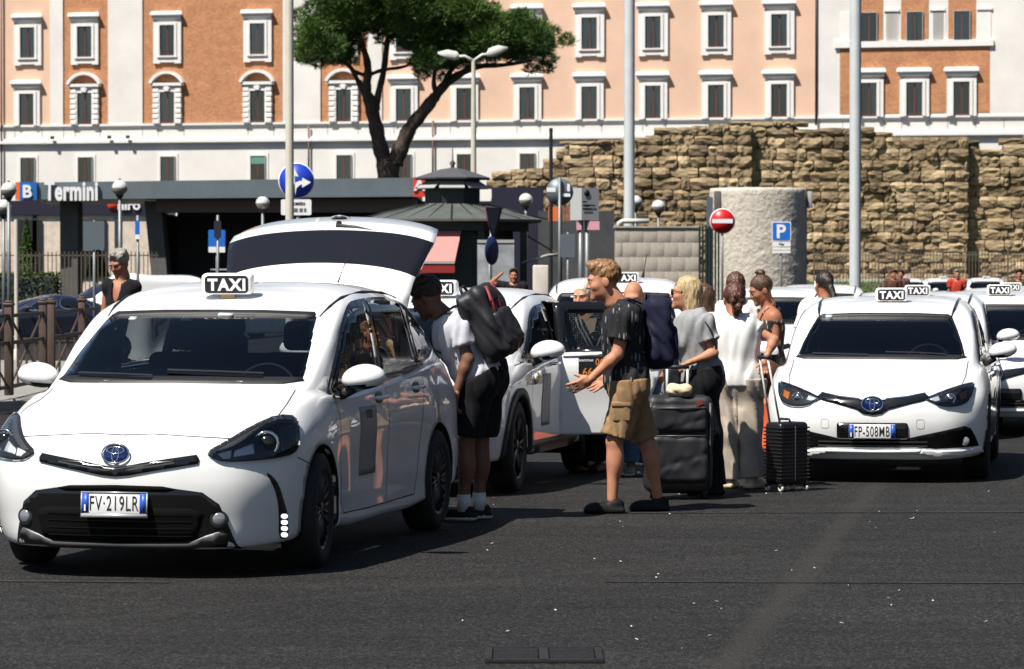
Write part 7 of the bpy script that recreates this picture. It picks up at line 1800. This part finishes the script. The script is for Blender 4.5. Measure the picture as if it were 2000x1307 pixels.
def pattern_mat(name, base, ink, kind):
    m = mat(name, base, .9); nt = m.node_tree; b = nt.nodes['Principled BSDF']; tc = nt.nodes.new('ShaderNodeTexCoord'); mp = nt.nodes.new('ShaderNodeMapping'); nt.links.new(tc.outputs['Object'], mp.inputs['Vector'])
    rp = nt.nodes.new('ShaderNodeValToRGB'); rp.color_ramp.interpolation = 'CONSTANT'
    if kind == 'dots':
        t = nt.nodes.new('ShaderNodeTexVoronoi'); t.inputs['Scale'].default_value = 62; t.inputs['Randomness'].default_value = .25; out = t.outputs['Distance']
        rp.color_ramp.elements[0].color = (*ink, 1); rp.color_ramp.elements[1].position = .26; rp.color_ramp.elements[1].color = (*base, 1)
    else:                                       # short slanting strokes
        mp.inputs['Rotation'].default_value = (0, R(35), 0); mp.inputs['Scale'].default_value = (48, 16, 8)
        t = nt.nodes.new('ShaderNodeTexVoronoi'); t.inputs['Scale'].default_value = 1; t.inputs['Randomness'].default_value = .9; out = t.outputs['Distance']
        rp.color_ramp.elements[0].color = (*ink, 1); rp.color_ramp.elements[1].position = .25; rp.color_ramp.elements[1].color = (*base, 1)
    nt.links.new(mp.outputs[0], t.inputs['Vector']); nt.links.new(out, rp.inputs['Fac']); nt.links.new(rp.outputs['Color'], b.inputs['Base Color']); return m
MT['tee_print'] = pattern_mat('black_printed_cotton', (.009, .009, .011), (.20, .20, .21), 'strokes'); MT['dots'] = pattern_mat('black_dotted_knit', (.010, .012, .012), (.42, .42, .38), 'dots'); MT['halter'] = pattern_mat('dark_print_fabric', (.03, .02, .02), (.45, .36, .25), 'strokes')

# young man in shorts
r1, j1, f1 = person('young man in a black printed tee and khaki cargo shorts holding out both hands', 1222, 22.75,
    dict(hip=(1226, 748), neck=(1214, 594), head=(1178, 550), shl=(1222, 622, -.17), shr=(1216, 616, .17), ell=(1206, 692, -.20), wrl=(1152, 742, -.22), elr=(1218, 690, .20), wrr=(1188, 738, .12),
         knl=(1200, 862, -.10), anl=(1196, 975, -.10), knr=(1264, 866, .12), anr=(1284, 968, .14)), -82, 'skin_fair',
    top=dict(mat=MT['tee_print'], sleeve=.62, hem=-.07, g=.030, amp=.018, freq=30), bottom=dict(mat=MT['khaki'], hem=.92, g=.020, name='cargo_shorts', flare=.018, amp=.013, freq=34, waist=.05),
    shoes=dict(mat=MT['shoe_black'], yaw={'l': -88, 'r': -80}), hair=('short', 'hair_ginger'), head=(-6, 10, 0), hands={'l': ((-1, 0, -.50), (0, -1, -.35), .18), 'r': ((-1, -.1, -.65), (0, .8, -.55), .16)}, h=.010)
def W22(u, v, dy=0, r=r1, d=22.75): p = at(u, v, d + dy); return np.array((p.x, p.y, p.z)) - np.array(r.location)
sh_ = next(c for c in r1.children if c.name.startswith('cargo_shorts'))
for (ua, ub, va, vb, dy) in ((1196, 1232, 788, 824, -.178), (1194, 1234, 784, 796, -.186)):
    a, b_ = W22(ua, vb, dy), W22(ub, va, dy); obj('cargo_pocket', rbox((a + b_) / 2, (b_[0] - a[0], .045, b_[2] - a[2]), .016, 3), MT['khaki'], sh_)
# his navy backpack
def backpack(label, person_frame, root, cols, size=(.30, .17, .46), f=.62, off=.20, lean=0.0, straps=True):
    C, TM = person_frame['C'], person_frame['TM']; c = C(f) + TM[:, 1] * off; o = empty('backpack', root.location); tag(o, label, 'backpack')
    M_ = TM @ rotx(lean)
    sdf_obj('bag', [RBox(c, np.array(size) / 2, .055, M_, k=.03)], .012, cols[0], o, disp=lambda P: folds(P, 9, .020, 26, (1, 1, .5)))
    sdf_obj('front_pocket', [RBox(c + M_[:, 1] * size[1] * .50 - M_[:, 2] * size[2] * .16, (size[0] * .40, .030, size[2] * .25), .025, M_, k=.02)], .012, cols[1], o, disp=lambda P: folds(P, 4, .008, 30))
    obj('grab_handle', tube([tuple(c + M_ @ np.array((x, -size[1] * .3, size[2] * .5 + z))) for x, z in ((-.05, -.01), (-.035, .045), (.035, .045), (.05, -.01))], .010, 6), cols[2], o)
    if straps:
        for s_ in (-1, 1):
            P = [C(.93) + TM @ np.array((s_ * .10, .12, .03)), C(.985) + TM @ np.array((s_ * .11, .02, .055)), C(.88) + TM @ np.array((s_ * .125, -.125, .0)), C(.66) + TM @ np.array((s_ * .14, -.13, 0)), C(.45) + TM @ np.array((s_ * .165, -.03, 0)), C(.36) + TM @ np.array((s_ * .15, .10, 0))]
            obj('shoulder_strap', tube([tuple(p) for p in chaikin(P, 2, False)], [(.030, .008)] * len(chaikin(P, 2, False)), 8), cols[2], o)
    for k_, (z, w) in enumerate(((.02, .9), (.12, .8))): obj('zip', tube([tuple(c + M_ @ np.array((x * size[0] * .5 * w, size[1] * .5 * math.sqrt(max(0, 1 - .5 * x * x)) + .012, z))) for x in np.linspace(-.9, .9, 9)], .005, 5), MT['gap'], o)
    return o
backpack('navy backpack worn by the young man in shorts', f1, r1, (MT['navy_cloth'], MT['navy_cloth'], MT['navy_cloth']), off=.235, f=.60)

# man bending into the boot
r2, j2, f2 = person('man in a pale tee and black shorts bending under the raised tailgate', 925, 22.05,
    dict(hip=(938, 738), neck=(874, 618, -.02), head=(834, 584, .0), shl=(896, 640, -.15), shr=(884, 628, .15), ell=(914, 702, -.20), wrl=(892, 764, -.20), elr=(850, 690, .2), wrr=(826, 730, .25),
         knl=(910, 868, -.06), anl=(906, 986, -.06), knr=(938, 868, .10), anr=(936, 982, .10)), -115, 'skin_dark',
    top=dict(mat=MT['tee_pale'], sleeve=.62, hem=-.02, g=.026, amp=.018, freq=28), bottom=dict(mat=MT['black_cloth'], hem=.86, g=.034, name='shorts', flare=.02, waist=.08),
    shoes=dict(mat=MT['shoe_black'], sole=MT['sole_white'], yaw={'l': -105, 'r': -70}, sock=MT['sole_white']), hair=('curly', 'hair_dark'), head=(0, 30, 0), hands={'l': ((-.1, 0, -1), (-1, -.2, 0), .4), 'r': ((-.6, .2, -.6), (0, 1, 0), .4)}, torso=(1.08, 1.1))
bp = backpack('black backpack with red panels on the bending man', f2, r2, (MT['nylon'], MT['nylon'], MT['nylon']), size=(.32, .20, .48), off=.25, f=.66)
C_, T_ = f2['C'], f2['TM']; bc = C_(.66) + T_[:, 1] * .25
for k_, (x, m_) in enumerate(((-.166, 'red_nylon'), (-.168, 'sole_white'), (-.166, 'red_nylon'))): obj('side_stripe', tube([tuple(bc + T_ @ np.array((x, -.05 + .055 * k_, z))) for z in (-.17, -.05, .08, .19)], [(.014, .010)] * 4 if k_ != 1 else .006, 6), MT[m_], bp)
for k_, x in enumerate((-.09, .02)): obj('top_stripe', tube([tuple(bc + T_ @ np.array((x + .03 * i, .102, z))) for i, z in enumerate((.22, .12, .02))], .014, 6), MT['red_nylon'], bp)

# older man on the left
r3, j3, f3 = person('older grey haired man with glasses in a black sleeveless vest at the left', 236, 34.0,
    dict(hip=(234, 655), neck=(238, 549), head=(233, 516), shl=(262, 562), shr=(212, 560), ell=(262, 610, -.03), wrl=(256, 662, -.12), elr=(204, 612), wrr=(214, 662, -.15), knl=(246, 735), anl=(248, 805), knr=(222, 735), anr=(220, 805)), -22, 'skin_tan',
    top=dict(mat=MT['black_cloth'], sleeve=0, hem=-.06, g=.022, name='vest', vneck=True), bottom=dict(mat=MT['black_cloth'], hem=1.95, g=.02), shoes=dict(mat=MT['shoe_black']), hair=('curly', 'hair_grey'), head=(-10, 22, 0), hands={'l': ((0, -.2, -1), (-1, 0, 0), .4), 'r': ((.1, -.2, -1), (1, 0, 0), .4)}, h=.013, z0=.12, torso=(.9, 1))
HPT = lambda f, j, p: j['head'] + f['HM'] @ (np.array(p) * f['hs'])
def glasses(root, f, j, m, r=.021, solid=False):
    g = []
    for s_ in (-1, 1):
        c = np.array((s_ * .032, -.108, .012))
        if solid: P, F = sphere((0, 0, 0), (r * 1.25, .004, r), 12, 8); obj('sunglass_lens', (np.array([HPT(f, j, c + q) for q in P]), F), m, root)
        else: g.append(tube([tuple(HPT(f, j, c + np.array((r * math.cos(a), 0, r * .85 * math.sin(a))))) for a in np.linspace(0, 6.283, 15)], .0028, 5, False))
        g.append(tube([tuple(HPT(f, j, c + np.array((s_ * r, 0, .006)))), tuple(HPT(f, j, (s_ * .078, -.03, .016))), tuple(HPT(f, j, (s_ * .08, .012, .012)))], .0028, 5))
    obj('glasses', join(g), m, root)
glasses(r3, f3, j3, MT['black_gloss'])

# white haired woman behind the open door
r4, j4, f4 = person('white haired woman in a black dotted jacket behind the open taxi door', 1146, 27.3,
    dict(hip=(1152, 735), neck=(1148, 616), head=(1140, 580), shl=(1178, 632, 0), shr=(1118, 634, 0), ell=(1194, 690, -.03), wrl=(1182, 738, -.12), elr=(1102, 692), wrr=(1112, 738, -.15), knl=(1168, 825), anl=(1170, 905), knr=(1136, 825), anr=(1134, 905)), -18, 'skin_fair',
    top=dict(mat=MT['dots'], sleeve=1.95, hem=-.1, g=.026, name='jacket'), bottom=dict(mat=MT['black_cloth'], hem=1.95, g=.02), shoes=dict(mat=MT['shoe_black']), hair=('bob', 'hair_white'), head=(-10, 8, 0), male=False, h=.015, torso=(1.1, 1.1))
for k_, (us, du) in enumerate((((1124, 1130, 1142, 1156), 0), ((1124, 1130, 1142, 1156), 8), ((1196, 1184, 1172, 1162), 0))):
    obj('lapel_stripe', tube([tuple(W22(u + du, v, -.16 - .02 * i, r4, 27.3)) for i, (u, v) in enumerate(zip(us, (620, 640, 662, 690)))], .009, 6), MT['vent'], r4)
a = [W22(u, v, dy, r4, 27.3) for u, v, dy in ((1138, 622, -.15), (1166, 622, -.15), (1158, 662, -.19))]
obj('blouse', (np.array(a + [v + np.array((0, .02, 0)) for v in a]), [(0, 2, 1), (3, 4, 5), (0, 1, 4, 3), (1, 2, 5, 4), (2, 0, 3, 5)]), MT['cream_cloth'], r4, smooth=False)
# bald man
r5, j5, f5 = person('balding grey man in jeans behind the navy backpack', 1240, 27.0,
    dict(hip=(1242, 738), neck=(1241, 617, .02), head=(1237, 583), shl=(1276, 634), shr=(1206, 634), ell=(1298, 695), wrl=(1290, 745, -.08), elr=(1186, 695), wrr=(1194, 745, -.08), knl=(1262, 830), anl=(1264, 908), knr=(1228, 830, -.06), anr=(1232, 908, -.08)), -6, 'skin_fair',
    top=dict(mat=MT['navy_cloth'], sleeve=.62, hem=-.06, g=.022), bottom=dict(mat=MT['denim'], hem=1.95, g=.02), shoes=dict(mat=MT['shoe_grey'], sole=MT['sole_white']), hair=('bald', 'hair_grey'), head=(-4, 14, 0), h=.015)
# blonde woman
r6, j6, f6 = person('blonde woman in a grey tee with sunglasses holding the large black suitcase', 1372, 24.6,
    dict(hip=(1372, 738), neck=(1352, 612), head=(1339, 574), shl=(1374, 634, -.14), shr=(1352, 628, .14), ell=(1394, 690, -.19), wrl=(1352, 706, -.22), elr=(1352, 690, .2), wrr=(1328, 728, .18), knl=(1384, 850, -.05), anl=(1392, 950, -.05), knr=(1374, 850, .10), anr=(1374, 946, .10)), -98, 'skin_fair',
    top=dict(mat=MT['tee_grey'], sleeve=.60, hem=-.02, g=.026, amp=.018, freq=30), bottom=dict(mat=MT['black_cloth'], hem=1.98, g=.026, flare=.02), shoes=dict(mat=MT['shoe_black'], yaw={'l': -80, 'r': -95}), hair=('bob', 'hair_blonde'), head=(0, -2, 0), hands={'l': ((-1, 0, -.35), (-.2, 0, 1), .75), 'r': ((-.6, 0, -.8), (0, 1, 0), .5)}, male=False, h=.010, torso=(1.0, 1.08))
glasses(r6, f6, j6, MT['black_gloss'], .026, True)
P = [W22(u, v, dy, r6, 24.6) for u, v, dy in ((1352, 614, -.10), (1376, 622, -.22), (1396, 660, -.22), (1400, 700, -.20))]
obj('bag_strap', tube([tuple(p) for p in chaikin(P, 2, False)], [(.012, .004)] * len(chaikin(P, 2, False)), 6), MT['nylon'], r6)
hb = empty('handbag', r6.location); tag(hb, 'black shoulder bag at the blonde woman\'s hip', 'bag'); sdf_obj('bag', [RBox(W22(1312, 745, .02, r6, 24.6), (.055, .13, .11), .04, k=.02)], .014, MT['nylon'], hb, disp=lambda P: folds(P, 2, .01, 26)); obj('strap', tube([tuple(W22(1318, 725, .0, r6, 24.6)), tuple(W22(1330, 680, -.06, r6, 24.6)), tuple(W22(1345, 640, .02, r6, 24.6)), tuple(W22(1352, 612, .06, r6, 24.6))], .008, 6), MT['nylon'], hb)
person('woman with long fair hair just behind the blonde woman', 1372, 26.6, dict(hip=(1384, 728), neck=(1376, 618), head=(1366, 586), shl=(1392, 632, -.12), shr=(1372, 630, .12), ell=(1398, 684, -.14), wrl=(1396, 730, -.14), elr=(1376, 684, .15), wrr=(1376, 730, .15), knl=(1388, 830), anl=(1390, 915), knr=(1380, 830, .1), anr=(1380, 915, .1)), -100, 'skin_fair',
    top=dict(mat=MT['tee_white'], sleeve=.5, hem=-.05, g=.022), bottom=dict(mat=MT['black_cloth'], hem=1.95, g=.02), shoes=dict(mat=MT['shoe_black']), hair=('bob', 'hair_brown'), male=False, h=.018)
# woman in white tee and beige trousers
r7, j7, f7 = person('woman seen from behind in a white tee and wide beige trousers', 1440, 25.3,
    dict(hip=(1442, 742), neck=(1440, 620), head=(1434, 586), shl=(1414, 640, .02), shr=(1466, 640, -.02), ell=(1402, 694, .13), wrl=(1416, 728, .26), elr=(1512, 664, -.06), wrr=(1494, 704, -.12), knl=(1421, 852), anl=(1424, 938, .02), knr=(1460, 852), anr=(1470, 936, -.02)), 172, 'skin_fair',
    top=dict(mat=MT['tee_white'], sleeve=.36, hem=-.10, g=.026, amp=.012, freq=26), bottom=dict(mat=MT['beige'], hem=1.97, g=.016, flare=.032, amp=.022, freq=22, waist=.02), shoes=dict(mat=MT['cream_cloth'], yaw={'l': 165, 'r': 150}), hair=('lowbun', 'hair_auburn'), head=(12, 4, 0), hands={'l': ((.2, .5, -.8), (0, 1, 0), .5), 'r': ((-.15, -.1, -1), (0, 1, 0), .75)}, male=False, h=.010, torso=(.90, 1.0))
# women behind
person('woman with dark hair in a white tee behind the woman in beige trousers', 1440, 31.6, dict(hip=(1442, 706), neck=(1440, 594), head=(1437, 561), shl=(1412, 608), shr=(1466, 608), ell=(1400, 655), wrl=(1404, 700, .1), elr=(1480, 655), wrr=(1476, 700, .1), knl=(1426, 770), anl=(1426, 852), knr=(1458, 770), anr=(1458, 852)), 175, 'skin_fair',
    top=dict(mat=MT['tee_white'], sleeve=.55, hem=-.06, g=.034), bottom=dict(mat=MT['denim'], hem=1.95, g=.02), shoes=dict(mat=MT['sole_white']), hair=('lowbun', 'hair_brown'), male=False, h=.014, k=1.08, torso=(1.1, 1))
r9, j9, f9 = person('tanned woman with a high bun in a dark halter top looking down', 1500, 31.4, dict(hip=(1502, 718), neck=(1502, 602), head=(1486, 568), shl=(1512, 620, -.13), shr=(1498, 616, .13), ell=(1514, 668, -.17), wrl=(1494, 708, -.22), elr=(1490, 668, .12), wrr=(1476, 700, .02), knl=(1508, 775), anl=(1510, 854), knr=(1494, 775), anr=(1496, 854)), -72, 'skin_tan',
    top=dict(mat=MT['halter'], sleeve=0, hem=-.05, g=.012, neck=.80, name='halter_top'), bottom=dict(mat=MT['brown_cloth'], hem=1.95, g=.02), shoes=dict(mat=MT['shoe_black']), hair=('bun', 'hair_brown'), k=1.08, head=(-5, 22, 0), hands={'l': ((-.4, 0, -1), (-.5, -1, 0), .6), 'r': ((-.5, 0, -1), (0, 1, 0), .6)}, male=False, h=.012)
obj('halter_strap', tube([tuple(W22(u, v, dy, r9, 31.4)) for u, v, dy in ((1482, 632, -.08), (1490, 612, -.10), (1502, 602, -.085), (1512, 604, -.03), (1514, 622, .05))], .008, 6), MT['halter'], r9)
person('woman with a long dark ponytail in a white tee behind the right taxi', 1604, 31.2, dict(hip=(1600, 702), neck=(1606, 590), head=(1609, 558), shl=(1580, 606), shr=(1632, 604), ell=(1560, 652), wrl=(1556, 696, .06), elr=(1650, 652), wrr=(1648, 690, .1), knl=(1584, 775), anl=(1584, 857), knr=(1614, 775), anr=(1614, 857)), 178, 'skin_tan',
    top=dict(mat=MT['tee_white'], sleeve=.85, hem=-.10, g=.042), bottom=dict(mat=MT['denim'], hem=1.95, g=.02), shoes=dict(mat=MT['sole_white']), hair=('ponytail', 'hair_dark'), head=(20, 6, 0), male=False, h=.014, torso=(1.1, 1))
# far off passers-by
def far_person(label, u, d, top, hair, yaw=0, v_head=None, skin='skin_tan', arm_up=False):
    s = FPX / d; hz = 1.53; V_ = lambda z: 533 + (CAMZ - z) * s
    J = dict(hip=(u, V_(.92)), neck=(u, V_(1.44)), head=(u, V_(1.58)), shl=(u + .18 * s, V_(1.39)), shr=(u - .18 * s, V_(1.39)), ell=(u + .22 * s, V_(1.12)), wrl=(u + .2 * s, V_(.88)), elr=(u - .22 * s, V_(1.12)), wrr=(u - .2 * s, V_(.88)), knl=(u + .09 * s, V_(.48)), anl=(u + .1 * s, V_(.085)), knr=(u - .09 * s, V_(.48)), anr=(u - .1 * s, V_(.085)))
    if arm_up: J['elr'] = (u - .42 * s, V_(1.46)); J['wrr'] = (u - .20 * s, V_(1.64))
    person(label, u, d, J, yaw, skin, top=dict(mat=MT[top], sleeve=.6, hem=-.05), bottom=dict(mat=MT['black_cloth'], hem=1.95), shoes=dict(mat=MT['shoe_black']), hair=('short', hair), h=.024)
far_person('passer-by in a red shirt between the far taxis', 1869, 92, 'red_cloth', 'hair_grey')
far_person('passer-by in brown left of the far taxis', 1744, 96, 'brown_cloth', 'hair_auburn', 30)
far_person('second passer-by in brown nearest the far taxis', 1760, 99, 'brown_cloth', 'hair_brown', -30)
far_person('passer-by with dark hair at the right edge', 1990, 88, 'brown_cloth', 'hair_dark')
far_person('passer-by raising an arm in front of the kiosk', 1003, 62, 'black_cloth', 'hair_brown', 0, arm_up=True)
# drivers
def wpx(P, d): 
    c, q = math.cos(PITCH), math.sin(PITCH); x, y, z = P[0], P[1], P[2] - CAMZ; dy = y * c - z * q; dz = y * q + z * c; return (1000 + FPX * x / dy, 653.5 - FPX * dz / dy, y - d)
def driver(label, M, sx, y0, z0, th, skin, top):
    d = (M @ Vector((sx, y0, 0))).y; L_ = lambda x, y, z: wpx(M @ Vector((sx + x, y0 + y, z0 + z)), d)
    person(label, wpx(M @ Vector((sx, y0, 0)), d)[0], d, dict(hip=L_(0, .06, .0), neck=L_(0, .20, .50), head=L_(0, .17, .635), shl=L_(.17, .18, .44), shr=L_(-.17, .18, .44), ell=L_(.22, -.02, .22), wrl=L_(.12, -.24, .34), elr=L_(-.22, -.02, .22), wrr=L_(-.10, -.24, .36), knl=L_(.10, -.36, .04), anl=L_(.10, -.50, -.30), knr=L_(-.10, -.36, .04), anr=L_(-.10, -.50, -.30)), -math.degrees(th) , skin,
           top=dict(mat=MT[top], sleeve=.6, hem=-.02), bottom=dict(mat=MT['black_cloth'], hem=1.95), shoes=None, hair=('short', 'hair_dark'), h=.018, hands={'l': ((-.3, -.3, .8), (0, 1, .2), .8), 'r': ((.3, -.3, .8), (0, 1, .2), .8)})
driver('driver at the wheel of the FP-508MB taxi', shell_f.M, .36, 1.95, .52, F_TH, 'skin_tan', 'black_cloth')
driver('driver sitting in the taxi with the open rear door', shell_b.M, .36, 1.98, .60, B_TH, 'skin_tan', 'navy_cloth')

# ------------------------------------------------------------------ suitcases
def big_case():
    d = 24.15; x = gx(1325, d); o = empty('suitcase', (x, d, 0), R(4)); tag(o, 'large black soft suitcase in front of the blonde woman', 'suitcase'); w, dp, z0, z1 = .47, .29, .055, .745
    sdf_obj('shell', [RBox((0, 0, (z0 + z1) / 2), (w / 2, dp / 2, (z1 - z0) / 2), .05, k=.02)], .012, MT['nylon'], o, disp=lambda P: folds(P, 3, .010, 12))
    for zc, hh, t in ((.235, .165, .05), (.53, .10, .035)): sdf_obj('front_pocket', [RBox((-.01, -dp / 2 - .01, zc + .06), (w / 2 - .03, t, hh), .035, k=.02)], .012, MT['nylon'], o, disp=lambda P: folds(P, 6, .008, 18))
    for z in (.465, .665): obj('zip', tube([(-.19, -dp / 2 - .045, z), (0, -dp / 2 - .055, z), (.18, -dp / 2 - .045, z)], .006, 6), MT['grey_plastic'], o)
    obj('side_piping', tube([(.215, -dp / 2 + .0, z) for z in (.09, .3, .5, .70)], .009, 6), MT['grey_plastic'], o); obj('side_piping', tube([(-.215, -dp / 2 + .0, z) for z in (.09, .3, .5, .70)], .009, 6), MT['grey_plastic'], o)
    obj('luggage_label', xf(box((0, 0, 0), (.055, .006, .03)), (.13, -dp / 2 - .045, .70), (0, R(-35), 0)), MT['red_nylon'], o, smooth=False)
    for sx in (-.075, .075): obj('pull_handle', tube([(sx, .06, z1 - .02), (sx, .06, .955)], .010, 8), MT['pale_metal'], o)
    obj('grip', tube([(-.085, .06, .955), (.085, .06, .955)], .015, 8), MT['black_matte'], o)
    obj('side_handle', tube([(w / 2, -.05, .60), (w / 2 + .03, -.05, .575), (w / 2 + .03, -.05, .48), (w / 2, -.05, .455)], .011, 6), MT['grey_plastic'], o)
    for sx in (-1, 1):
        for sy in (-1, 1): wh = obj('wheel', lathe([(.012, -.012), (.027, -.012), (.03, 0), (.027, .012), (.012, .012)], 16, 'x', True), MT['rubber'], o, (sx * .18, sy * .10, .03)); obj('wheel_fork', rbox((0, 0, .022), (.045, .04, .03), .01, 1), MT['black_matte'], wh)
big_case()
nk = tag(obj('neck_pillow', surface([Ell((0, 0, .045), (.080, .06, .045), k=.02), Ell((.05, 0, .05), (.045, .06, .045), k=.02), Ell((-.05, 0, .05), (.045, .06, .045), k=.02)], .008, disp=lambda P: folds(P, 8, .006, 50)), MT['cream_cloth'], None, (gx(1327, 24.05), 24.06, .742)), 'cream padded pouch resting on the large suitcase', 'pouch')
def small_case():
    d = 25.0; x = gx(1537, d); o = empty('suitcase', (x, d, 0), R(38)); tag(o, 'small black ribbed hard suitcase beside the woman in beige trousers', 'suitcase'); w, dp, z0, z1 = .29, .19, .05, .52
    obj('shell', rbox((0, 0, (z0 + z1) / 2), (w, dp, z1 - z0), .035, 3), MT['hard_shell'], o)
    for k_ in range(15): obj('rib', rbox((-.0, 0, .10 + k_ * .027), (w + .008, dp + .008, .011), .004, 1), MT['hard_shell'], o)
    obj('zip_line', rbox((0, 0, (z0 + z1) / 2), (w * .04, dp + .012, z1 - z0 - .06), .004, 1), MT['grey_plastic'], o)
    for sx in (-.055, .055): obj('pull_handle', tube([(-.12, sx, z1 - .01), (-.235, sx * .8, 1.01)], .008, 8), MT['pale_metal'], o)
    obj('grip', tube([(-.235, -.06, 1.01), (-.235, .06, 1.01)], .014, 8), MT['black_matte'], o)
    obj('top_handle', tube([(-.02, -.06, z1), (-.02, -.05, z1 + .022), (-.02, .05, z1 + .022), (-.02, .06, z1)], .009, 6), MT['black_matte'], o)
    for sx in (-1, 1):
        for sy in (-1, 1): wh = obj('wheel', lathe([(.010, -.012), (.022, -.012), (.025, 0), (.022, .012), (.010, .012)], 16, 'x', True), MT['globe'], o, (sx * .125, sy * .075, .026)); obj('wheel_fork', rbox((0, 0, .02), (.04, .035, .026), .008, 1), MT['black_matte'], wh)
small_case()
